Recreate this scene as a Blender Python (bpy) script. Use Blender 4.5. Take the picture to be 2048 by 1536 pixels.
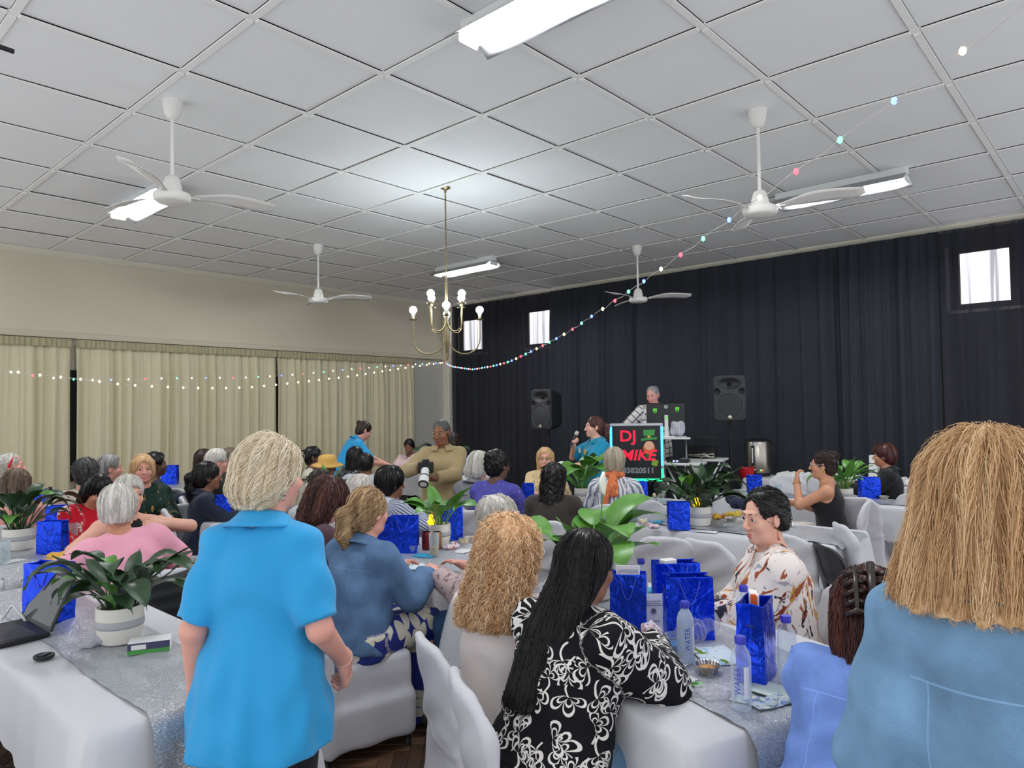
import bpy, math, random
import numpy as np
from mathutils import Vector, Matrix

for _o in list(bpy.data.objects):
    bpy.data.objects.remove(_o)
scene = bpy.context.scene
COL = scene.collection
R = math.radians

# ---------------------------------------------------------------- camera
CAM_Z = 1.70
cam_data = bpy.data.cameras.new('camera')
cam_data.sensor_fit = 'HORIZONTAL'
cam_data.sensor_width = 36.0
cam_data.lens = 36.0 * 1412.75 / 2048.0
cam_data.clip_start = 0.05
cam = bpy.data.objects.new('camera', cam_data)
COL.objects.link(cam)
def cam_axes():
    yaw, pitch, roll = R(-42.039), R(1.994), R(-0.759)
    f = np.array([math.sin(yaw) * math.cos(pitch), math.cos(yaw) * math.cos(pitch), math.sin(pitch)])
    r0 = np.array([math.cos(yaw), -math.sin(yaw), 0.0])
    u0 = np.cross(r0, f)
    r = r0 * math.cos(roll) + u0 * math.sin(roll)
    u = -r0 * math.sin(roll) + u0 * math.cos(roll)
    return r, u, f
_r, _u, _f = cam_axes()
cam.matrix_world = Matrix(((_r[0], _u[0], -_f[0], 0), (_r[1], _u[1], -_f[1], 0), (_r[2], _u[2], -_f[2], CAM_Z), (0, 0, 0, 1)))
scene.camera = cam

# ---------------------------------------------------------------- world, exposure
world = bpy.data.worlds.new('daylight')
scene.world = world
world.use_nodes = True
world.node_tree.nodes['Background'].inputs[0].default_value = (0.93, 0.96, 1.0, 1)
world.node_tree.nodes['Background'].inputs[1].default_value = 0.9
scene.view_settings.view_transform = 'Standard'
scene.view_settings.look = 'None'
scene.view_settings.exposure = 0.42
scene.view_settings.gamma = 1.0
scene.view_settings.use_curve_mapping = False
TUBE_POWER = 135.0
BULB_POWER = 85.0

# ---------------------------------------------------------------- colours and materials
def lin(c):
    return tuple(((v / 255.0) / 12.92 if v / 255.0 <= 0.04045 else ((v / 255.0 + 0.055) / 1.055) ** 2.4) for v in c[:3]) + (1.0,)

MATS = {}
def _new(name):
    m = bpy.data.materials.new(name)
    m.use_nodes = True
    nt = m.node_tree
    return m, nt, nt.nodes['Principled BSDF']

def N(nt, kind, **kw):
    n = nt.nodes.new(kind)
    for k, v in kw.items():
        if k.startswith('in_'):
            key = k[3:]
            key = int(key) if key.isdigit() else key.replace('_', ' ')
            n.inputs[key].default_value = v
        else:
            setattr(n, k, v)
    return n

def mat(name, col, rough=0.6, metal=0.0, bump=0.0, bscale=40.0, var=0.0, vscale=6.0, emit=None, estr=1.0, sheen=0.0, coat=0.0, spec=0.5, coord='Object'):
    if name in MATS:
        return MATS[name]
    m, nt, b = _new(name)
    c = lin(col)
    b.inputs['Base Color'].default_value = c
    b.inputs['Roughness'].default_value = rough
    b.inputs['Metallic'].default_value = metal
    b.inputs['Specular IOR Level'].default_value = spec
    b.inputs['Sheen Weight'].default_value = sheen
    b.inputs['Coat Weight'].default_value = coat
    if emit is not None:
        b.inputs['Emission Color'].default_value = lin(emit)
        b.inputs['Emission Strength'].default_value = estr
    if bump or var:
        tc = N(nt, 'ShaderNodeTexCoord')
    if var:
        no = N(nt, 'ShaderNodeTexNoise', in_Scale=vscale, in_Detail=4.0)
        nt.links.new(tc.outputs[coord], no.inputs['Vector'])
        mx = N(nt, 'ShaderNodeMix', data_type='RGBA')
        mx.inputs[6].default_value = tuple(v * (1 - var) for v in c[:3]) + (1,)
        mx.inputs[7].default_value = tuple(min(1, v * (1 + var)) for v in c[:3]) + (1,)
        nt.links.new(no.outputs['Fac'], mx.inputs[0])
        nt.links.new(mx.outputs[2], b.inputs['Base Color'])
    if bump:
        n2 = N(nt, 'ShaderNodeTexNoise', in_Scale=bscale, in_Detail=3.0)
        nt.links.new(tc.outputs[coord], n2.inputs['Vector'])
        bp = N(nt, 'ShaderNodeBump', in_Strength=bump, in_Distance=0.02)
        nt.links.new(n2.outputs['Fac'], bp.inputs['Height'])
        nt.links.new(bp.outputs['Normal'], b.inputs['Normal'])
    MATS[name] = m
    return m

def clearmat(name, tint=(255, 255, 255), clear=0.82, rough=0.05, ior=1.45):
    """thin clear plastic or glass: lets light through, with a glossy coat"""
    if name in MATS:
        return MATS[name]
    m = bpy.data.materials.new(name); m.use_nodes = True
    nt = m.node_tree; nt.nodes.clear()
    out = N(nt, 'ShaderNodeOutputMaterial')
    tr = N(nt, 'ShaderNodeBsdfTransparent'); tr.inputs[0].default_value = lin(tint)
    gl = N(nt, 'ShaderNodeBsdfPrincipled'); gl.inputs['Base Color'].default_value = lin(tint); gl.inputs['Roughness'].default_value = rough
    lw = N(nt, 'ShaderNodeLayerWeight', in_Blend=0.25)
    mr = N(nt, 'ShaderNodeMapRange'); mr.inputs[3].default_value = 1 - clear; mr.inputs[4].default_value = 0.75
    nt.links.new(lw.outputs['Facing'], mr.inputs[0])
    mx = N(nt, 'ShaderNodeMixShader')
    nt.links.new(mr.outputs[0], mx.inputs[0]); nt.links.new(tr.outputs[0], mx.inputs[1]); nt.links.new(gl.outputs[0], mx.inputs[2])
    nt.links.new(mx.outputs[0], out.inputs[0])
    MATS[name] = m
    return m

# ---------------------------------------------------------------- objects
def link(o, parent=None):
    COL.objects.link(o)
    if parent is not None:
        o.parent = parent
    return o

def tag(o, label=None, cat=None, group=None, kind=None):
    if label: o['label'] = label
    if cat: o['category'] = cat
    if group: o['group'] = group
    if kind: o['kind'] = kind
    return o

def empty(name, loc=(0, 0, 0), rz=0.0, parent=None):
    o = bpy.data.objects.new(name, None)
    o.empty_display_size = 0.1
    link(o, parent)
    o.location = loc
    o.rotation_euler = (0, 0, rz)
    return o

def mesh_obj(name, verts, faces, material, parent=None, smooth=True, loc=None, rot=None, attr=None):
    me = bpy.data.meshes.new(name)
    if isinstance(verts, np.ndarray) and isinstance(faces, np.ndarray):
        nv, nf = len(verts), len(faces); k = faces.shape[1]
        me.vertices.add(nv); me.vertices.foreach_set('co', verts.astype(np.float32).ravel())
        me.loops.add(nf * k); me.loops.foreach_set('vertex_index', faces.astype(np.int32).ravel())
        me.polygons.add(nf)
        me.polygons.foreach_set('loop_start', np.arange(0, nf * k, k, dtype=np.int32))
        me.polygons.foreach_set('loop_total', np.full(nf, k, dtype=np.int32))
        me.update(calc_edges=True)
    else:
        me.from_pydata([tuple(v) for v in verts], [], faces)
        me.update()
    me.polygons.foreach_set('use_smooth', np.full(len(me.polygons), bool(smooth)))
    if attr is not None:
        for an, av in attr.items():
            a = me.attributes.new(an, 'FLOAT_VECTOR', 'POINT')
            a.data.foreach_set('vector', np.asarray(av, np.float32).ravel())
    if material is not None:
        for mm in (material if isinstance(material, (list, tuple)) else [material]):
            me.materials.append(mm)
    o = bpy.data.objects.new(name, me)
    link(o, parent)
    if loc is not None: o.location = loc
    if rot is not None: o.rotation_euler = rot
    return o

def copy_tree(o, parent=None):
    c = o.copy()
    COL.objects.link(c)
    c.parent = parent
    for ch in list(o.children):
        copy_tree(ch, c)
    return c

class MB:
    """collects simple solids into one mesh"""
    def __init__(s):
        s.v = []; s.f = []; s.mi = []; s.cur = 0
    def add(s, vs, fs):
        b = len(s.v)
        s.v += [tuple(v) for v in vs]
        s.f += [tuple(i + b for i in f) for f in fs]
        s.mi += [s.cur] * len(fs)
        return s
    def box(s, c, h, rot=None, bev=0.0):
        x, y, z = h
        if bev > 0:
            pts = []
            fs = []
            bx, by, bz = max(x - bev, 1e-4), max(y - bev, 1e-4), max(z - bev, 1e-4)
            rings = [(bx, by, -z), (x, by, -bz), ]
            def ring(ax, ay, zz, ch):
                return [(ax, -ay + 0, zz), (ax, ay, zz), (ax - 0, ay, zz), (-ax, ay, zz)]
            prof = [(bx, by, -z, 0), (x, y, -bz, 1), (x, y, bz, 1), (bx, by, z, 0)]
            for (ax, ay, zz, full) in prof:
                cx, cy = (ax - bev, ay - bev) if full else (ax - bev * .3, ay - bev * .3)
                pts += [(ax, -cy, zz), (ax, cy, zz), (cx, ay, zz), (-cx, ay, zz), (-ax, cy, zz), (-ax, -cy, zz), (-cx, -ay, zz), (cx, -ay, zz)]
            n = 8
            fs.append(tuple(range(n))[::-1])
            for r in range(3):
                for i in range(n):
                    j = (i + 1) % n
                    fs.append((r * n + i, r * n + j, (r + 1) * n + j, (r + 1) * n + i))
            fs.append(tuple(3 * n + i for i in range(n)))
        else:
            pts = [(sx * x, sy * y, sz * z) for sz in (-1, 1) for sy in (-1, 1) for sx in (-1, 1)]
            fs = [(0, 2, 3, 1), (4, 5, 7, 6), (0, 1, 5, 4), (2, 6, 7, 3), (0, 4, 6, 2), (1, 3, 7, 5)]
        M = Matrix.Identity(3) if rot is None else (rot if isinstance(rot, Matrix) else Matrix.Rotation(rot, 3, 'Z'))
        c = Vector(c)
        return s.add([tuple(M @ Vector(p) + c) for p in pts], fs)
    def tube(s, path, rad, n=8, cap=True):
        path = [Vector(p) for p in path]
        m = len(path)
        rad = [rad] * m if not hasattr(rad, '__len__') else rad
        vs = []; fs = []
        up = None
        for i in range(m):
            t = (path[min(i + 1, m - 1)] - path[max(i - 1, 0)])
            t = t.normalized() if t.length > 1e-9 else Vector((0, 0, 1))
            if up is None:
                up = Vector((0, 0, 1)) if abs(t.z) < .9 else Vector((1, 0, 0))
            a = t.cross(up)
            a = a.normalized() if a.length > 1e-6 else t.orthogonal().normalized()
            b = a.cross(t).normalized()
            up = b
            for k in range(n):
                th = 2 * math.pi * k / n
                vs.append(path[i] + (a * math.cos(th) + b * math.sin(th)) * rad[i])
        for i in range(m - 1):
            for k in range(n):
                j = (k + 1) % n
                fs.append((i * n + k, i * n + j, (i + 1) * n + j, (i + 1) * n + k))
        if cap:
            fs.append(tuple(range(n))[::-1]); fs.append(tuple((m - 1) * n + k for k in range(n)))
        return s.add(vs, fs)
    def lathe(s, prof, c=(0, 0, 0), n=24, M=None, flute=0, famp=0.0):
        vs = []; fs = []
        for (r, z) in prof:
            for k in range(n):
                th = 2 * math.pi * k / n
                rr = r * (1 + (famp * math.cos(flute * th) if flute else 0))
                p = Vector((rr * math.cos(th), rr * math.sin(th), z))
                if M is not None: p = M @ p
                vs.append(p + Vector(c))
        for i in range(len(prof) - 1):
            for k in range(n):
                j = (k + 1) % n
                fs.append((i * n + k, i * n + j, (i + 1) * n + j, (i + 1) * n + k))
        if prof[0][0] > 1e-5: fs.append(tuple(range(n))[::-1])
        if prof[-1][0] > 1e-5: fs.append(tuple((len(prof) - 1) * n + k for k in range(n)))
        return s.add(vs, fs)
    def prism(s, poly, d0, d1, M=None, c=(0, 0, 0)):
        """poly of (x,z) extruded along y from d0 to d1"""
        n = len(poly)
        vs = [Vector((x, d0, z)) for x, z in poly] + [Vector((x, d1, z)) for x, z in poly]
        if M is not None: vs = [M @ v for v in vs]
        vs = [v + Vector(c) for v in vs]
        fs = [tuple(range(n)), tuple(range(2 * n - 1, n - 1, -1))]
        for i in range(n):
            j = (i + 1) % n
            fs.append((i, i + n, j + n, j))
        return s.add(vs, fs)
    def grid(s, fn, nu, nv, closed_u=False):
        vs = [fn(i / (nu if closed_u else nu - 1), j / (nv - 1)) for j in range(nv) for i in range(nu)]
        fs = []
        for j in range(nv - 1):
            for i in range(nu if closed_u else nu - 1):
                k = (i + 1) % nu
                fs.append((j * nu + i, j * nu + k, (j + 1) * nu + k, (j + 1) * nu + i))
        return s.add(vs, fs)
    def build(s, name, material, parent=None, smooth=False, loc=None, rot=None, angle=None):
        o = mesh_obj(name, s.v, s.f, material, parent, smooth, loc, rot)
        if any(s.mi):
            o.data.polygons.foreach_set('material_index', np.array(s.mi, np.int32))
        if smooth and angle:
            o.data.set_sharp_from_angle(angle=R(angle))
        return o

def text_mesh(body, size=1.0, extrude=0.0, align='CENTER', bold=0.0):
    cu = bpy.data.curves.new('txt', 'FONT')
    cu.body = body; cu.size = size; cu.extrude = extrude; cu.align_x = align; cu.align_y = 'CENTER'; cu.offset = bold
    cu.resolution_u = 3
    o = bpy.data.objects.new('txt', cu); COL.objects.link(o)
    dg = bpy.context.evaluated_depsgraph_get(); dg.update()
    me = bpy.data.meshes.new_from_object(o.evaluated_get(dg))
    bpy.data.objects.remove(o); bpy.data.curves.remove(cu)
    return me

def mesh_child(name, me, material, parent, mw=None):
    me.materials.clear(); me.materials.append(material)
    o = bpy.data.objects.new(name, me); link(o, parent)
    if mw is not None: o.matrix_local = mw
    return o

def smoothstep(x): 
    x = np.clip(x, 0, 1); return x * x * (3 - 2 * x)
# ---------------------------------------------------------------- implicit shapes -> one continuous mesh
def V3(*a): return np.array(a, float)
def nrm(v):
    v = np.asarray(v, float); l = np.linalg.norm(v)
    return v / l if l > 1e-9 else v
def rotm(axis, ang):
    return np.array(Matrix.Rotation(ang, 3, axis))

def sd_rc(P, a, b, ra, rb):
    ba = b - a; l2 = max(float(ba @ ba), 1e-10)
    h = np.clip((P - a) @ ba / l2, 0, 1)
    return np.linalg.norm(P - a - h[..., None] * ba, axis=-1) - (ra + (rb - ra) * h)
def sd_ell(P, c, Rm, r):
    q = (P - c) @ Rm
    k0 = np.linalg.norm(q / r, axis=-1); k1 = np.linalg.norm(q / (r * r), axis=-1)
    return k0 * (k0 - 1) / np.maximum(k1, 1e-9)
def sd_box(P, c, Rm, h, rd):
    q = np.abs((P - c) @ Rm) - (np.asarray(h) - rd)
    return np.linalg.norm(np.maximum(q, 0), axis=-1) + np.minimum(q.max(-1), 0) - rd

class Sdf:
    def __init__(s): s.p = []; s.noise = None
    def rc(s, a, b, ra, rb, k=.02, op=0, tag=0, cap=False):
        a = np.asarray(a, float); b = np.asarray(b, float); m = max(ra, rb)
        if cap:
            u = nrm(b - a)
            s.p.append((lambda P: np.maximum(sd_rc(P, a, b + u * .02, ra, rb), (P - b) @ u), np.minimum(a, b) - m, np.maximum(a, b) + m, k, op, tag)); return s
        s.p.append((lambda P: sd_rc(P, a, b, ra, rb), np.minimum(a, b) - m, np.maximum(a, b) + m, k, op, tag)); return s
    def ell(s, c, r, Rm=None, k=.02, op=0, tag=0):
        c = np.asarray(c, float); r = np.asarray(r, float); Rm = np.eye(3) if Rm is None else Rm
        e = np.sqrt(((Rm * r) ** 2).sum(1))
        s.p.append((lambda P: sd_ell(P, c, Rm, r), c - e, c + e, k, op, tag)); return s
    def box(s, c, h, rd=.01, Rm=None, k=.02, op=0, tag=0):
        c = np.asarray(c, float); h = np.asarray(h, float); Rm = np.eye(3) if Rm is None else Rm
        e = (np.abs(Rm) * h).sum(1)
        s.p.append((lambda P: sd_box(P, c, Rm, h, rd), c - e, c + e, k, op, tag)); return s
    def sec(s, o, Rm, tab, k=.02, op=0, tag=0, fold=None):
        """stack of elliptical sections: rows (t, a, b, xoff, yoff) along the local z axis"""
        o = np.asarray(o, float); tab = np.asarray(tab, float)
        tt = np.linspace(tab[0, 0], tab[-1, 0], 60)
        cols = []
        for j in range(1, 5):
            c = np.interp(tt, tab[:, 0], tab[:, j]); w = 5
            cp = np.pad(c, w, mode='edge'); cols.append(np.convolve(cp, np.ones(2 * w + 1) / (2 * w + 1), 'same')[w:-w])
        a_, b_, x_, y_ = cols
        def fn(P):
            q = (P - o) @ Rm
            z = np.clip(q[..., 2], tt[0], tt[-1])
            a = np.interp(z, tt, a_); b = np.interp(z, tt, b_)
            x = q[..., 0] - np.interp(z, tt, x_); y = q[..., 1] - np.interp(z, tt, y_)
            if fold is not None:
                th = np.arctan2(x, y); f = 1 + fold(th, z)
                a = a * f; b = b * f
            k0 = np.sqrt((x / a) ** 2 + (y / b) ** 2)
            k1 = np.sqrt((x / a ** 2) ** 2 + (y / b ** 2) ** 2)
            d = k0 * (k0 - 1) / np.maximum(k1, 1e-6)
            dz = np.maximum(tt[0] - q[..., 2], q[..., 2] - tt[-1])
            return np.where(dz > 0, np.sqrt(np.maximum(d, 0) ** 2 + dz ** 2), np.maximum(d, dz))
        mx = max(a_.max(), b_.max()) * 1.12 + max(np.abs(x_).max(), np.abs(y_).max())
        cs = np.array([[sx * mx, sy * mx, z] for sx in (-1, 1) for sy in (-1, 1) for z in (tt[0], tt[-1])]) @ Rm.T + o
        s.p.append((fn, cs.min(0), cs.max(0), k, op, tag)); return s
    def cut(s, c, n, k=.004):
        """keep the side n points to"""
        c = np.asarray(c, float); n = nrm(n)
        s.p.append((lambda P: -((P - c) @ n), None, None, k, 2, 0)); return s
    def eval(s, P):
        D = np.full(P.shape[:-1], 1.0)
        for fn, lo, hi, k, op, tg in s.p:
            D = s._comb(D, fn(P), k, op)
        if s.noise is not None: D = D + s.noise(P)
        return D
    @staticmethod
    def _comb(D, v, k, op):
        if op == 0:
            h = np.clip(.5 + .5 * (v - D) / k, 0, 1); return v * (1 - h) + D * h - k * h * (1 - h)
        if op == 1: v = -v
        h = np.clip(.5 - .5 * (v - D) / k, 0, 1); return v * (1 - h) + D * h + k * h * (1 - h)
    def tags(s, P):
        best = np.full(len(P), 9.0); tg = np.zeros(len(P), int)
        for fn, lo, hi, k, op, t in s.p:
            if op == 0:
                v = fn(P); m = v < best; best[m] = v[m]; tg[m] = t
        return tg
    def mesh(s, h, refine=()):
        lo = np.min([p[1] for p in s.p if p[4] == 0], 0) - .02 - 2 * h
        hi = np.max([p[2] for p in s.p if p[4] == 0], 0) + .02 + 2 * h
        ax = []
        for d in range(3):
            x = lo[d]; xs = [x]
            while x < hi[d]:
                st = h
                for (rl, rh, rs) in refine:
                    if rl[d] - st <= x <= rh[d]: st = min(st, rs)
                x += st; xs.append(x)
            ax.append(np.array(xs))
        X, Y, Z = ax
        D = np.full((len(X), len(Y), len(Z)), .3, np.float32)
        mg = .03 + 2 * h
        for fn, l, u, k, op, tg in s.p:
            if l is None:
                sl = (slice(None),) * 3
            else:
                sl = tuple(slice(max(np.searchsorted(ax[d], l[d] - mg - k) - 1, 0), np.searchsorted(ax[d], u[d] + mg + k) + 1) for d in range(3))
            g = np.stack(np.meshgrid(X[sl[0]], Y[sl[1]], Z[sl[2]], indexing='ij'), -1)
            if g.size == 0: continue
            D[sl] = s._comb(D[sl], fn(g), k, op)
        if s.noise is not None:
            m = np.abs(D) < .05
            idx = np.nonzero(m)
            P = np.stack([X[idx[0]], Y[idx[1]], Z[idx[2]]], -1)
            D[m] += s.noise(P)
        return nets(D, X, Y, Z)

def nets(D, X, Y, Z):
    ins = D < 0
    nx, ny, nz = D.shape
    c = np.zeros((nx - 1, ny - 1, nz - 1), np.int8)
    for i in (0, 1):
        for j in (0, 1):
            for k in (0, 1):
                c += ins[i:nx - 1 + i, j:ny - 1 + j, k:nz - 1 + k]
    act = (c > 0) & (c < 8)
    I = np.stack(np.nonzero(act), -1)
    vid = np.full(act.shape, -1, np.int64); vid[act] = np.arange(len(I))
    acc = np.zeros((len(I), 3)); cnt = np.zeros(len(I))
    A = (X, Y, Z)
    cor = [(i, j, k) for i in (0, 1) for j in (0, 1) for k in (0, 1)]
    for a in cor:
        for d in range(3):
            if a[d]: continue
            b = list(a); b[d] = 1
            ia = I + np.array(a); ib = I + np.array(b)
            da = D[ia[:, 0], ia[:, 1], ia[:, 2]]; db = D[ib[:, 0], ib[:, 1], ib[:, 2]]
            m = (da < 0) != (db < 0)
            t = np.where(m, da / np.where(m, da - db, 1), 0)
            for e in range(3):
                pa = A[e][ia[:, e]]; pb = A[e][ib[:, e]]
                acc[:, e] += np.where(m, pa + (pb - pa) * t, 0)
            cnt += m
    Vv = acc / np.maximum(cnt, 1)[:, None]
    F = []
    for d in range(3):
        sa = [slice(None)] * 3; sb = [slice(None)] * 3
        sa[d] = slice(0, -1); sb[d] = slice(1, None)
        a = ins[tuple(sa)]; b = ins[tuple(sb)]
        E = np.stack(np.nonzero(a != b), -1)
        e1, e2 = (d + 1) % 3, (d + 2) % 3
        ok = (E[:, e1] > 0) & (E[:, e2] > 0) & (E[:, e1] < act.shape[e1]) & (E[:, e2] < act.shape[e2])
        E = E[ok]
        if not len(E): continue
        flip = a[E[:, 0], E[:, 1], E[:, 2]]
        q = []
        for (o1, o2) in ((-1, -1), (0, -1), (0, 0), (-1, 0)):
            t = E.copy(); t[:, e1] += o1; t[:, e2] += o2
            q.append(vid[t[:, 0], t[:, 1], t[:, 2]])
        q = np.stack(q, -1)
        q[~flip] = q[~flip][:, ::-1]
        F.append(q)
    F = np.concatenate(F); F = F[(F >= 0).all(1)]
    # two light smoothing passes
    return Vv, F

def relax(Vv, F, n=1, w=.5):
    for _ in range(n):
        s = np.zeros_like(Vv); c = np.zeros(len(Vv))
        for k in range(4):
            np.add.at(s, F[:, k], Vv[F[:, (k + 1) % 4]] + Vv[F[:, k - 1]]); np.add.at(c, F[:, k], 2)
        Vv = Vv * (1 - w) + w * s / np.maximum(c, 1)[:, None]
    return Vv
# ---------------------------------------------------------------- room shell
XL, XR, YB, YF, CEIL = -10.85, 0.95, -0.25, 10.10, 3.89
GX0, GSX, GY0, GSY = -3.627, 0.893, 1.909, 0.9085
M_ceil = mat('ceiling_board_white', (240, 240, 240), .8, var=.02, vscale=3)
M_strip = mat('ceiling_strip_white', (244, 243, 240), .6)
M_wall = mat('cream_wall_paint', (214, 205, 184), .75, bump=.05, bscale=60, var=.03, vscale=1.5)
M_wall2 = mat('grey_panel_paint', (190, 188, 180), .7)
M_corn = mat('cornice_cream', (226, 221, 203), .6)
M_sub = mat('parquet_joint_dark', (38, 26, 18), .8)

def struct(o): return tag(o, kind='structure')

floor = struct(MB().box(((XL + XR) / 2, (YB + YF) / 2, -.03), ((XR - XL) / 2, (YF - YB) / 2, .026)).build('floor', M_sub))
def parquet_mat():
    m, nt, b = _new('parquet_wood')
    at = N(nt, 'ShaderNodeAttribute', attribute_name='tone')
    oi = N(nt, 'ShaderNodeObjectInfo')
    add = N(nt, 'ShaderNodeMath', operation='ADD')
    sx = N(nt, 'ShaderNodeSeparateXYZ')
    nt.links.new(at.outputs['Vector'], sx.inputs[0])
    nt.links.new(sx.outputs[0], add.inputs[0]); nt.links.new(oi.outputs['Random'], add.inputs[1])
    fr = N(nt, 'ShaderNodeMath', operation='FRACT'); nt.links.new(add.outputs[0], fr.inputs[0])
    cr = N(nt, 'ShaderNodeValToRGB')
    cr.color_ramp.elements[0].color = lin((58, 40, 29)); cr.color_ramp.elements[1].color = lin((112, 82, 60))
    e = cr.color_ramp.elements.new(.5); e.color = lin((84, 60, 44))
    nt.links.new(fr.outputs[0], cr.inputs[0])
    tc = N(nt, 'ShaderNodeTexCoord')
    no = N(nt, 'ShaderNodeTexNoise', in_Scale=35.0, in_Detail=4.0); nt.links.new(tc.outputs['Object'], no.inputs['Vector'])
    mx = N(nt, 'ShaderNodeMix', data_type='RGBA', blend_type='MULTIPLY'); mx.inputs[0].default_value = .45
    nt.links.new(cr.outputs[0], mx.inputs[6]); nt.links.new(no.outputs['Color'], mx.inputs[7])
    nt.links.new(mx.outputs[2], b.inputs['Base Color'])
    b.inputs['Roughness'].default_value = .38
    return m
M_parq = parquet_mat()
def parquet():
    L, W, T = .28, .07, .004
    ang = R(45)
    rnd = random.Random(4)
    near = []; rest_v = []; rest_f = []; rest_t = []
    base = [(-1, -1, 0), (1, -1, 0), (1, 1, 0), (-1, 1, 0)]
    ca, sa = math.cos(ang), math.sin(ang)
    def inside(x, y): return XL + .1 < x < XR - .1 and YB + .1 < y < YF - .1
    pieces = []
    # herringbone: pairs stepped along the diagonal
    n = int(L / W)
    for i in range(-150, 150):
        for j in range(-40, 40):
            # lattice of the two-piece motif
            bx = i * W + j * L
            by = i * W - j * L
            for kind in (0, 1):
                if kind == 0: cx, cy, hx, hy = bx + L / 2, by + W / 2, L / 2, W / 2
                else: cx, cy, hx, hy = bx + L + W / 2, by + L / 2 , W / 2, L / 2
                if kind == 1: cx, cy = bx + W / 2 - W + W, by + W + L / 2 - 0
                gx, gy = cx * ca - cy * sa - 3.0, cx * sa + cy * ca + 3.0
                if inside(gx, gy): pieces.append((gx, gy, hx, hy))
    cx0, cy0 = -2.65, 2.55
    pieces.sort(key=lambda p: (p[0] - cx0) ** 2 + (p[1] - cy0) ** 2)
    g = .0012
    def piece_verts(hx, hy):
        a, b, c = hx - g, hy - g, .0015
        return [(-a, -b, -T), (a, -b, -T), (a, b, -T), (-a, b, -T), (-a + c, -b + c, 0), (a - c, -b + c, 0), (a - c, b - c, 0), (-a + c, b - c, 0)]
    pf = [(4, 5, 6, 7), (0, 1, 5, 4), (1, 2, 6, 5), (2, 3, 7, 6), (3, 0, 4, 7)]
    meshes = {}
    for q, (x, y, hx, hy) in enumerate(pieces):
        if q < 280:
            key = hx > hy
            if key not in meshes:
                o = mesh_obj('parquet_block', piece_verts(hx, hy), pf, M_parq, floor, smooth=False, attr={'tone': [(0, 0, 0)] * 8})
                meshes[key] = o.data
            else:
                o = bpy.data.objects.new('parquet_block', meshes[key]); link(o, floor)
            o.location = (x, y, rnd.uniform(-.0004, .0004)); o.rotation_euler = (0, 0, ang)
        else:
            b = len(rest_v); t = rnd.random()
            for (vx, vy, vz) in piece_verts(hx, hy):
                rest_v.append((vx * ca - vy * sa + x, vx * sa + vy * ca + y, vz)); rest_t.append((t, 0, 0))
            rest_f += [tuple(k + b for k in f) for f in pf]
    o = mesh_obj('parquet_field', np.array(rest_v), np.array(rest_f), M_parq, floor, smooth=False, attr={'tone': rest_t})
    tag(o, kind='stuff')
parquet()

ceiling = struct(MB().box(((XL + XR) / 2, (YB + YF) / 2, CEIL + .06), ((XR - XL) / 2, (YF - YB) / 2, .03)).build('ceiling', M_ceil))
def ceiling_panels():
    pm = None
    rnd = random.Random(2)
    for i in range(-8, 5):
        for j in range(-2, 9):
            x = GX0 + GSX * (i + .5); y = GY0 + GSY * (j + .5)
            if x + .45 > XR or y - .5 < YB - .1: continue
            if pm is None:
                o = MB().box((0, 0, 0), (GSX / 2 - .002, GSY / 2 - .002, .01), bev=.003).build('ceiling_panel', M_ceil, ceiling)
                pm = o.data
            else:
                o = bpy.data.objects.new('ceiling_panel', pm); link(o, ceiling)
            o.location = (x, y, CEIL + .012 + rnd.uniform(-.002, .002))
            o.rotation_euler = (R(rnd.uniform(-.25, .25)), R(rnd.uniform(-.25, .25)), 0)
    def strip(along, c):
        mb = MB(); w = .021
        lo, hi, g0, gs, n0, n1 = (XL, XR, GX0, GSX, -8, 6) if along == 'x' else (YB, YF, GY0, GSY, -2, 10)
        for k in range(n0 - 1, n1):
            a = max(g0 + gs * k + .03, lo); b = min(g0 + gs * (k + 1) - .03, hi)
            if b - a < .05: continue
            ctr = ((a + b) / 2, c, CEIL - .006) if along == 'x' else (c, (a + b) / 2, CEIL - .006)
            h = ((b - a) / 2, w, .008) if along == 'x' else (w, (b - a) / 2, .008)
            mb.box(ctr, h)
        ctr = ((lo + hi) / 2, c, CEIL - .001) if along == 'x' else (c, (lo + hi) / 2, CEIL - .0026)
        h = ((hi - lo) / 2, w, .004) if along == 'x' else (w, (hi - lo) / 2, .004)
        mb.box(ctr, h)
        mb.build('cover_strip', M_strip, ceiling)
    for j in range(-2, 9): strip('x', GY0 + GSY * j)
    for i in range(-7, 6): strip('y', GX0 + GSX * i)
ceiling_panels()

wall_left = struct(MB().box((XL - .06, (YB + YF) / 2, 1.95), (.06, (YF - YB) / 2, 2.0)).build('wall_left', M_wall))
M_wb = mat('rear_wall_grey', (104, 94, 88), .8)
wall_back = struct(MB().box(((XL + XR) / 2, YF + .06, 1.95), ((XR - XL) / 2 + .1, .06, 2.0)).build('wall_back', M_wb))
# cove cornice along both walls
def cornice(name, along):
    prof = [(0, 0), (.085, 0), (.08, -.02), (.05, -.045), (.03, -.075), (.0, -.085)]
    mb = MB()
    def P(u, v):
        d, z = prof[int(round(v * 5))]
        if along == 'y': return (XL + d, YB + (YF - YB) * u, CEIL + z)
        return (XL + (XR - XL) * u, YF - d, CEIL + z)
    mb.grid(P, 2, 6)
    struct(mb.build(name, M_corn, smooth=True, angle=60))
cornice('trim_1', 'y'); cornice('trim_2', 'x')
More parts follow.
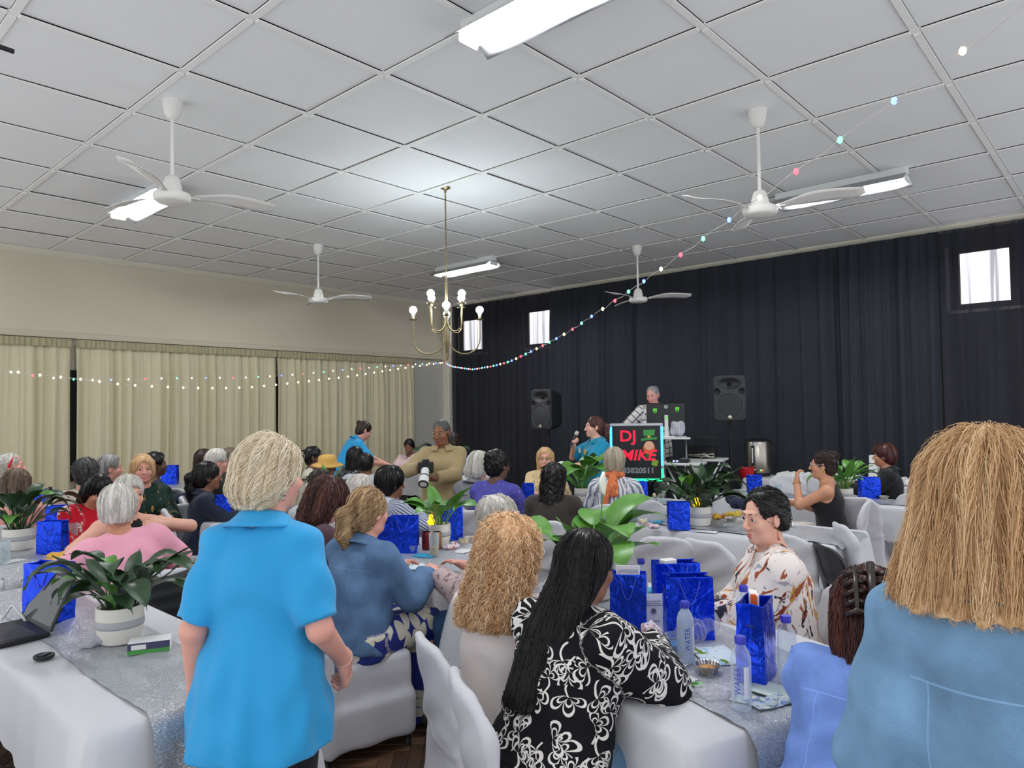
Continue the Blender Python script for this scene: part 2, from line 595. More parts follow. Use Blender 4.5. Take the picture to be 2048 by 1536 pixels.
# curtain board on the left wall, wall panel and post at the corner
M_board = mat('pelmet_board_cream', (204, 196, 176), .6)
struct(MB().box((XL + .03, (YB + 9.95) / 2, 2.775), (.03, (9.95 - YB) / 2, .03), bev=.006).box((XL + .05, (YB + 9.95) / 2, 2.735), (.05, (9.95 - YB) / 2, .012)).build('trim_3', M_board))
struct(MB().box((XL + .012, 9.52, 1.34), (.012, .40, 1.33), bev=.004).build('trim_4', M_wall2))
struct(MB().box((XL + .11, YF - .12, 1.95), (.09, .11, 1.93), bev=.012).build('trim_5', M_corn))
struct(MB().tube([(XL + .05, 9.93, 0), (XL + .05, 9.93, 2.7)], .022, 10).build('trim_6', M_corn, smooth=True))

# windows in the back wall, behind the black drapes
M_wframe = mat('dark_window_frame', (92, 74, 66), .5)
M_reveal = mat('window_reveal_white', (235, 228, 218), .7)
M_pane = mat('daylit_window_pane', (240, 240, 245), .3, emit=(246, 244, 252), estr=5.5)
def window(n, x0, x1, z0, z1):
    mb = MB()
    cx, cz, hw, hh = (x0 + x1) / 2, (z0 + z1) / 2, (x1 - x0) / 2, (z1 - z0) / 2
    w = struct(mb.box((cx - hw - .06, YF - .02, cz), (.05, .015, hh + .07)).box((cx + hw + .04, YF - .02, cz), (.04, .015, hh + .07)).box((cx, YF - .02, cz + hh + .035), (hw, .015, .035)).box((cx, YF - .02, cz - hh - .035), (hw, .015, .035)).build('window_%d' % n, M_wframe))
    MB().box((cx, YF - .012, cz), (hw, .004, hh)).build('pane', M_pane, w)
    MB().box((cx - hw - .135, YF - .02, cz), (.02, .018, hh + .1)).box((cx, YF - .02, cz - hh - .09), (hw + .15, .018, .018)).build('sill', M_reveal, w)
window(1, -10.40, -9.86, 2.90, 3.50); window(2, -8.62, -8.12, 2.90, 3.50); window(3, -1.67, -1.17, 2.90, 3.52)

# ---------------------------------------------------------------- curtains
def cloth_mat(name, col, rough=.85, weave=900, sheer=0.0, var=.05):
    m, nt, b = _new(name)
    b.inputs['Base Color'].default_value = lin(col); b.inputs['Roughness'].default_value = rough
    b.inputs['Specular IOR Level'].default_value = .2
    tc = N(nt, 'ShaderNodeTexCoord')
    no = N(nt, 'ShaderNodeTexNoise', in_Scale=3.0, in_Detail=5.0); nt.links.new(tc.outputs['Object'], no.inputs['Vector'])
    mx = N(nt, 'ShaderNodeMix', data_type='RGBA')
    c = lin(col); mx.inputs[6].default_value = tuple(v * (1 - var) for v in c[:3]) + (1,); mx.inputs[7].default_value = tuple(min(1, v * (1 + var)) for v in c[:3]) + (1,)
    nt.links.new(no.outputs['Fac'], mx.inputs[0]); nt.links.new(mx.outputs[2], b.inputs['Base Color'])
    if sheer:
        out = nt.nodes['Material Output']
        tr = N(nt, 'ShaderNodeBsdfTransparent'); ms = N(nt, 'ShaderNodeMixShader')
        mp = N(nt, 'ShaderNodeMapping'); mp.inputs['Scale'].default_value = (16, 16, .25); nt.links.new(tc.outputs['Object'], mp.inputs[0])
        nw = N(nt, 'ShaderNodeTexNoise', in_Scale=1.0, in_Detail=3.0); nt.links.new(mp.outputs[0], nw.inputs['Vector'])
        mr = N(nt, 'ShaderNodeMapRange'); mr.inputs[1].default_value = .35; mr.inputs[2].default_value = .65; mr.inputs[3].default_value = sheer * .35; mr.inputs[4].default_value = sheer * 1.3
        nt.links.new(nw.outputs['Fac'], mr.inputs[0]); nt.links.new(mr.outputs[0], ms.inputs[0])
        nt.links.new(b.outputs[0], ms.inputs[1]); nt.links.new(tr.outputs[0], ms.inputs[2]); nt.links.new(ms.outputs[0], out.inputs[0])
    return m
M_cream = cloth_mat('cream_curtain_cloth', (212, 203, 172))
M_black = cloth_mat('black_drape_cloth', (46, 49, 56), var=.15)
M_sheer = cloth_mat('black_sheer_drape_cloth', (44, 46, 54), sheer=.2, var=.15)
M_head = cloth_mat('cream_curtain_heading', (176, 168, 136))

def curtain(name, label, cat, along, c0, c1, base, ztop, zbot, material, amp, pitch, seed, out, slack=0.0, group=None, step=.016):
    rnd = np.random.default_rng(seed)
    n = int((c1 - c0) / step) + 1
    s = np.linspace(c0, c1, n)
    nz = 14
    zs = np.linspace(ztop, zbot, nz)
    # folds of uneven width
    ph = np.cumsum(np.abs(rnd.normal(1, .45, n))) * step / pitch * 2 * np.pi
    ph2 = np.cumsum(np.abs(rnd.normal(1, .6, n))) * step / (pitch * 2.7) * 2 * np.pi + 1
    mod = .55 + .45 * np.sin(np.cumsum(rnd.normal(1, .4, n)) * step / .6 * 2 * np.pi + seed)
    V = np.zeros((nz, n, 3))
    for k, z in enumerate(zs):
        f = (k / (nz - 1))
        a = amp * (.35 + .65 * min(1, f * 5))
        d = a * (np.sin(ph) * mod + .5 * np.sin(ph2 + f * 1.2) + .18 * np.sin(2.3 * ph + 2 * f))
        sh = slack * f * np.sin(ph2 * .7 + seed)
        pos = base + out * (d + a * .6)
        if along == 'y': V[k, :, 0] = pos; V[k, :, 1] = s + sh
        else: V[k, :, 1] = pos; V[k, :, 0] = s + sh
        V[k, :, 2] = z
    idx = np.arange(nz * n).reshape(nz, n)
    F = np.stack([idx[:-1, :-1], idx[:-1, 1:], idx[1:, 1:], idx[1:, :-1]], -1).reshape(-1, 4)
    o = mesh_obj(name, V.reshape(-1, 3), F, material)
    tag(o, label, cat, group)
    return o
def cream_curtain(a, b, seed, label):
    o = curtain('curtain', label, 'curtain', 'y', a, b, XL + .10, 2.69, .03, M_cream, .045, .135, seed, 1, .02, 'cream curtains on the left wall')
    # gathered heading tape
    n = int((b - a) / .012)
    rnd = random.Random(seed)
    hv = []; hf = []
    for k in range(n + 1):
        y = a + (b - a) * k / n; dd = XL + .165 + .012 * math.sin(y * 95 + 2 * math.sin(y * 13)) + rnd.uniform(-.004, .004)
        hv += [(dd, y, 2.705), (dd - .004, y, 2.60)]
    for k in range(n): hf.append((2 * k, 2 * k + 2, 2 * k + 3, 2 * k + 1))
    mesh_obj('heading_tape', hv, hf, M_head, o)
    return o
cream_curtain(-.2, 3.06, 1, 'gathered cream curtain at the near end of the left wall')
cream_curtain(3.12, 6.06, 2, 'cream curtain in the middle of the left wall behind the seated guests')
cream_curtain(6.08, 9.02, 3, 'cream curtain nearest the room corner on the left wall')
M_gap = mat('dark_window_glass', (30, 32, 34), .2)
struct(MB().box((XL + .012, 4.5, 1.55), (.012, 4.4, .75)).build('window_4', M_gap))
dr = [(-10.62, -8.02, M_sheer, .03, .17, 'sheer black drape by the corner with two small windows glowing through'),
      (-8.02, -6.2, M_black, .035, .14, 'black drape behind the left loudspeaker'),
      (-6.2, -4.95, M_black, .03, .3, 'smooth black drape behind the DJ booth'),
      (-4.95, -3.3, M_black, .03, .26, 'black drape hanging behind the steel urn'),
      (-3.3, -1.87, M_black, .05, .13, 'heavily pleated black drape left of the bright window'),
      (-1.87, .9, M_sheer, .03, .2, 'sheer black drape in front of the bright window at the right')]
for k, (a, b, mm, am, pi_, lb) in enumerate(dr):
    curtain('drape', lb, 'drape', 'x', a, b, YF - .12, CEIL - .075, .03, mm, am, pi_, 20 + k, -1, .03, 'black drapes on the back wall')
# ---------------------------------------------------------------- people
def skin_mat(key, col):
    name = 'skin_' + key
    if name in MATS: return MATS[name]
    m = mat(name, col, .52, var=.07, vscale=22, bump=.04, bscale=160)
    b = m.node_tree.nodes['Principled BSDF']
    b.inputs['Subsurface Weight'].default_value = .12
    b.inputs['Subsurface Radius'].default_value = (.02, .008, .005)
    return m
SKIN = dict(fair=(226, 172, 150), pink=(222, 160, 142), tan=(205, 148, 116), olive=(190, 132, 100), brown=(134, 88, 64), dark=(96, 62, 48))

def hair_mat(key, lo, mid, hi, rough=.5):
    name = 'hair_' + key
    if name in MATS: return MATS[name]
    m, nt, b = _new(name)
    at = N(nt, 'ShaderNodeAttribute', attribute_name='tone')
    sx = N(nt, 'ShaderNodeSeparateXYZ'); nt.links.new(at.outputs['Vector'], sx.inputs[0])
    cr = N(nt, 'ShaderNodeValToRGB')
    cr.color_ramp.elements[0].color = lin(lo); cr.color_ramp.elements[1].color = lin(hi)
    e = cr.color_ramp.elements.new(.5); e.color = lin(mid)
    nt.links.new(sx.outputs[0], cr.inputs[0])
    nt.links.new(cr.outputs[0], b.inputs['Base Color'])
    b.inputs['Roughness'].default_value = rough
    b.inputs['Specular IOR Level'].default_value = .35
    MATS[name] = m
    return m
HAIR = dict(
    platinum=((212, 188, 154), (245, 230, 202), (253, 246, 232)), blond=((178, 136, 92), (224, 184, 136), (242, 214, 172)),
    strawberry=((206, 156, 108), (238, 198, 152), (250, 224, 190)), dirty=((84, 64, 48), (170, 136, 98), (220, 192, 148)),
    white=((170, 164, 154), (212, 207, 198), (236, 233, 227)), grey=((96, 94, 92), (148, 146, 144), (190, 188, 186)),
    ash=((150, 136, 116), (190, 176, 154), (214, 204, 186)), dkgrey=((42, 42, 44), (78, 77, 78), (120, 118, 118)),
    black=((10, 9, 10), (20, 18, 19), (46, 43, 44)), darkbrown=((22, 16, 14), (44, 32, 27), (78, 58, 48)),
    auburn=((36, 18, 18), (72, 36, 32), (122, 66, 50)), mahogany=((44, 26, 24), (78, 48, 42), (126, 84, 66)), mouse=((72, 58, 48), (112, 94, 80), (146, 126, 108)))

def ik(S, T, l1, l2, pole):
    S = np.asarray(S, float); T = np.asarray(T, float)
    d = T - S; L = np.linalg.norm(d); L2 = min(max(L, abs(l1 - l2) + .02), l1 + l2 - .004)
    u = d / max(L, 1e-6); T = S + u * L2
    x = (l1 * l1 - l2 * l2 + L2 * L2) / (2 * L2); hh = math.sqrt(max(l1 * l1 - x * x, 0))
    p = np.asarray(pole, float); p = p - u * (p @ u); p = nrm(p)
    return S + u * x + p * hh, T

def hand_prims(s, W, f, n, sd, curl=.35, sc=1.0, spread=.15, thumb=.5):
    """palm and five fingers: f along the hand, n the way the palm faces, sd towards the thumb"""
    f = nrm(f); n = nrm(n - f * (n @ f)); sd = nrm(sd - f * (sd @ f) - n * (sd @ n))
    Rm = np.stack([sd, f, n], 1)
    s.box(W + f * .046 * sc, (.039 * sc, .05 * sc, .0145 * sc), .0135 * sc, Rm, k=.012)
    s.rc(W - f * .03, W + f * .02, .026 * sc, .025 * sc, k=.02)
    for q, (o, L) in enumerate(((.029, .070), (.0098, .079), (-.0098, .074), (-.029, .058))):
        b = W + (f * .09 + sd * o) * sc
        a1 = curl * 1.15 + .05 * q * curl
        d1 = nrm(f * math.cos(a1) + n * math.sin(a1) + sd * o * 4 * spread)
        a2 = a1 + curl * 1.35
        d2 = nrm(f * math.cos(a2) + n * math.sin(a2) + sd * o * 2 * spread)
        a3 = a2 + curl * .9
        d3 = nrm(f * math.cos(a3) + n * math.sin(a3))
        p1 = b + d1 * L * .46 * sc; p2 = p1 + d2 * L * .32 * sc; p3 = p2 + d3 * L * .2 * sc
        s.rc(b - f * .012, p1, .0098 * sc, .0088 * sc, k=.004).rc(p1, p2, .0088 * sc, .0082 * sc, k=.002).rc(p2, p3, .0082 * sc, .007 * sc, k=.002)
    b = W + (f * .022 + sd * .03) * sc
    d1 = nrm(f * .75 + sd * (.75 - .5 * thumb) + n * .5 * thumb)
    d2 = nrm(f * .95 + sd * (.25 - .5 * thumb) + n * .6 * thumb)
    p1 = b + d1 * .042 * sc; p2 = p1 + d2 * .032 * sc
    s.rc(b, p1, .0135 * sc, .0105 * sc, k=.008).rc(p1, p2, .0102 * sc, .0085 * sc, k=.003)

def strands(S, base_V, root_sel, n, length, segs, rad, rng, C, Rh, w_out=.5, comb=(0, 0, 0), grav=1.0, curl=0.0, curl_f=60., lift=.004, tip=.0, wave=0.0):
    """hair strands that follow the surface of the hair shape S; C, Rh are the head frame"""
    idx = rng.choice(root_sel, n)
    P = base_V[idx] + rng.normal(0, .003, (n, 3))
    L = length * rng.uniform(.55, 1.1, n); st = L / segs
    tgt = rng.uniform(-.003, lift, n)
    crown = C + Rh @ V3(0, -.035, .10)
    path = [P]
    comb = np.asarray(comb, float)
    jit = rng.normal(0, .12, (n, 3)); zlow = base_V[:, 2].min() + .012 + rng.uniform(0, .05, n)
    for k in range(segs):
        e = .004
        d0 = S.eval(P)
        g = np.stack([S.eval(P + V3(*(e * (np.arange(3) == a)))) - d0 for a in range(3)], -1)
        g /= np.maximum(np.linalg.norm(g, axis=1), 1e-6)[:, None]
        v = P - crown; v /= np.maximum(np.linalg.norm(v, axis=1), 1e-6)[:, None]
        v = v * w_out + comb + V3(0, 0, -1) * grav + jit
        free = (d0 > .03) | (P[:, 2] < zlow)
        v = np.where(free[:, None], V3(0, 0, -1) + jit * .6, v - g * (v * g).sum(1)[:, None])
        v /= np.maximum(np.linalg.norm(v, axis=1), 1e-6)[:, None]
        P = P + v * np.where(free, st * .04, st)[:, None]
        d1 = S.eval(P)
        P = np.where(free[:, None], P, P - g * np.clip(d1 - tgt, -.012, .012)[:, None])
        path.append(P)
    A = np.stack(path, 1)
    dev = S.eval(A.reshape(-1, 3)).reshape(n, segs + 1)
    ok = ~((dev > .02) & (A[..., 2] > C[2] - .02)).any(1)
    A = A[ok]; L = L[ok]; n = len(A)
    T = np.gradient(A, axis=1); T /= np.maximum(np.linalg.norm(T, axis=2), 1e-6)[..., None]
    ref = rng.normal(0, 1, (n, 1, 3)); B1 = np.cross(T, ref); B1 /= np.maximum(np.linalg.norm(B1, axis=2), 1e-6)[..., None]; B2 = np.cross(T, B1)
    tt = np.linspace(0, 1, segs + 1)[None, :, None] * L[:, None, None]
    if curl or wave:
        ph = rng.uniform(0, 6.28, (n, 1, 1)); fr = curl_f * rng.uniform(.75, 1.3, (n, 1, 1))
        am = (curl or wave) * rng.uniform(.5, 1.2, (n, 1, 1)) * np.clip(np.linspace(0, 3, segs + 1), 0, 1)[None, :, None]
        A = A + B1 * am * np.cos(ph + fr * tt) + B2 * (am if curl else am * .2) * np.sin(ph + fr * tt)
    rr = rad * (np.linspace(1, .35, segs + 1))[None, :, None] * rng.uniform(.7, 1.3, (n, 1, 1))
    rings = np.stack([A + (B1 * math.cos(a) + B2 * math.sin(a)) * rr for a in (0, 2.094, 4.189)], 2)
    Vv = rings.reshape(-1, 3)
    base = np.arange(n)[:, None, None] * (segs + 1) * 3
    k = np.arange(segs)[None, :, None] * 3; j = np.arange(3)[None, None, :]; j2 = (j + 1) % 3
    F = np.stack([base + k + j, base + k + j2, base + k + 3 + j2, base + k + 3 + j], -1).reshape(-1, 4)
    tone = np.zeros((n, segs + 1, 3, 3)); ql = (A[:, 0] - C) @ Rh; tha = np.arctan2(ql[:, 0], -ql[:, 1] + .04); pp = rng.uniform(0, 6, 3)
    tone[..., 0] = np.clip(.5 + .2 * np.sin(tha * 11 + pp[0] + 7 * ql[:, 2]) + .16 * np.sin(tha * 27 + pp[1] - 9 * ql[:, 2]) + rng.normal(0, .13, n), 0, 1)[:, None, None]
    return Vv, F, tone.reshape(-1, 3)

PEOPLE = {}
def person(key, label, head, face, sit=True, lean=6, side=0, twist=0, hyaw=0, hpitch=0, hroll=0, g=1.0, arms=None, skin='fair', hair=None, top=None, bottom=None, male=False, d=6.0, floor_z=0.0, seat=.47, hs=1.0, group=None, extras=(), front=True, legs=None, Hfix=None, bust=1.0, shw=1.0):
    """head = (x, y, z) of the top of the head; face = world angle the hips face"""
    Rt = rotm('Z', R(twist)) @ rotm('X', -R(lean)) @ rotm('Y', R(side))
    Rh = rotm('Z', R(hyaw)) @ rotm('X', -R(hpitch)) @ rotm('Y', R(hroll))
    def pose(H):
        hip = V3(0, 0, seat + .085 * H) if sit else V3(0, 0, .90 * H)
        nb = hip + Rt @ V3(0, 0, .53 * H)
        nd = nrm(Rt[:, 2] * .6 + V3(0, 0, .5) + Rh[:, 2] * .3)
        hc = nb + nd * (.055 * H) + Rh @ V3(0, .018, .078) * hs
        return hip, nb, hc
    zt = head[2] - floor_z
    H = 1.0
    for _ in range(12):
        hip, nb, hc = pose(H)
        top_z = hc[2] + .122 * hs
        H = min(max(H * (1 + .9 * (zt - top_z) / max(top_z - (seat if sit else 0), .3)), .82), 1.14)
    if Hfix: H = Hfix
    hip, nb, hc = pose(H)
    rz = R(face) - math.pi / 2
    ca, sa = math.cos(rz), math.sin(rz)
    off = V3(hc[0] * ca - hc[1] * sa, hc[0] * sa + hc[1] * ca)
    root = empty('person', (head[0] - off[0], head[1] - off[1], floor_z), rz)
    tag(root, label, 'person', group)
    PEOPLE[key] = root
    ms = skin_mat(skin, SKIN[skin])
    sh_w = (.172 if male else .150) * (H * .5 + .5) * (.68 + .32 * g) * shw
    SL = [nb + Rt @ V3(sx * sh_w, -.012, (-.085 if male else -.098) * H) for sx in (-1, 1)]
    arms = arms or {}
    l1, l2 = .285 * H, .25 * H
    AR = []
    for q, sx in enumerate((-1, 1)):
        a = arms.get('L' if sx < 0 else 'R') or arms.get('B') or ('lap' if sit else 'down')
        pole = V3(sx * .6, -.6, -.8); hp = {}
        if a == 'lap': w = V3(sx * .085, .30, hip[2] + .11)
        elif a == 'table': w = V3(sx * .14, .40, .80)
        elif a == 'fold': w = V3(-sx * .06, .34, .82)
        elif a == 'down': w = SL[q] + V3(sx * .09 * g, .06, -.50 * H); pole = V3(sx * .3, -1, 0)
        else:
            w = V3(*a[0]); pole = V3(*a[1]) if len(a) > 1 else pole; hp = a[2] if len(a) > 2 else {}
        E_, W_ = ik(SL[q], w, l1, l2, pole)
        AR.append((SL[q], E_, W_, hp))
    # legs
    LG = []
    for q, sx in enumerate((-1, 1)):
        hj = hip + V3(sx * .088 * g, 0, -.01)
        if sit:
            lx = (legs or {}).get('spread', .05)
            kn = V3(sx * (.10 + lx), .42 * H, seat + .075); an = V3(sx * (.10 + lx), (.42 + (legs or {}).get('fwd', .0)) * H, .085)
        else:
            kn = V3(sx * .095 * g, .015, .48 * H); an = V3(sx * .09 * g, -.01, .085)
        LG.append((hj, kn, an))
    h = min(max(d * .0028, .0075), .014)
    body = Sdf()
    gb = g
    fb = 1.0 if male else .96
    T0 = [(-.11, .10 * gb, .09 * gb, 0, -.01), (0, .168 * gb, .118 * gb, 0, -.012), (.10, .155 * gb, .108 * gb, 0, 0), (.2, .135 * gb, .098 * gb, 0, .006), (.33, .148 * gb, .106 * gb, 0, .004), (.40, .145 * (.5 + .5 * gb), .098 * (.5 + .5 * gb), 0, -.006), (.46, .10, .075, 0, -.014), (.50, .062, .058, 0, -.01), (.53, .05, .05, 0, -.005)]
    T0 = [(t * H, a * fb, b, x, y) for t, a, b, x, y in T0]
    body.sec(hip, Rt, T0, k=.02)
    for (S_, E_, W_, hp), sx in zip(AR, (-1, 1)):
        ag = (.55 + .45 * g)
        body.rc(nb + Rt @ V3(sx * .05, -.014, -.042 * H), S_, .036 * ag, .05 * ag, k=.04)
        body.rc(S_, E_, .049 * ag, .039 * ag, k=.03).rc(E_, W_, .0385 * ag, .026 * (.7 + .3 * ag), k=.012)
        f = nrm(W_ - E_); nn = V3(*hp.get('n', (-sx * .35, .1, -.9))); sd = V3(*hp.get('s', (-sx, .3, .3)))
        if 'f' in hp: f = nrm(V3(*hp['f']) * .75 + f * .25)
        hand_prims(body, W_ + f * .012, f, nn, sd, hp.get('curl', .35), H * (1.02 if male else .95), thumb=hp.get('thumb', .5))
    for (hj, kn, an), sx in zip(LG, (-1, 1)):
        body.rc(hj, kn, .078 * g, .052 * g, k=.03).rc(kn, an, .05 * g, .033, k=.015)
        body.rc(an + V3(0, -.02, -.035), an + V3(0, .11, -.05), .032, .026, k=.02)
    HP = lambda x, y, z: hc + Rh @ (V3(x, y, z) * hs)
    hr = lambda *r: np.array(r) * hs
    body.rc(nb + Rt @ V3(0, -.005, -.03), HP(0, -.022, -.05), .055 * (.6 + .4 * g), .05 * hs, k=.025)
    body.ell(HP(0, -.012, .03), hr(.075, .093, .087), Rh, k=.02)
    body.ell(HP(0, .026, -.045), hr(.059 + .006 * (g - 1), .064, .074), Rh, k=.035)
    if g > 1.1: body.ell(HP(0, .012, -.088), hr(.055, .055, .03), Rh, k=.03)
    body.ell(HP(0, .072, -.096), hr(.02, .017, .016), Rh, k=.022)
    if d < 11:
        for sx in (-1, 1):
            body.ell(HP(sx * .038, .064, -.03), hr(.024, .02, .023), Rh, k=.022)
            body.ell(HP(sx * .031, .0975, .005), hr(.0185, .0165, .0125), Rh, k=.012, op=1)
            body.ell(HP(sx * .031, .0745, .004), hr(.0165, .0145, .0135), Rh, k=.004)
            body.ell(HP(sx * .078, -.006, -.008), hr(.009, .021, .032), rotm('Z', R(hyaw - sx * 18)) @ rotm('X', -R(hpitch) + .18), k=.006)
            body.ell(HP(sx * .0885, -.001, -.004), hr(.008, .011, .018), Rh, k=.004, op=1)
            body.ell(HP(sx * .0105, .101, -.036), hr(.0085, .009, .007), Rh, k=.007)
        body.rc(HP(-.034, .082, .026), HP(.034, .082, .026), .0105 * hs, .0105 * hs, k=.014)
        body.rc(HP(0, .088, .012), HP(0, .109, -.03), .0075 * hs, .0115 * hs, k=.012)
        body.ell(HP(0, .0885, -.0645), hr(.023, .0095, .0062), Rh, k=.007)
        body.ell(HP(0, .0865, -.076), hr(.019, .0095, .0068), Rh, k=.007)
        body.ell(HP(0, .099, -.0702), hr(.021, .006, .0016), Rh, k=.004, op=1)
    hh = min(max(d * .0011, .0042), .0085)
    ref = [(hc - .135 * hs, hc + .13 * hs, hh)]
    for (S_, E_, W_, hp) in AR:
        if hp.get('fine'): ref.append((W_ - .10, W_ + .15, .0055))
        elif hp: ref.append((W_ - .10, W_ + .13, .0075))
    bv, bf = body.mesh(h, ref)
    bo = mesh_obj('body', bv, bf, ms, root)
    faces_cam = front
    if faces_cam and d < 10.5:
        for sx in (-1, 1):
            mb = MB()
            c = HP(sx * .031, .0792, .004)
            M3 = Matrix(Rh.tolist()) @ Matrix.Rotation(-math.pi / 2, 3, 'X')
            mb.cur = 0; mb.lathe([(1e-6, .0122 * hs)] + [(.0122 * hs * math.sin(a), .0122 * hs * math.cos(a)) for a in np.linspace(.62, 2.6, 7)], c, 14, M3)
            mb.cur = 1; mb.lathe([(1e-6, .0126 * hs), (.0028 * hs, .0125 * hs), (.0028 * hs, .0123 * hs), (.0072 * hs, .0106 * hs)], c, 14, M3)
            mb.build('eye', [mat('eye_white', (214, 205, 200), .25), mat('eye_iris_brown', (44, 30, 24), .2)], bo, smooth=True)
        lo = HAIR[(hair or {}).get('col', 'darkbrown')][0]
        for sx in (-1, 1):
            bs = Sdf()
            bs.rc(HP(sx * .012, .0912, .0245), HP(sx * .034, .0880, .0305), .0040 * hs, .0040 * hs, k=.003).rc(HP(sx * .034, .0880, .0305), HP(sx * .049, .0755, .026), .0040 * hs, .002, k=.003)
            v_, f_ = bs.mesh(.004)
            mesh_obj('eyebrow', v_, f_, mat('brow_' + (hair or {}).get('col', 'darkbrown'), tuple(int(.8 * q) for q in lo), .7), bo)
        ls = Sdf()
        ls.ell(HP(0, .0905, -.0645), hr(.0215, .0085, .0052), Rh, k=.004).ell(HP(0, .0888, -.076), hr(.018, .0085, .0058), Rh, k=.001).ell(HP(0, .1, -.0702), hr(.021, .006, .0013), Rh, k=.002, op=1)
        v_, f_ = ls.mesh(.0032)
        sc_ = SKIN[skin]
        mesh_obj('lips', v_, f_, mat('lips_' + skin, (min(255, int(sc_[0] * .93)), int(sc_[1] * .62), int(sc_[2] * .66)), .4), bo)
    # ---- hair
    rng = np.random.default_rng(abs(hash(key)) % 1000 if False else sum(ord(c) * (i + 3) for i, c in enumerate(key)))
    if hair:
        st = hair['st']; vol = hair.get('vol', 0.0); col = hair['col']; mh = hair_mat(col, *HAIR[col], rough=hair.get('rough', .5))
        S = Sdf()
        fh = hair.get('line', .0)
        S.ell(HP(0, -.016, .036 + vol * .4), hr(.084 + vol, .101 + vol, .093 + vol), Rh, k=.02)
        S.ell(HP(0, -.05, -.02), hr(.077 + vol * .8, .062 + vol, .085), Rh, k=.03)
        cutters = [(HP(0, .098, -.045 + fh), hr(.064, .085, .108)), (HP(0, .03, -.16), hr(.062, .075, .07))]
        if st == 'crop':
            cutters = [(HP(0, .108, -.012 + fh), hr(.074, .082, .106)), (HP(0, .03, -.16), hr(.07, .085, .085)), (HP(0, -.01, -.125), hr(.12, .12, .075))]
            for sx in (-1, 1): cutters.append((HP(sx * .092, .03, -.03), hr(.034, .058, .056)))
        if st in ('bob', 'long', 'wavy', 'curly'):
            L = hair.get('len', .12)
            yb = hair.get('yb', -.075)
            tab = [(-L, hair.get('wb', .09), hair.get('db', .04), hair.get('xb', 0), yb), (-L * .5, (.1 + vol) if L < .2 else max(hair.get('wb', .09), .095), .062 + vol * .6, hair.get('xb', 0) * .5, -.04 + (yb + .04) * .5 - .012), (0, .094 + vol, .085 + vol, 0, -.03), (.06, .08 + vol, .08 + vol, 0, -.02)]
            Rv = rotm('Z', R(hyaw)) @ rotm('X', -R(hpitch * .5 + hair.get('tilt', 0))) if not hair.get('vert') else rotm('Z', R(hyaw))
            S.sec(HP(0, 0, -.0), Rv, tab, k=.03)
            cutters = [(HP(0, .115, -.045 + fh), hr(.066, .09, .122)), (HP(0, .04, -.2), hr(.062, .085, .1))]
            if st == 'curly': cutters = [(HP(0, .13, -.06), hr(.055, .08, .12))]
        if st == 'bun':
            S.ell(HP(*hair.get('bun', (0, -.115, .06))), hr(*(hair.get('br', (.045, .04, .045)))), Rh, k=.015)
        if st == 'pony':
            p = [HP(0, -.1, .04), HP(hair.get('px', 0), -.15, .0), HP(hair.get('px', 0) * 1.2, -.145, -.1), HP(hair.get('px', 0) * 1.2, -.12, -.1 - hair.get('len', .1))]
            for q in range(3): S.rc(p[q], p[q + 1], (.022, .036, .036)[q], (.036, .036, .014)[q], k=.02)
        if st == 'afro': S.ell(HP(0, -.03, .04), hr(.1 + vol, .11 + vol, .1 + vol), Rh, k=.02)
        if st == 'bangs':
            S.ell(HP(0, .062, .065), hr(.068, .04, .035), Rh, k=.02)
        for c, r in cutters: S.ell(c, r, Rh, k=.012, op=1)
        if st == 'bangs': S.ell(HP(0, .075, .045), hr(.062, .027, .03), Rh, k=.01)
        na = hair.get('lump', .0025)
        k1, k2 = rng.uniform(60, 110, 3), rng.uniform(120, 190, 3); p1 = rng.uniform(0, 6, 3)
        if st in ('curly', 'afro', 'perm') or hair.get('lumpy'):
            nf = lambda P: hair.get('lump', .006) * (np.sin(P[..., 0] * k1[0] + p1[0] + 2 * np.sin(P[..., 2] * 40)) * np.sin(P[..., 1] * k1[1] + p1[1]) * np.sin(P[..., 2] * k1[2]) + .5 * np.sin(P[..., 0] * k2[0]) * np.sin(P[..., 1] * k2[1] + P[..., 2] * k2[2]))
        else:
            def nf(P):
                q = (P - hc) @ Rh
                th = np.arctan2(q[..., 0], -q[..., 1] + .04)
                return na * (np.sin(th * 21 + p1[0] + 9 * q[..., 2]) * .6 + .6 * np.sin(th * 34 + p1[1] - 14 * q[..., 2]))
        S.noise = nf
        hv, hf = S.mesh(min(max(d * .0013, .005), .009))
        tone = np.zeros_like(hv)
        q = (hv - hc) @ Rh
        th = np.arctan2(q[:, 0], -q[:, 1] + .04)
        tone[:, 0] = np.clip(.42 + .2 * np.sin(th * 17 + p1[2] + 8 * q[:, 2]) + .14 * np.sin(th * 41 + p1[0]) + .1 * rng.normal(0, 1, len(hv)), 0, 1)
        ho = mesh_obj('hair', hv, hf, mh, root, attr={'tone': tone})
        ns = hair.get('n', int(min(2200, max(0, 2600 / max(d - 1.0, .6)))) if d < 9 else 0)
        if st == 'crop': ns = int(ns * .5)
        if ns > 30:
            cl = hair.get('curl', .013 if st == 'curly' else (.005 if st in ('afro', 'perm') else 0))
            sv, sf, stn = strands(S, hv, np.arange(len(hv)), ns, hair.get('sl', .10 if st in ('crop', 'bun', 'short', 'pony', 'bangs') else .2), hair.get('segs', 22 if cl else 9), hair.get('rad', min(max(.0011 * d ** .5, .0013), .003)), rng, hc, Rh,
                                  w_out=hair.get('w_out', .6), comb=tuple(Rh @ V3(*hair.get('comb', (0, -.2, 0)))), grav=hair.get('grav', 1.0), curl=cl, curl_f=hair.get('curl_f', 170. if cl else 60.), lift=hair.get('lift', .005), wave=hair.get('wave', .0))
            mesh_obj('hair_strands', sv, sf, mh, ho, attr={'tone': stn})
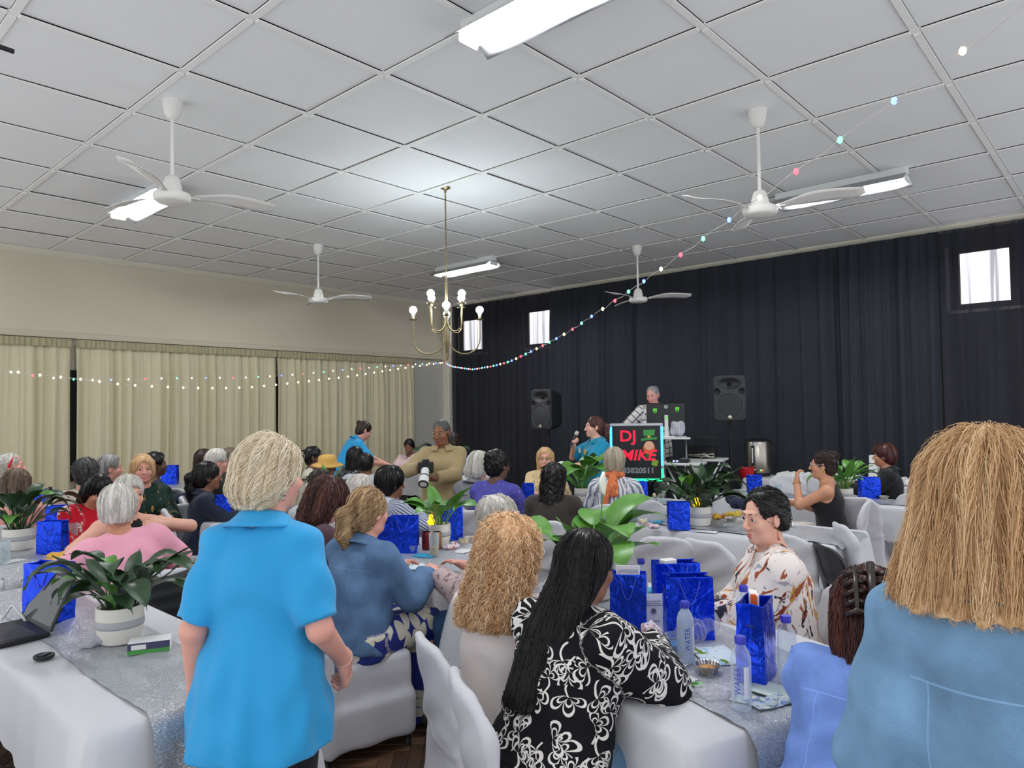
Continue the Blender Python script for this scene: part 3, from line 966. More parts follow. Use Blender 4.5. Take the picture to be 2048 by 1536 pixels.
    # ---- clothes
    def fold_noise(amp, seed, f=1.0):
        r = np.random.default_rng(seed); a = r.uniform(14, 30, 6) * f; b = r.uniform(0, 6, 6)
        return lambda P: amp * (np.sin(P[..., 2] * a[0] + 1.5 * np.sin(P[..., 0] * a[1] + b[0]) + 1.2 * np.sin(P[..., 1] * a[2] + b[1])) * .6 + .5 * np.sin((P[..., 0] + P[..., 1]) * a[3] * 1.3 + P[..., 2] * a[4] * .6 + b[2]) * np.sin(P[..., 2] * a[5] * .7 + b[3]))
    def guv(Sd, V):
        tg = Sd.tags(V); uv = np.zeros_like(V)
        q = (V - hip) @ Rt
        th = np.arctan2(q[:, 0], -q[:, 1])
        uv[:, 0] = th * .15 * g; uv[:, 1] = q[:, 2]
        for t_, a, b in [(2, AR[0][0], AR[0][1]), (3, AR[0][1], AR[0][2]), (4, AR[1][0], AR[1][1]), (5, AR[1][1], AR[1][2]), (6, LG[0][0], LG[0][1]), (7, LG[0][1], LG[0][2]), (8, LG[1][0], LG[1][1]), (9, LG[1][1], LG[1][2])]:
            m = tg == t_
            if m.any():
                u = nrm(b - a); e1 = nrm(np.cross(u, V3(.3, .2, .9))); e2 = np.cross(u, e1); r = V[m] - a
                uv[m, 0] = np.arctan2(r @ e1, r @ e2) * .055 + t_; uv[m, 1] = r @ u + t_ * .37
        return uv
    if bottom:
        S = Sdf(); e = bottom.get('ease', .008)
        if bottom['k'] == 'skirt':
            kn = (LG[0][1] + LG[1][1]) / 2
            fr = np.random.default_rng(5)
            S.sec(hip, np.eye(3), [(-.1 * H, .19 * g, .14 * g, 0, 0), (.03, .185 * g, .135 * g, 0, 0)], k=.02)
            if sit:
                S.rc(LG[0][0], LG[0][1], .098 * g, .088, k=.05, tag=6).rc(LG[1][0], LG[1][1], .098 * g, .088, k=.05, tag=8)
                S.ell((hip + kn) / 2, (.16, .25, .07), k=.05)
                S.sec(kn + V3(0, .0, 0), np.eye(3), [(-kn[2] + .02, .25, .15, 0, .03), (-kn[2] * .5, .21, .12, 0, .02), (-.02, .185, .09, 0, -.01), (.06, .15, .06, 0, -.03)], k=.04, fold=lambda th, z: .09 * np.sin(th * 9 + 1.3 * np.sin(th * 2)) * np.clip(-(z) * 2, 0, 1))
            else:
                S.sec(hip, np.eye(3), [(-.6 * H, .24 * g, .2 * g, 0, 0), (-.1, .19 * g, .14 * g, 0, 0), (.03, .16 * g, .12 * g, 0, 0)], k=.02, fold=lambda th, z: .05 * np.sin(th * 9))
        else:
            S.sec(hip, Rt if not sit else np.eye(3), [(-.10 * H, .11 * g + e, .10 * g + e, 0, -.01), (-.02, .172 * g + e, .122 * g + e, 0, -.012), (.05, .165 * g + e, .118 * g + e, 0, -.005)], k=.02)
            for (hj, kn, an), tg in zip(LG, (6, 8)):
                end = kn + (an - kn) * bottom.get('leg', .97)
                S.rc(hj, kn, .082 * g + e, .06 * g + e, k=.03, tag=tg).rc(kn, end, .06 * g + e, .05 + e, k=.02, tag=tg + 1)
        S.noise = fold_noise(.0035, 11)
        v_, f_ = S.mesh(h * 1.15)
        mesh_obj(bottom.get('name', 'skirt' if bottom['k'] == 'skirt' else 'trousers'), v_, f_, bottom['m'], root, attr={'guv': guv(S, v_)})
    if d < 5 or not sit:
        for (hj, kn, an) in LG:
            S = Sdf(); S.rc(an + V3(0, -.035, -.055), an + V3(0, .13, -.06), .038, .031, k=.02).rc(an + V3(0, -.02, -.0), an + V3(0, -.03, -.05), .036, .038, k=.02); S.cut((0, 0, .004), (0, 0, 1))
            v_, f_ = S.mesh(.011); mesh_obj('shoe', v_, f_, mat('shoe_dark', (34, 30, 30), .5), root)
    if top:
        e = top.get('ease', .016); hem = top.get('hem', -.09 if sit else -.12); fl = top.get('flare', 0.0)
        S = Sdf(); gt = g
        tab = [(hem * H, .172 * gt + e + fl, .128 * gt + e + fl, 0, -.012), (hem * .4 * H, .17 * gt + e + fl * .6, .125 * gt + e + fl * .6, 0, -.012), (.0, .17 * gt + e + fl * .3, .12 * gt + e + fl * .3, 0, -.012), (.10, .158 * gt + e, .11 * gt + e, 0, 0), (.2, .142 * gt + e, .104 * gt + e, 0, .006), (.33, .15 * gt + e, .112 * gt + e, 0, .004), (.40, .147 * (.5 + .5 * gt) + e * .8, .1 * (.5 + .5 * gt) + e * .8, 0, -.006), (.46, .105 + e * .6, .078 + e * .6, 0, -.014), (.50, .068 + e * .4, .064 + e * .4, 0, -.008)]
        tab = [(t * (H if i > 2 else 1), a * fb, b, x, y) for i, (t, a, b, x, y) in enumerate(tab)]
        fa = top.get('fold', .012)
        S.sec(hip, Rt, tab, k=.02, tag=1, fold=lambda th, z: fa * np.clip(.25 - z, 0, .5) * 3 * (.5 + np.sin(th * 7 + 6 * z + 1.5 * np.sin(2 * th)) * .6 + .4 * np.sin(th * 13 - 4 * z)))
        if not male and bust:
            for sx in (-1, 1): S.ell(hip + Rt @ V3(sx * .068 * g, .082 * g, .325 * H), (.062 * g * bust, .055 * g * bust, .06 * g * bust), Rt, k=.05, tag=1)
        sl = top.get('sl', .7)
        for (S_, E_, W_, hp), sx, tg in zip(AR, (-1, 1), (2, 4)):
            ag = (.55 + .45 * g)
            if sl <= 0: continue
            S.rc(nb + Rt @ V3(sx * .052, -.014, -.044 * H), S_, .036 * ag + e * .55, .05 * ag + e * .75, k=.04, tag=1)
            es = e * top.get('sleeve_ease', 1.0)
            if sl <= 1:
                end = S_ + (E_ - S_) * sl
                S.rc(S_, end, .052 * ag + e, .046 * ag + es * 1.15, k=.02, tag=tg, cap=True)
                S.cut(end, S_ - end) if False else None
            else:
                end = E_ + (W_ - E_) * min(sl - 1, .97)
                S.rc(S_, E_, .052 * ag + e, .043 * ag + es, k=.03, tag=tg).rc(E_, end, .043 * ag + es, .031 * ag + es * 1.1, k=.012, tag=tg + 1, cap=True)
        # neck opening
        S.rc(nb + Rt @ V3(0, top.get('vneck', .004), -.045), HP(0, -.01, -.07), .058 + top.get('neck', 0), .066, k=.006, op=1)
        if sl <= 0:
            for (S_, E_, W_, hp), sx in zip(AR, (-1, 1)): S.ell(S_ + Rt @ V3(sx * .035, .0, -.005), (.068, .1, .098), Rt, k=.01, op=1)
        S.noise = fold_noise(top.get('wr', .0045), 3 + len(key), top.get('wf', 1.3))
        for c_, n_ in top.get('cuts', ()): S.cut(c_, n_)
        v_, f_ = S.mesh(h)
        to = mesh_obj(top.get('name', 'shirt'), v_, f_, top['m'], root, attr={'guv': guv(S, v_)})
        if top.get('collar'):
            cm = top.get('cm', top['m']); mb = MB()
            c0 = nb + Rt @ V3(0, -.006, -.012)
            def cf(u, w):
                th = -math.pi + .4 + u * (2 * math.pi - .8)
                if w < .4: rr = .063 + .004 * w / .4; z = .0 + .052 * w / .4
                else: q = (w - .4) / .6; rr = .067 + .05 * q ** 1.2; z = .052 - .05 * q ** .8
                x, y = math.sin(th), math.cos(th)
                p = V3(x * rr * 1.06, -y * rr - .002, z - .034 * (1 - y) * .5 - .012)
                return tuple(c0 + Rt @ p)
            mb.grid(cf, 40, 9)
            co = mb.build('collar', cm, to, smooth=True)
            md = co.modifiers.new('s', 'SOLIDIFY'); md.thickness = .004
        if top.get('tabpts'): pass
    return dict(root=root, hc=hc, Rh=Rh, HP=HP, hip=hip, nb=nb, Rt=Rt, AR=AR, LG=LG, H=H, hs=hs, skin=ms)

def world_of(p, local):
    M = Matrix.Translation(p['root'].location) @ Matrix.Rotation(p['root'].rotation_euler[2], 4, 'Z')
    return M @ Vector(local)

def glasses(p, col=(40, 36, 36), clear=False):
    HP = p['HP']; mb = MB()
    for sx in (-1, 1):
        pts = [HP(sx * (.033 + .022 * math.cos(a)), .103 - .006 * abs(math.cos(a)), .004 + .017 * math.sin(a)) for a in np.linspace(0, 2 * math.pi, 15)]
        mb.tube(pts, .0016, 5, cap=False)
        mb.tube([HP(sx * .055, .096, .008), HP(sx * .076, .04, .01), HP(sx * .08, -.01, .006)], .0016, 5)
    mb.tube([HP(-.011, .103, .008), HP(0, .108, .011), HP(.011, .103, .008)], .0016, 5)
    mb.build('glasses', mat('spectacle_frame_%d' % col[0], col, .3), p['root'], smooth=True)
# ---------------------------------------------------------------- dress fabrics
def fabric(name, col, rough=.8, var=.06, bump=.12, bscale=420, sheen=.15):
    return mat(name, col, rough, var=var, vscale=9, bump=bump, bscale=bscale, sheen=sheen, spec=.25)

def _guv(nt):
    at = N(nt, 'ShaderNodeAttribute', attribute_name='guv')
    return at.outputs['Vector']

def denim(name, col):
    if name in MATS: return MATS[name]
    m, nt, b = _new(name); c = lin(col)
    tc = N(nt, 'ShaderNodeTexCoord')
    n1 = N(nt, 'ShaderNodeTexNoise', in_Scale=7.0, in_Detail=6.0); n2 = N(nt, 'ShaderNodeTexNoise', in_Scale=520.0, in_Detail=2.0)
    nt.links.new(tc.outputs['Object'], n1.inputs['Vector']); nt.links.new(tc.outputs['Object'], n2.inputs['Vector'])
    cr = N(nt, 'ShaderNodeValToRGB'); cr.color_ramp.elements[0].position = .3; cr.color_ramp.elements[1].position = .72
    cr.color_ramp.elements[0].color = tuple(v * .72 for v in c[:3]) + (1,); cr.color_ramp.elements[1].color = tuple(min(1, v * 1.35) for v in c[:3]) + (1,)
    nt.links.new(n1.outputs['Fac'], cr.inputs[0])
    mx = N(nt, 'ShaderNodeMix', data_type='RGBA', blend_type='OVERLAY'); mx.inputs[0].default_value = .25
    nt.links.new(cr.outputs[0], mx.inputs[6]); nt.links.new(n2.outputs['Color'], mx.inputs[7])
    # stitched seams: a yoke line across the back and two lines down from it
    def M(op, a, q):
        n = N(nt, 'ShaderNodeMath', operation=op)
        for i, v in enumerate((a, q)):
            if isinstance(v, (int, float)): n.inputs[i].default_value = v
            elif v is not None: nt.links.new(v, n.inputs[i])
        return n.outputs[0]
    sx = N(nt, 'ShaderNodeSeparateXYZ'); nt.links.new(_guv(nt), sx.inputs[0]); u_, v__ = sx.outputs[0], sx.outputs[1]
    yoke = M('MULTIPLY', M('LESS_THAN', M('ABSOLUTE', M('SUBTRACT', v__, .335), None), .002), M('LESS_THAN', M('ABSOLUTE', u_, None), .6))
    dn = M('MULTIPLY', M('LESS_THAN', M('ABSOLUTE', M('SUBTRACT', M('ABSOLUTE', u_, None), .085), None), .0018), M('LESS_THAN', v__, .335))
    seam = M('MAXIMUM', yoke, dn)
    mz = N(nt, 'ShaderNodeMix', data_type='RGBA'); mz.inputs[7].default_value = tuple(min(1, v * 1.6 + .02) for v in c[:3]) + (1,)
    nt.links.new(M('MULTIPLY', seam, .5), mz.inputs[0]); nt.links.new(mx.outputs[2], mz.inputs[6]); nt.links.new(mz.outputs[2], b.inputs['Base Color'])
    bp = N(nt, 'ShaderNodeBump', in_Strength=.25, in_Distance=.01); nt.links.new(n2.outputs['Fac'], bp.inputs['Height']); nt.links.new(bp.outputs[0], b.inputs['Normal'])
    b.inputs['Roughness'].default_value = .85; b.inputs['Specular IOR Level'].default_value = .2
    MATS[name] = m; return m

def stripes(name, c1, c2, freq=40., duty=.5, axis=0, wob=0.0):
    if name in MATS: return MATS[name]
    m, nt, b = _new(name); v = _guv(nt)
    sx = N(nt, 'ShaderNodeSeparateXYZ'); nt.links.new(v, sx.inputs[0])
    no = N(nt, 'ShaderNodeTexNoise', in_Scale=9.0); nt.links.new(v, no.inputs['Vector'])
    ml = N(nt, 'ShaderNodeMath', operation='MULTIPLY_ADD'); ml.inputs[1].default_value = wob; nt.links.new(no.outputs['Fac'], ml.inputs[0]); nt.links.new(sx.outputs[axis], ml.inputs[2])
    mm = N(nt, 'ShaderNodeMath', operation='MULTIPLY'); mm.inputs[1].default_value = freq; nt.links.new(ml.outputs[0], mm.inputs[0])
    fr = N(nt, 'ShaderNodeMath', operation='FRACT'); nt.links.new(mm.outputs[0], fr.inputs[0])
    gt = N(nt, 'ShaderNodeMath', operation='GREATER_THAN'); gt.inputs[1].default_value = duty; nt.links.new(fr.outputs[0], gt.inputs[0])
    mx = N(nt, 'ShaderNodeMix', data_type='RGBA'); mx.inputs[6].default_value = lin(c1); mx.inputs[7].default_value = lin(c2)
    nt.links.new(gt.outputs[0], mx.inputs[0]); nt.links.new(mx.outputs[2], b.inputs['Base Color'])
    b.inputs['Roughness'].default_value = .8; b.inputs['Specular IOR Level'].default_value = .2
    MATS[name] = m; return m

def plaid(name, c1, c2, freq=11.):
    if name in MATS: return MATS[name]
    m, nt, b = _new(name); v = _guv(nt)
    sx = N(nt, 'ShaderNodeSeparateXYZ'); nt.links.new(v, sx.inputs[0]); outs = []
    for a in (0, 1):
        mm = N(nt, 'ShaderNodeMath', operation='MULTIPLY'); mm.inputs[1].default_value = freq; nt.links.new(sx.outputs[a], mm.inputs[0])
        fr = N(nt, 'ShaderNodeMath', operation='FRACT'); nt.links.new(mm.outputs[0], fr.inputs[0])
        gt = N(nt, 'ShaderNodeMath', operation='GREATER_THAN'); gt.inputs[1].default_value = .86; nt.links.new(fr.outputs[0], gt.inputs[0]); outs.append(gt)
    mx_ = N(nt, 'ShaderNodeMath', operation='MAXIMUM'); nt.links.new(outs[0].outputs[0], mx_.inputs[0]); nt.links.new(outs[1].outputs[0], mx_.inputs[1])
    mx = N(nt, 'ShaderNodeMix', data_type='RGBA'); mx.inputs[6].default_value = lin(c1); mx.inputs[7].default_value = lin(c2)
    nt.links.new(mx_.outputs[0], mx.inputs[0]); nt.links.new(mx.outputs[2], b.inputs['Base Color']); b.inputs['Roughness'].default_value = .8
    MATS[name] = m; return m

def petals(name, ground, ink, scale=11., lines=True, npet=2.5, width=.045, size=.42, thresh=None):
    """scattered looping flower outlines (or solid blooms) on a plain ground"""
    if name in MATS: return MATS[name]
    m, nt, b = _new(name); v = _guv(nt)
    def M(op, a, c=None, d=None):
        n = N(nt, 'ShaderNodeMath', operation=op)
        for i, q in enumerate((a, c, d)):
            if q is None: continue
            if isinstance(q, (int, float)): n.inputs[i].default_value = q
            else: nt.links.new(q, n.inputs[i])
        return n.outputs[0]
    wn = N(nt, 'ShaderNodeTexNoise', in_Scale=14.0, in_Detail=1.0); nt.links.new(v, wn.inputs['Vector'])
    wv = N(nt, 'ShaderNodeVectorMath', operation='MULTIPLY_ADD'); wv.inputs[1].default_value = (.03, .03, .0); nt.links.new(wn.outputs['Color'], wv.inputs[0]); nt.links.new(v, wv.inputs[2])
    best = None
    for layer in range(2):
        sc = N(nt, 'ShaderNodeVectorMath', operation='MULTIPLY_ADD'); sc.inputs[1].default_value = (scale, scale, 0); sc.inputs[2].default_value = (layer * 3.37, layer * 1.71, 0)
        nt.links.new(wv.outputs[0], sc.inputs[0])
        vo = N(nt, 'ShaderNodeTexVoronoi', voronoi_dimensions='2D', in_Scale=1.0, in_Randomness=.75); nt.links.new(sc.outputs[0], vo.inputs['Vector'])
        df = N(nt, 'ShaderNodeVectorMath', operation='SUBTRACT'); nt.links.new(sc.outputs[0], df.inputs[0]); nt.links.new(vo.outputs['Position'], df.inputs[1])
        sx = N(nt, 'ShaderNodeSeparateXYZ'); nt.links.new(df.outputs[0], sx.inputs[0])
        cs = N(nt, 'ShaderNodeSeparateColor'); nt.links.new(vo.outputs['Color'], cs.inputs[0])
        th = M('ADD', M('ARCTAN2', sx.outputs[0], sx.outputs[1]), M('MULTIPLY', cs.outputs[0], 6.283))
        r = M('SQRT', M('ADD', M('MULTIPLY', sx.outputs[0], sx.outputs[0]), M('MULTIPLY', sx.outputs[1], sx.outputs[1])))
        pet = M('ABSOLUTE', M('COSINE', M('MULTIPLY', th, npet)))
        half = M('GREATER_THAN', M('COSINE', th), -.35)
        rad = M('MULTIPLY', M('POWER', pet, .55), size)
        if lines:
            l1 = M('LESS_THAN', M('ABSOLUTE', M('SUBTRACT', r, rad)), width)
            l2 = M('LESS_THAN', M('ABSOLUTE', M('SUBTRACT', r, M('MULTIPLY', rad, .55))), width * .62)
            ring = M('MULTIPLY', M('MAXIMUM', l1, l2), half)
            stem = M('MULTIPLY', M('LESS_THAN', M('ABSOLUTE', M('ADD', sx.outputs[0], M('MULTIPLY', M('SINE', M('MULTIPLY', sx.outputs[1], 7.)), .1))), width * .7), M('LESS_THAN', r, .5))
            res = M('MAXIMUM', ring, M('MULTIPLY', stem, M('SUBTRACT', 1.0, half)))
        else:
            res = M('MULTIPLY', M('LESS_THAN', r, rad), M('GREATER_THAN', cs.outputs[1], thresh if thresh is not None else .35))
        best = res if best is None else M('MAXIMUM', best, res)
        if not lines: break
    mx = N(nt, 'ShaderNodeMix', data_type='RGBA'); mx.inputs[6].default_value = lin(ground); mx.inputs[7].default_value = lin(ink)
    nt.links.new(best, mx.inputs[0]); nt.links.new(mx.outputs[2], b.inputs['Base Color'])
    b.inputs['Roughness'].default_value = .75; b.inputs['Specular IOR Level'].default_value = .2
    MATS[name] = m; return m

def splash(name, ground, inks, scale=16., stretch=2.2, thr=.60, vec='guv'):
    """loose painted blots in several colours"""
    if name in MATS: return MATS[name]
    m, nt, b = _new(name)
    if vec == 'guv': v = _guv(nt)
    else: v = N(nt, 'ShaderNodeTexCoord').outputs['Object']
    cur = lin(ground); prev = None
    for i, (c, t) in enumerate(inks):
        mp = N(nt, 'ShaderNodeMapping'); mp.inputs['Location'].default_value = (i * 1.3, i * .7, i * .31); mp.inputs['Rotation'].default_value = (0, 0, .7 * i + .4); mp.inputs['Scale'].default_value = (scale, scale / stretch, scale)
        nt.links.new(v, mp.inputs['Vector'])
        no = N(nt, 'ShaderNodeTexNoise', in_Scale=1.0, in_Detail=3.0, in_Roughness=.6, in_Distortion=.8); nt.links.new(mp.outputs[0], no.inputs['Vector'])
        gt = N(nt, 'ShaderNodeMapRange'); gt.inputs[1].default_value = t; gt.inputs[2].default_value = t + .025; nt.links.new(no.outputs['Fac'], gt.inputs[0])
        mx = N(nt, 'ShaderNodeMix', data_type='RGBA'); mx.inputs[7].default_value = lin(c)
        if prev is None: mx.inputs[6].default_value = cur
        else: nt.links.new(prev, mx.inputs[6])
        nt.links.new(gt.outputs[0], mx.inputs[0]); prev = mx.outputs[2]
    nt.links.new(prev, b.inputs['Base Color']); b.inputs['Roughness'].default_value = .75; b.inputs['Specular IOR Level'].default_value = .2
    MATS[name] = m; return m
# ---------------------------------------------------------------- lamps on the ceiling
M_lampw = mat('lamp_white_enamel', (158, 160, 162), .4)
M_tube = mat('fluorescent_tube_glow', (255, 255, 255), .4, emit=(250, 252, 255), estr=TUBE_POWER)
M_fit = mat('lamp_holder_white', (222, 224, 222), .5)
def tube_light(x, y, label):
    root = empty('fluorescent_light', (x, y, CEIL)); tag(root, label, 'ceiling light', 'twin tube fluorescent lights')
    L = .61
    MB().box((0, 0, -.035), (L, .05, .035), bev=.006).build('channel', M_fit, root)
    def refl(u, v):
        s = -1 + 2 * u; a = abs(s)
        yy = s * .17; z = -.072 - .008 - .075 * max(a - .35, 0) ** 1.4 * 1.7
        return (-L + 2 * L * v, yy, z)
    o = MB().grid(refl, 17, 2).build('reflector', M_lampw, root, smooth=True)
    md = o.modifiers.new('s', 'SOLIDIFY'); md.thickness = .003
    for sy in (-1, 1):
        MB().tube([(-L + .035, sy * .045, -.115), (L - .035, sy * .045, -.115)], .0135, 12).build('tube', M_tube, root, smooth=True, angle=60)
    for sx in (-1, 1):
        MB().box((sx * (L - .012), 0, -.108), (.012, .075, .03), bev=.008).build('lamp_holder', M_fit, root)
    return root
tube_light(-2.2, 2.77, 'twin tube fluorescent light at the top edge nearest the viewer')
tube_light(-7.42, 2.72, 'twin tube fluorescent light behind the near left ceiling fan')
tube_light(-2.2, 7.27, 'twin tube fluorescent light behind the near right ceiling fan')
tube_light(-7.5, 7.3, 'small distant twin tube fluorescent light behind the chandelier chain')

M_fanw = mat('fan_white_enamel', (230, 228, 222), .45)
M_blade = mat('fan_blade_white', (222, 219, 214), .55, var=.05, vscale=9)
def fan(x, y, ang, drop, label):
    root = empty('ceiling_fan', (x, y, CEIL)); tag(root, label, 'ceiling fan', 'white three-blade ceiling fans')
    MB().lathe([(.068, 0), (.066, -.03), (.055, -.09), (.034, -.128), (.018, -.135)], n=20).build('canopy', M_fanw, root, smooth=True, angle=50)
    MB().tube([(0, 0, -.12), (0, 0, -drop + .1)], .0125, 12).build('down_rod', M_fanw, root, smooth=True, angle=50)
    MB().lathe([(.02, -drop + .13), (.045, -drop + .115), (.062, -drop + .05), (.066, -drop + .01), (.118, -drop), (.125, -drop - .02), (.12, -drop - .048), (.1, -drop - .062), (1e-5, -drop - .068)], n=28).build('motor', M_fanw, root, smooth=True, angle=45)
    for k in range(3):
        a = R(ang + 120 * k)
        def bl(u, v):
            r = .14 + .56 * v
            w = (.028 + .04 * smoothstep(v * 2.2)) * (1 - .5 * max(v - .86, 0) / .14)
            s = (u - .5) * 2 * w
            z = .022 * math.sin(v * 3.4) - s * .32 + .02 * (max(v - .8, 0) / .2) ** 2
            return (r, s, z)
        mb = MB().grid(bl, 5, 13)
        o = mb.build('blade', M_blade, root, smooth=True, loc=(0, 0, -drop - .012), rot=(0, 0, a))
        md = o.modifiers.new('s', 'SOLIDIFY'); md.thickness = .005
        MB().box((.135, 0, 0), (.045, .014, .004)).build('blade_arm', M_fanw, root, loc=(0, 0, -drop - .012), rot=(0, 0, a))
fan(-5.02, 2.05, 75, .66, 'white ceiling fan nearest the left, in front of a lit tube light')
fan(-2.09, 5.08, 8, .73, 'large white ceiling fan at the right with a stained blade')
fan(-8.07, 5.17, 40, .71, 'white ceiling fan in front of the cream wall')
fan(-5.11, 8.25, 28, .71, 'white ceiling fan in front of the black drapes')

M_brass = mat('antique_brass', (140, 124, 92), .38, metal=.85)
M_bulb = mat('chandelier_bulb_glow', (255, 255, 255), .3, emit=(235, 250, 255), estr=BULB_POWER)
M_candle = mat('bulb_neck_white', (232, 236, 236), .4)
def chandelier(x, y):
    root = empty('chandelier', (x, y, CEIL)); tag(root, 'brass chandelier with curved arms and glowing round bulbs on a long chain', 'chandelier')
    zb = 2.18 - CEIL
    MB().lathe([(.05, 0), (.05, -.008), (.03, -.02), (.012, -.03), (.012, -.05)], n=20).build('ceiling_rose', M_brass, root, smooth=True, angle=40)
    mb = MB()
    for k in range(34):
        z = -.05 - k * .026; a = (k % 2) * math.pi / 2
        pts = [(math.cos(a) * .008 * math.cos(t), math.sin(a) * .008 * math.cos(t), z - .017 + .02 * math.sin(t)) for t in np.linspace(0, 2 * math.pi, 9)]
        mb.tube(pts, .0028, 5, cap=False)
    mb.tube([(.004 * math.sin(k), .004 * math.cos(k), -.05 - k * .028) for k in range(33)], .0035, 5)
    tag(mb.build('chain', M_brass, root, smooth=True), kind='stuff')
    MB().lathe([(.006, -.93), (.013, -.95), (.013, -1.2), (.02, -1.22), (.017, -1.30), (.014, zb + .28), (.02, zb + .26), (.02, zb + .2), (.016, zb + .03), (.006, zb)], n=14).build('stem', M_brass, root, smooth=True, angle=50)
    def arm(ang, r, z0, z1, lit):
        ca, sa = math.cos(ang), math.sin(ang)
        pts = [(.014, z0)]
        depth = (z1 - z0) * .0 - .17 * (r / .32)
        for t in np.linspace(0, 1, 15):
            th = math.pi * (1 - t) ; rr = r / 2 - math.cos(math.pi * t) * r / 2
            pts.append((.014 + (r - .014) * (rr / r), z0 + depth * math.sin(math.pi * t) ** .9 + (z1 - .18 - z0) * t ** 2.2))
        pts.append((r, z1))
        MB().tube([(p * ca, p * sa, z) for p, z in pts], .0065, 8).lathe([(.036, z1 - .004), (.04, z1 + .004), (.02, z1), (.012, z1 + .02)], (r * ca, r * sa, 0), 16).build('arm', M_brass, root, smooth=True, angle=50)
        MB().lathe([(.012, 0), (.016, .03), (.028, .062)], (r * ca, r * sa, z1 + .015), 14).build('bulb_neck', M_candle, root, smooth=True)
        MB().lathe([(.027 * 1.0, -.018)] + [(.036 * math.cos(t), .036 * math.sin(t)) for t in np.linspace(-.5, 1.5, 8)] + [(1e-5, .036)], (r * ca, r * sa, z1 + .095), 16).build('bulb', M_bulb if lit else M_candle, root, smooth=True)
    for k in range(4): arm(R(47 + 90 * k), .325, zb + .24, zb + .40, True)
    for k in range(4): arm(R(92 + 90 * k), .21, zb + .40, zb + .54, True)
chandelier(-5.09, 4.70)

# ---------------------------------------------------------------- fairy light strings
LEDC = dict(red=((255, 40, 50), 10.), blue=((50, 70, 255), 14.), green=((60, 255, 150), 9.), warm=((255, 214, 130), 12.), white=((250, 244, 225), 8.))
def led_mat(k):
    m = mat('led_' + k, LEDC[k][0], .3, emit=LEDC[k][0], estr=LEDC[k][1]); m.cycles.emission_sampling = 'NONE'; return m
M_wire = mat('clear_silver_wire', (196, 192, 186), .4)
def string_lights(label, pts3, spacing, seq, size=.012):
    P = np.array(pts3, float)
    s = np.concatenate([[0], np.cumsum(np.linalg.norm(np.diff(P, axis=0), axis=1))])
    ss = np.arange(0, s[-1], .05); C = np.stack([np.interp(ss, s, P[:, k]) for k in range(3)], 1)
    for _ in range(6): C[1:-1] = (C[:-2] + 2 * C[1:-1] + C[2:]) / 4
    root = empty('string_lights', tuple(C[0])); tag(root, label, 'fairy lights', 'fairy light strings')
    loc = C - C[0]
    MB().tube([tuple(q + V3(0, 0, .003 * math.sin(k * 2.1))) for k, q in enumerate(loc)], .0008, 4).build('wire', M_wire, root, smooth=True)
    me = {}
    for n, t in enumerate(np.arange(spacing * .5, ss[-1], spacing)):
        p = [np.interp(t, ss, loc[:, k]) for k in range(3)]; c = seq[n % len(seq)]
        if c not in me:
            o = MB().lathe([(1e-5, -size), (size * .55, -size * .6), (size * .75, 0), (size * .55, size * .6), (1e-5, size)], n=8).build('led', led_mat(c), root, smooth=True); me[c] = o.data
        else:
            o = bpy.data.objects.new('led', me[c]); link(o, root)
        o.location = p
def run(ang, pts, x0=-5.1, y0=4.69): return [(x0 + s * math.cos(R(ang)), y0 + s * math.sin(R(ang)), z) for s, z in pts]
string_lights('string of coloured fairy lights sweeping up from the chandelier to the upper right', run(323, [(0, 2.16), (.09, 2.14), (.63, 2.08), (1.94, 1.98), (2.81, 1.95), (3.36, 1.94), (3.83, 1.95), (4.2, 1.96), (4.49, 1.97), (4.75, 1.99), (5.19, 2.02), (5.86, 2.08), (6.2, 2.11), (6.75, 2.17)]), .112, ['red', 'green', 'blue', 'warm'], .0056)
string_lights('string of coloured fairy lights running left from the chandelier', run(281, [(0, 2.16), (.68, 2.1), (1.31, 2.04), (1.84, 1.98), (2.3, 1.94), (2.86, 1.92), (3.41, 1.89), (3.64, 1.9), (3.83, 1.93), (4.9, 2.15)]), .104, ['white', 'blue', 'warm', 'green', 'white', 'red'], .006)
string_lights('string of warm yellow fairy lights sagging in front of the cream curtains', run(281, [(0, 2.16), (.68, 2.07), (1.31, 1.98), (1.84, 1.92), (2.3, 1.87), (2.69, 1.86), (3.18, 1.87), (3.42, 1.9), (3.74, 1.92), (3.83, 1.94), (4.9, 2.2)], -5.13), .106, ['warm'], .0075)
M_blackmet = mat('black_metal', (30, 30, 32), .5, metal=.3)
o = MB().tube([(-3.9, .35, 3.43), (-3.96, .88, 3.43)], .012, 8).box((-3.9, .37, 3.66), (.012, .012, .235)).build('ceiling_bar', M_blackmet); tag(o, 'thin black bar hanging under the ceiling at the upper left edge', 'bar')

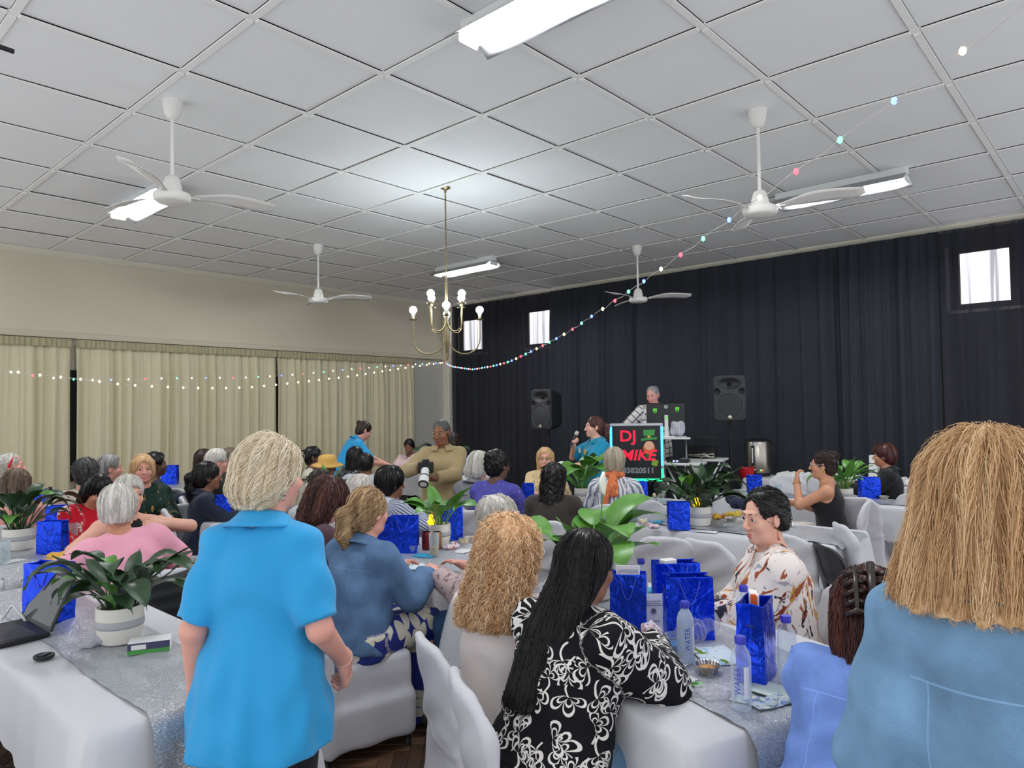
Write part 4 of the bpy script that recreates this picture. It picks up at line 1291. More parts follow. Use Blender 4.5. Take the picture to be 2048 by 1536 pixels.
# ---------------------------------------------------------------- chairs
M_cover = mat('white_stretch_chair_cover', (202, 201, 206), .7, var=.03, vscale=5, bump=.12, bscale=9)
M_leg = mat('chair_leg_black', (26, 26, 28), .5)
def cover_sdf(seed=0, wide=1.0):
    S = Sdf()
    def back(P):
        # rounded-top panel, leaning back a little, hollow towards the sitter
        z = P[..., 2]; t = np.clip((z - .42) / .46, -1, 1)
        yc = -.205 - .085 * np.clip(t, 0, 1) - .02 * np.clip(-t, 0, 1) + .9 * P[..., 0] ** 2 * np.clip(t + .3, 0, 1)
        hw = .225 - .012 * np.clip(t, 0, 1)
        qx = np.abs(P[..., 0]) - (hw - .13); qz = np.abs(z - .46) - (.41 - .13)
        d2 = np.sqrt(np.maximum(qx, 0) ** 2 + np.maximum(qz, 0) ** 2) + np.minimum(np.maximum(qx, qz), 0) - .13
        # square lower corners
        q2 = np.maximum(np.abs(P[..., 0]) - hw, np.abs(z - .26) - .2)
        d2 = np.minimum(d2, q2)
        w = np.stack([np.maximum(d2 + .018, 0), np.maximum(np.abs(P[..., 1] - yc) - .004, 0)], -1)
        return np.linalg.norm(w, axis=-1) - .018
    S.p.append((back, np.array([-.25, -.34, .04]), np.array([.25, -.1, .89]), .02, 0, 0))
    S.sec((0, 0.01, 0), np.eye(3), [(.075, .222, .235, 0, .005), (.25, .215, .225, 0, 0), (.42, .212, .215, 0, 0), (.475, .2, .205, 0, 0)], k=.03) if False else S.box((0, .01, .272), (.214, .222, .205), .03, k=.035)
    S.box((0, .01, .17), (.222, .23, .1), .02, k=.06)
    r = np.random.default_rng(seed); a = r.uniform(0, 6, 8)
    def nz(P):
        x, y, z = P[..., 0], P[..., 1], P[..., 2]
        up = np.clip((z - .3) * 4, 0, 1)
        w = .004 * np.sin(z * 46 + 3.2 * np.sin(x * 9 + a[0]) + a[1]) * np.clip(1 - np.abs(z - .56) * 4.5, 0, 1)
        w += .0035 * np.sin(z * 38 - x * 22 + a[2] + 2 * np.sin(y * 8)) * up
        w += .004 * np.sin(x * 34 + a[3] + 1.5 * np.sin(z * 7)) * (1 - up) + .004 * np.sin(y * 30 + a[4]) * (1 - up)
        w += -.007 * np.exp(-((z - .50 - .12 * x * x * 8 + .015 * np.sin(x * 14 + a[5])) / .012) ** 2) * (y < -.15)
        return w
    S.noise = nz
    return S.mesh(.0115)
COVERS = []
for sd in range(3):
    v_, f_ = cover_sdf(sd); v_ = relax(v_, f_, 1, .5)
    me = bpy.data.meshes.new('cover'); me.from_pydata(v_.tolist(), [], f_.tolist()); me.polygons.foreach_set('use_smooth', np.ones(len(me.polygons), bool)); me.materials.append(M_cover); COVERS.append(me)
LEGME = None
NCH = [0]
def chair(x, y, face, label, group='white covered chairs', tilt=None):
    """face = world angle the sitter looks"""
    global LEGME
    root = empty('covered_chair', (x, y, 0), R(face) - math.pi / 2); tag(root, label, 'chair', group)
    o = bpy.data.objects.new('cover', COVERS[NCH[0] % 3]); link(o, root); NCH[0] += 1
    for sx in (-1, 1):
        for sy in (-1, 1):
            if LEGME is None:
                l = MB().tube([(0, 0, 0), (0, 0, .1)], .012, 8).lathe([(.016, 0), (.016, .03), (.012, .035)], n=10).build('leg', M_leg, root, smooth=True, angle=50); LEGME = l.data
            else:
                l = bpy.data.objects.new('leg', LEGME); link(l, root)
            l.location = (sx * .19, .01 + sy * .2 - (.03 if sy < 0 else 0), 0)
    return root

# ---------------------------------------------------------------- tables, cloths and runners
M_cloth = mat('white_table_linen', (204, 204, 208), .75, bump=.06, bscale=14, var=.02, vscale=4)
def glitter():
    m, nt, b = _new('silver_glitter_runner')
    tc = N(nt, 'ShaderNodeTexCoord')
    vo = N(nt, 'ShaderNodeTexVoronoi', in_Scale=420.0); nt.links.new(tc.outputs['Object'], vo.inputs['Vector'])
    cs = N(nt, 'ShaderNodeSeparateColor'); nt.links.new(vo.outputs['Color'], cs.inputs[0])
    gt = N(nt, 'ShaderNodeMath', operation='GREATER_THAN'); gt.inputs[1].default_value = .86; nt.links.new(cs.outputs[0], gt.inputs[0])
    mx = N(nt, 'ShaderNodeMix', data_type='RGBA'); mx.inputs[6].default_value = lin((166, 170, 176)); mx.inputs[7].default_value = lin((235, 236, 238))
    nt.links.new(gt.outputs[0], mx.inputs[0]); nt.links.new(mx.outputs[2], b.inputs['Base Color'])
    mt = N(nt, 'ShaderNodeMath', operation='MULTIPLY_ADD'); mt.inputs[1].default_value = .65; mt.inputs[2].default_value = .12; nt.links.new(gt.outputs[0], mt.inputs[0]); nt.links.new(mt.outputs[0], b.inputs['Metallic'])
    gm = N(nt, 'ShaderNodeNewGeometry')
    sb = N(nt, 'ShaderNodeVectorMath', operation='SUBTRACT'); sb.inputs[1].default_value = (.5, .5, .5); nt.links.new(vo.outputs['Color'], sb.inputs[0])
    ma = N(nt, 'ShaderNodeVectorMath', operation='MULTIPLY_ADD'); ma.inputs[1].default_value = (.75, .75, .75); nt.links.new(sb.outputs[0], ma.inputs[0]); nt.links.new(gm.outputs['Normal'], ma.inputs[2])
    nn = N(nt, 'ShaderNodeVectorMath', operation='NORMALIZE'); nt.links.new(ma.outputs[0], nn.inputs[0]); nt.links.new(nn.outputs[0], b.inputs['Normal'])
    b.inputs['Roughness'].default_value = .32
    return m
M_glit = glitter()
M_ttop = mat('plastic_table_top', (205, 205, 200), .6)
TOPZ = .75
def table(cx, cy, lx, ly, rot, desc, drop=.24, runner=True, seed=0, rw=.36, rdrop=.5, cloth_m=None):
    """lx, ly full size; desc names the table by what is near it"""
    root = empty('banquet_table', (cx, cy, 0), R(rot)); tag(root, 'folding banquet table under white cloth ' + desc, 'table', 'banquet tables')
    MB().box((0, 0, TOPZ - .022), (lx / 2 - .01, ly / 2 - .01, .018)).build('tabletop', M_ttop, root)
    for sx in (-1, 1):
        for sy in (-1, 1):
            MB().tube([(sx * (lx / 2 - .15), sy * (ly / 2 - .1), 0), (sx * (lx / 2 - .2), sy * (ly / 2 - .1), TOPZ - .03)], .014, 8).build('leg', M_leg, root, smooth=True)
    rng = np.random.default_rng(seed + 40)
    # cloth: rings from the top edge down
    hx, hy, rc = lx / 2, ly / 2, .03
    per = []
    nE = [int(lx / .03), int(ly / .03)]
    for (x0, y0, x1, y1, n) in [(-hx, -hy, hx, -hy, nE[0]), (hx, -hy, hx, hy, nE[1]), (hx, hy, -hx, hy, nE[0]), (-hx, hy, -hx, -hy, nE[1])]:
        for k in range(n): per.append((x0 + (x1 - x0) * k / n, y0 + (y1 - y0) * k / n))
    per = np.array(per); n = len(per)
    cornd = np.min([np.hypot(per[:, 0] - sx * hx, per[:, 1] - sy * hy) for sx in (-1, 1) for sy in (-1, 1)], 0)
    cw = np.exp(-(cornd / .13) ** 2)
    outn = np.zeros((n, 2))
    ex = (np.abs(np.abs(per[:, 0]) - hx) < 1e-6); ey = (np.abs(np.abs(per[:, 1]) - hy) < 1e-6)
    outn[:, 0] = np.where(ex, np.sign(per[:, 0]), 0); outn[:, 1] = np.where(ey, np.sign(per[:, 1]), 0)
    for _ in range(4): outn = (np.roll(outn, 1, 0) + 2 * outn + np.roll(outn, -1, 0)) / 4
    outn /= np.maximum(np.linalg.norm(outn, axis=1), 1e-6)[:, None]
    s = np.arange(n) * .03
    wave = .5 * np.sin(s / .19 * 6.28 + 2 * np.sin(s * 2.1 + seed)) + .5 * np.sin(s / .31 * 6.28 + seed)
    V = [np.column_stack([per * .0, np.full(n, TOPZ)])]
    rows = []
    for ins in (.5, .2, .05): rows.append(np.column_stack([per[:, 0] * (1 - ins), per[:, 1] * (1 - ins), TOPZ + .002 + .0015 * np.sin(s * 17 * (1 + ins))]))
    rows.append(np.column_stack([per, np.full(n, TOPZ)]))
    for f in (.03, .12, .3, .5, .75, 1.0):
        dd = drop * f * (1 + .42 * cw) + .012 * wave * f
        o_ = .008 + .03 * f ** .8 * (.35 + .65 * (wave * .5 + .5)) + .085 * cw * f ** .7
        rows.append(np.column_stack([per + outn * o_[:, None], TOPZ - .004 - dd]))
    Vv = np.concatenate([np.array([[0, 0, TOPZ + .002]])] + rows)
    F = []
    F3 = [(0, 1 + k, 1 + (k + 1) % n) for k in range(n)]
    for r in range(len(rows) - 1):
        for k in range(n):
            a = 1 + r * n; b = a + n; j = (k + 1) % n
            F.append((a + k, b + k, b + j, a + j))
    cl = mesh_obj('tablecloth', Vv.tolist(), F3 + F, cloth_m or M_cloth, None, True, (cx, cy, 0), (0, 0, R(rot)))
    tag(cl, 'white tablecloth on the table ' + desc, 'tablecloth', 'white tablecloths')
    if runner:
        ln = lx + 2 * rdrop; nU = int(ln / .03); nW = 12
        def rf(u, v):
            t = -ln / 2 + ln * u; w = (v - .5) * rw
            wr = .003 * math.sin(t * 21 + w * 30 + seed) * math.sin(w * 18 + seed) + .002 * math.sin(t * 47 + seed)
            a = abs(t) - hx
            if a <= 0: return (t, w + .006 * math.sin(t * 6 + seed), TOPZ + .0085 + wr)
            if a < .04:
                th = a / .04 * 1.45; return (math.copysign(hx + .02 * math.sin(th) + .004, t), w, TOPZ + .0085 - .02 * (1 - math.cos(th)))
            return (math.copysign(hx + .03 + .045 * min(a / .25, 1) ** .8 + .022 * math.sin(w * 34 + seed + a * 3) * min(a / .2, 1), t), w * (1 + .06 * a), TOPZ + .0085 - .02 - (a - .04))
        ro = MB().grid(rf, nU, nW).build('table_runner', M_glit, None, True, (cx, cy, 0), (0, 0, R(rot)))
        tag(ro, 'silver glitter runner along the table ' + desc, 'table runner', 'silver glitter runners')
    return root
def on_table(cx, cy, rot, u, v):
    c, s = math.cos(R(rot)), math.sin(R(rot)); return (cx + u * c - v * s, cy + u * s + v * c)

# ---------------------------------------------------------------- blue foil gift bags
def foil():
    m, nt, b = _new('blue_metallic_foil')
    tc = N(nt, 'ShaderNodeTexCoord')
    no = N(nt, 'ShaderNodeTexNoise', in_Scale=8.0, in_Detail=3.0, in_Distortion=1.4); nt.links.new(tc.outputs['Object'], no.inputs['Vector'])
    vo = N(nt, 'ShaderNodeTexVoronoi', in_Scale=30.0); nt.links.new(tc.outputs['Object'], vo.inputs['Vector'])
    ad = N(nt, 'ShaderNodeMath', operation='MULTIPLY_ADD'); ad.inputs[1].default_value = .10; nt.links.new(vo.outputs['Distance'], ad.inputs[0]); nt.links.new(no.outputs['Fac'], ad.inputs[2])
    bp = N(nt, 'ShaderNodeBump', in_Strength=.6, in_Distance=.03); nt.links.new(ad.outputs[0], bp.inputs['Height']); nt.links.new(bp.outputs[0], b.inputs['Normal'])
    b.inputs['Base Color'].default_value = lin((26, 70, 226)); b.inputs['Metallic'].default_value = .75; b.inputs['Roughness'].default_value = .17
    return m
M_foil = foil()
M_inner = mat('bag_inside_grey', (70, 74, 96), .5)
M_cord = mat('bag_cord_blue', (60, 80, 190), .6)
M_tissue = mat('white_tissue', (232, 232, 230), .7)
BAG = None
def gift_bag(x, y, rz, label, w=.18, h=.24, t=.09, z=TOPZ + .009, stuff=None):
    global BAG
    root = empty('gift_bag', (x, y, z), R(rz)); tag(root, label, 'gift bag', 'blue foil gift bags')
    if BAG is None:
        def face(side):
            # outer shell: unit bag .18 x .09 x .24 with gusset folds and a wavy mouth
            nx, nz = 9, 9
            return nx, nz
        mb = MB()
        ring = [(-.09, -.045), (-.03, -.047), (.03, -.047), (.09, -.045), (.084, 0), (.09, .045), (.03, .047), (-.03, .047), (-.09, .045), (-.084, 0)]
        zs = [0, .002, .03, .09, .15, .2, .236, .24]
        vs = []; n = len(ring)
        for k, zz in enumerate(zs):
            f = zz / .24
            for q, (a, b_) in enumerate(ring):
                sc = .97 if k == 0 else 1.0
                gus = .018 * f if q in (4, 9) else 0
                bx = a * sc - math.copysign(gus, a) if q in (4, 9) else a * sc * (1 + .012 * math.sin(zz * 31 + q))
                by = b_ * sc * (1 - .22 * f * (1 if q not in (4, 9) else 0) * .6) + .003 * math.sin(zz * 40 + q * 2)
                vs.append((bx, by, zz))
        fs = [tuple(range(n))[::-1]]
        for k in range(len(zs) - 1):
            for q in range(n):
                j = (q + 1) % n; fs.append((k * n + q, k * n + j, (k + 1) * n + j, (k + 1) * n + q))
        o = MB().add(vs, fs).build('bag_body', M_foil, root, smooth=True, angle=28)
        md = o.modifiers.new('s', 'SOLIDIFY'); md.thickness = .0016
        hd = []
        for sy in (-1, 1):
            pts = [(-.04 + .08 * t, sy * (.040 + .012 * math.sin(math.pi * t)), .205 - .085 * math.sin(math.pi * t) + .02) for t in np.linspace(0, 1, 11)]
            hd.append(MB().tube(pts, .0022, 5).build('handle', M_cord, root, smooth=True))
        ob = MB().add([(-.08, -.036, .17), (.08, -.036, .17), (.08, .036, .175), (-.08, .036, .175), (-.03, 0, .19), (.04, .01, .187)], [(0, 1, 5, 4), (1, 2, 5), (2, 3, 4, 5), (3, 0, 4)]).build('contents', M_inner, root)
        BAG = [('bag_body', o), ('handle', hd[0]), ('handle', hd[1]), ('contents', ob)]
    else:
        for nm, src in BAG:
            c = src.copy(); link(c, root)
    root.scale = (w / .18, t / .09, h / .24)
    if stuff:
        for s_ in stuff: s_(root)
    return root

# ---------------------------------------------------------------- peace lily plants
def leafmat(name, c1, c2, rough=.35):
    m, nt, b = _new(name)
    tc = N(nt, 'ShaderNodeTexCoord'); no = N(nt, 'ShaderNodeTexNoise', in_Scale=12.0, in_Detail=3.0); nt.links.new(tc.outputs['Object'], no.inputs['Vector'])
    mx = N(nt, 'ShaderNodeMix', data_type='RGBA'); mx.inputs[6].default_value = lin(c1); mx.inputs[7].default_value = lin(c2)
    nt.links.new(no.outputs['Fac'], mx.inputs[0]); nt.links.new(mx.outputs[2], b.inputs['Base Color']); b.inputs['Roughness'].default_value = rough
    return m
M_leafd = leafmat('dark_green_leaf', (22, 46, 26), (46, 76, 40), .45); M_leafl = leafmat('bright_green_leaf', (46, 104, 34), (98, 152, 56), .4)
M_pot = mat('white_ceramic_pot', (226, 222, 212), .45, bump=.05, bscale=200); M_band = mat('grey_ribbon_band', (176, 176, 180), .5); M_soil = mat('potting_soil', (44, 34, 26), .9)
M_spathe = mat('white_spathe', (240, 240, 226), .5); M_spadix = mat('cream_spadix', (214, 204, 140), .6)
LEAFME = {}
def leaf_mesh(kind, m):
    if (kind, m.name) in LEAFME: return LEAFME[(kind, m.name)]
    rr = random.Random(kind)
    L = .16 + .02 * kind; W = .032 + .005 * (kind % 3); droop = (.5, .9, 1.35, .25)[kind % 4]; stem = .1 + .04 * (kind % 3)
    mb = MB()
    # petiole then blade, in the x-z plane, starting upwards
    path = []; p = V3(0, 0, 0); a = R(78); n1 = 5
    for k in range(n1): path.append(p.copy()); p = p + V3(math.cos(a), 0, math.sin(a)) * stem / n1; a -= R(4)
    mb.tube([tuple(q) for q in path + [p]], [.0032] * n1 + [.002], 4, cap=False)
    c = []; n2 = 9
    for k in range(n2 + 1):
        c.append((p.copy(), a)); p = p + V3(math.cos(a), 0, math.sin(a)) * L / n2; a -= droop * 1.5 / n2
    vs = []; fs = []
    for k, (q, aa) in enumerate(c):
        t = k / n2; w = W * (math.sin(math.pi * min(t * 1.08 + .03, 1)) ** .8) * (1.12 - .35 * t) if t < 1 else .0008
        nrm_ = V3(-math.sin(aa), 0, math.cos(aa)); wob = .004 * math.sin(t * 9 + kind)
        for sx in (-1, -.5, 0, .5, 1): vs.append(q + V3(0, sx * w, 0) + nrm_ * (.3 * w * abs(sx) + wob * sx))
    for k in range(n2):
        for j in range(4): fs.append((k * 5 + j, k * 5 + j + 1, k * 5 + 6 + j, k * 5 + 5 + j))
    mb.add(vs, fs)
    o = mb.build('leaf', m, None, smooth=True); me = o.data; bpy.data.objects.remove(o)
    LEAFME[(kind, m.name)] = me; return me
def plant(x, y, label, n=30, sc=1.0, dark=True, pot=(.085, .13), z=TOPZ + .009, flower=None, seed=0, spread=1.0, upright=0.0, wide=1.0):
    root = empty('potted_plant', (x, y, z)); tag(root, label, 'plant', 'peace lilies in white pots')
    r, h = pot
    MB().lathe([(r * .72, 0), (r * .84, .006), (r * .97, h * .35), (r, h * .6), (r, h), (r - .006, h), (r - .007, h - .02)], n=28).build('pot', M_pot, root, smooth=True, angle=40)
    MB().lathe([(r * .985 + .001, h * .45), (r + .002, h * .5), (r + .002, h * .62), (r + .001, h * .66)], n=28).build('ribbon', M_band, root, smooth=True)
    MB().lathe([(1e-5, h - .015), (r - .008, h - .018)], n=20).build('soil', M_soil, root)
    rr = random.Random(seed)
    for k in range(n):
        m = M_leafd if (dark and rr.random() < .85) else M_leafl
        kind = rr.choice((0, 1, 1, 2, 2, 3)) if not upright else rr.choice((0, 3, 3, 1))
        o = bpy.data.objects.new('leaf', leaf_mesh(kind, m)); link(o, root)
        a = k * 2.4 + rr.uniform(-.3, .3); q = rr.uniform(.1, .6) * r
        o.location = (q * math.cos(a), q * math.sin(a), h - .02)
        s_ = sc * rr.uniform(.75, 1.2); o.scale = (s_, s_ * wide, s_)
        o.rotation_euler = (rr.uniform(-.3, .3), R(rr.uniform(-8, 32) * spread), a)
    if flower:
        for (a, L_) in flower:
            tip = V3(.05 * math.cos(a), .05 * math.sin(a), h + L_)
            MB().tube([(0, 0, h - .02), tuple(tip * V3(.4, .4, .55)), tuple(tip)], .003, 6).build('flower_stem', M_leafl, root, smooth=True)
            def sp(u, v):
                w = .036 * math.sin(math.pi * min(v * .95 + .04, 1)) ** .8; s = (u - .5) * 2
                return tuple(tip + V3(math.cos(a + 1.57) * s * w + math.cos(a) * (.012 - .012 * s * s), math.sin(a + 1.57) * s * w + math.sin(a) * (.012 - .012 * s * s), -.01 + .115 * v))
            o = MB().grid(sp, 7, 10).build('spathe', M_spathe, root, smooth=True)
            md = o.modifiers.new('s', 'SOLIDIFY'); md.thickness = .0015
            MB().tube([tuple(tip + V3(0, 0, .005)), tuple(tip + V3(-.008 * math.cos(a), -.008 * math.sin(a), .06))], .005, 6).build('spadix', M_spadix, root, smooth=True)
    return root

# ---------------------------------------------------------------- bottles and tableware
M_pet = clearmat('clear_water_bottle', (240, 245, 250), .88, .08); M_petf = clearmat('frosted_full_bottle', (214, 226, 240), .45, .25)
M_cap = mat('blue_bottle_cap', (58, 62, 190), .45); M_lbl = mat('bottle_label_white', (225, 226, 236), .5); M_ink = mat('bottle_print_blue', (50, 70, 180), .5)
M_foilcup = mat('aluminium_foil_cup', (196, 192, 186), .3, metal=.9); M_food = splash('chopped_snack', (196, 150, 96), [((120, 60, 30), .55), ((214, 120, 60), .6), ((236, 220, 180), .62)], 60, 1.2, vec='obj')
M_glass = clearmat('clear_drinking_glass', (238, 244, 246), .85, .04)
M_paper = mat('white_paper', (232, 232, 232), .7); M_napkin = mat('turquoise_paper_napkin', (50, 158, 200), .8); M_cell = clearmat('cellophane', (244, 243, 246), .9, .1)
def bottle(x, y, rz, label, h=.225, r=.031, full=False, print_=True, z=TOPZ + .009):
    root = empty('water_bottle', (x, y, z), R(rz)); tag(root, label, 'bottle', 'clear water bottles with blue caps')
    prof = [(.5 * r, 0), (.9 * r, .004), (r, .018), (.97 * r, .03), (r, .04), (r, h * .66), (.97 * r, h * .72), (.8 * r, h * .8), (.5 * r, h * .865), (.42 * r, h * .89), (.42 * r, h * .93)]
    MB().lathe(prof, n=24, flute=0).build('bottle_body', M_petf if full else M_pet, root, smooth=True, angle=50)
    MB().lathe([(.52 * r, h * .9), (.54 * r, h * .905), (.54 * r, h * .985), (.5 * r, h), (1e-5, h)], n=24, flute=24, famp=.02).build('cap', M_cap, root, smooth=True, angle=40)
    def patch(a0, a1, z0, z1, name, m):
        MB().grid(lambda u, v: ((r + .0006) * math.sin(a0 + (a1 - a0) * u), -(r + .0006) * math.cos(a0 + (a1 - a0) * u), z0 + (z1 - z0) * v), 9, 2).build(name, m, root, smooth=True)
    patch(.25, .85, h * .2, h * .62, 'bottle_label', M_lbl)
    if print_:
        me = text_mesh('WATER', .026)
        for v in me.vertices:
            a = -.35 + (-v.co.y) / r; zz = h * .42 + v.co.x * .95
            v.co = ((r + .0009) * math.sin(a), -(r + .0009) * math.cos(a), zz)
        mesh_child('printed_word', me, M_ink, root)
    return root
def foil_cup(x, y, label, filled=True, z=TOPZ + .009):
    root = empty('foil_cup', (x, y, z)); tag(root, label, 'foil cup', 'foil snack cups')
    MB().lathe([(.03, 0), (.031, .003), (.043, .03), (.047, .032), (.044, .028), (.03, .005)], n=48, flute=24, famp=.03).build('cup', M_foilcup, root, smooth=False)
    if filled:
        MB().lathe([(.036, .014), (.03, .02), (.014, .026), (1e-5, .027)], n=14, flute=5, famp=.12).build('snack', M_food, root, smooth=True)
    return root
def glass(x, y, label, r=.034, h=.12, fill=None, fm=None, z=TOPZ + .009):
    root = empty('drinking_glass', (x, y, z)); tag(root, label, 'glass', 'drinking glasses')
    MB().lathe([(r * .85, 0), (r * .9, .004), (r, h), (r - .002, h), (r * .86, .01), (1e-5, .01)], n=24).build('tumbler', M_glass, root, smooth=True, angle=40)
    if fill: MB().lathe([(r * .85, .011), (r * .97 - .002 - (1 - fill) * .003, h * fill), (1e-5, h * fill)], n=20).build('drink', fm, root, smooth=True, angle=40)
    return root
def paper(name, x, y, rz, w, l, label, m, cat='paper', z=TOPZ + .010, th=.0012, curl=0.0, group=None):
    mb = MB().grid(lambda u, v: ((u - .5) * w, (v - .5) * l, curl * ((u - .5) ** 2 * 4) + curl * .5 * v * v), 7, 7)
    o = mb.build(name, m, None, True, (x, y, z), (0, 0, R(rz))); md = o.modifiers.new('s', 'SOLIDIFY'); md.thickness = th; md.offset = 1
    return tag(o, label, cat, group)
def cone_snack(x, y, rz, label, z=TOPZ + .009):
    root = empty('popcorn_cone', (x, y, z + .026), R(rz)); tag(root, label, 'snack', 'cellophane popcorn cones')
    Mx = Matrix.Rotation(-math.pi / 2 - .14, 3, 'Y')
    MB().lathe([(.002, -.12), (.026, .0), (.03, .02)], n=16, M=Mx).build('cone_wrap', M_cell, root, smooth=True)
    rr = random.Random(int(x * 100)); S = Sdf()
    for k in range(16): S.ell(tuple(np.array(Mx) @ V3(rr.uniform(-.015, .015), rr.uniform(-.015, .015), rr.uniform(-.05, .028))), (.011, .011, .011), k=.004)
    v_, f_ = S.mesh(.006); mesh_obj('popcorn', v_, f_, mat('popcorn_cream', (236, 222, 176), .8), root)
    return root
# ---------------------------------------------------------------- stage end of the hall
M_spk = mat('loudspeaker_black_plastic', (38, 39, 42), .6, bump=.1, bscale=300); M_grill = mat('loudspeaker_grille', (48, 49, 52), .55, bump=.5, bscale=500); M_dark = mat('deep_black', (10, 10, 11), .8)
M_badge = mat('silver_badge', (190, 186, 170), .3, metal=.5); M_steel = mat('brushed_steel', (176, 170, 160), .28, metal=.95, bump=.05, bscale=80); M_greymet = mat('grey_metal_tube', (128, 128, 130), .4, metal=.7)
M_whitepl = mat('white_plastic', (226, 226, 224), .5)
SPKBODY = None
def speaker(x, y, z, face, label, label2):
    global SPKBODY
    st = empty('speaker_stand', (x, y, 0), R(face)); tag(st, label2, 'speaker stand', 'tripod speaker stands')
    MB().tube([(0, 0, .25), (0, 0, z - .3)], .0175, 10).tube([(0, 0, .7), (0, 0, 1.1)], .022, 10).build('pole', M_blackmet, st, smooth=True, angle=50)
    MB().lathe([(.035, .82), (.035, .9)], n=12).build('collar', M_blackmet, st, smooth=True, angle=50)
    for k in range(3):
        a = k * 2.094 + .5
        MB().tube([(0, 0, .82), (.52 * math.cos(a), .52 * math.sin(a), .01)], .012, 8).build('leg', M_blackmet, st, smooth=True)
        MB().tube([(0, 0, .32), (.25 * math.cos(a), .25 * math.sin(a), .42)], .008, 6).build('brace', M_blackmet, st, smooth=True)
    root = empty('loudspeaker', (x, y, z), R(face)); tag(root, label, 'loudspeaker', 'loudspeakers on stands')
    # front looks along local -y
    S = Sdf()
    def cab(P):
        xx, yy, zz = P[..., 0], P[..., 1], P[..., 2]
        t = np.clip((yy + .16) / .34, 0, 1)
        hw = .205 - .085 * t ** 1.3; hh = .30 - .05 * t ** 2
        qx = np.abs(xx) - (hw - .06); qz = np.abs(zz) - (hh - .06)
        d2 = np.sqrt(np.maximum(qx, 0) ** 2 + np.maximum(qz, 0) ** 2) + np.minimum(np.maximum(qx, qz), 0) - .06
        return np.maximum(d2, np.abs(yy - .01) - .17)
    S.p.append((cab, np.array([-.21, -.17, -.31]), np.array([.21, .19, .31]), .01, 0, 0))
    S.ell((0, -.19, .185), (.15, .085, .075), k=.02, op=1)
    for sx in (-1, 1): S.ell((sx * .155, -.17, .085), (.038, .06, .042), k=.008, op=1)
    S.ell((0, -.205, -.1), (.178, .045, .178), k=.01, op=1)
    v_, f_ = S.mesh(.012); mesh_obj('cabinet', v_, f_, M_spk, root)
    MB().lathe([(1e-5, -.022), (.09, -.018), (.172, 0), (.172, -.006)], (0, -.158, -.1), 32, Matrix.Rotation(-math.pi / 2, 3, 'X')).build('grille', M_grill, root, smooth=True, angle=40)
    MB().tube([(.176 * math.cos(t), -.164, -.1 + .176 * math.sin(t)) for t in np.linspace(0, 2 * math.pi, 37)], .006, 6, cap=False).build('grille_ring', mat('speaker_ring_grey', (70, 72, 76), .45), root, smooth=True)
    MB().lathe([(1e-5, .03), (.03, .0), (.05, -.02)], (0, -.115, .185), 20, Matrix.Rotation(math.pi / 2, 3, 'X')).build('horn', M_dark, root, smooth=True)
    MB().lathe([(1e-5, .004), (.026, .003), (.027, 0)], (0, -.178, -.25), 20, Matrix.Rotation(math.pi / 2, 3, 'X')).build('badge', M_badge, root, smooth=True)
speaker(*(-4.149, 8.920, 1.776)[:2], 1.80, 114.9 - 90, 'black loudspeaker right of the DJ with a silver badge', 'black tripod stand under the loudspeaker right of the DJ')
speaker(*(-6.706, 8.236, 1.672)[:2], 1.68, 129.1 - 90 - 42, 'black loudspeaker left of the DJ turned side-on', 'black tripod stand under the loudspeaker left of the DJ')

# low platform under the booth
PX, PY = (-4.860, 8.445, 1.116)[:2]
o = MB().box((0, 0, .09), (1.0, .55, .09), bev=.01).build('stage_platform', mat('platform_black_carpet', (22, 22, 24), .9), None, False, (PX, PY, 0), (0, 0, R(119.8 - 90))); tag(o, 'low black carpeted platform behind the DJ sign', 'platform')

# DJ sign
M_sign = mat('sign_black_board', (24, 25, 28), .4); M_alu = mat('silver_sign_frame', (196, 198, 204), .35, metal=.6)
M_ledb = mat('led_strip_blue', (40, 120, 255), .3, emit=(50, 150, 255), estr=3.2); M_ledg = mat('led_strip_green', (30, 240, 140), .3, emit=(30, 235, 130), estr=2.0)
M_redl = mat('red_lettering', (230, 24, 62), .5, emit=(230, 20, 60), estr=.45); M_greyl = mat('grey_lettering', (150, 152, 156), .5); M_shadow = mat('letter_outline_dark_green', (20, 52, 38), .6)
M_hat = mat('hat_green', (62, 150, 74), .6); M_hatd = mat('hat_dark_green', (30, 96, 50), .6); M_gold = mat('gold_trim', (206, 172, 66), .5); M_beard = mat('ginger_beard', (208, 120, 54), .7); M_skinc = mat('cartoon_face_pink', (238, 178, 150), .6); M_clov = mat('clover_green', (128, 170, 50), .6)
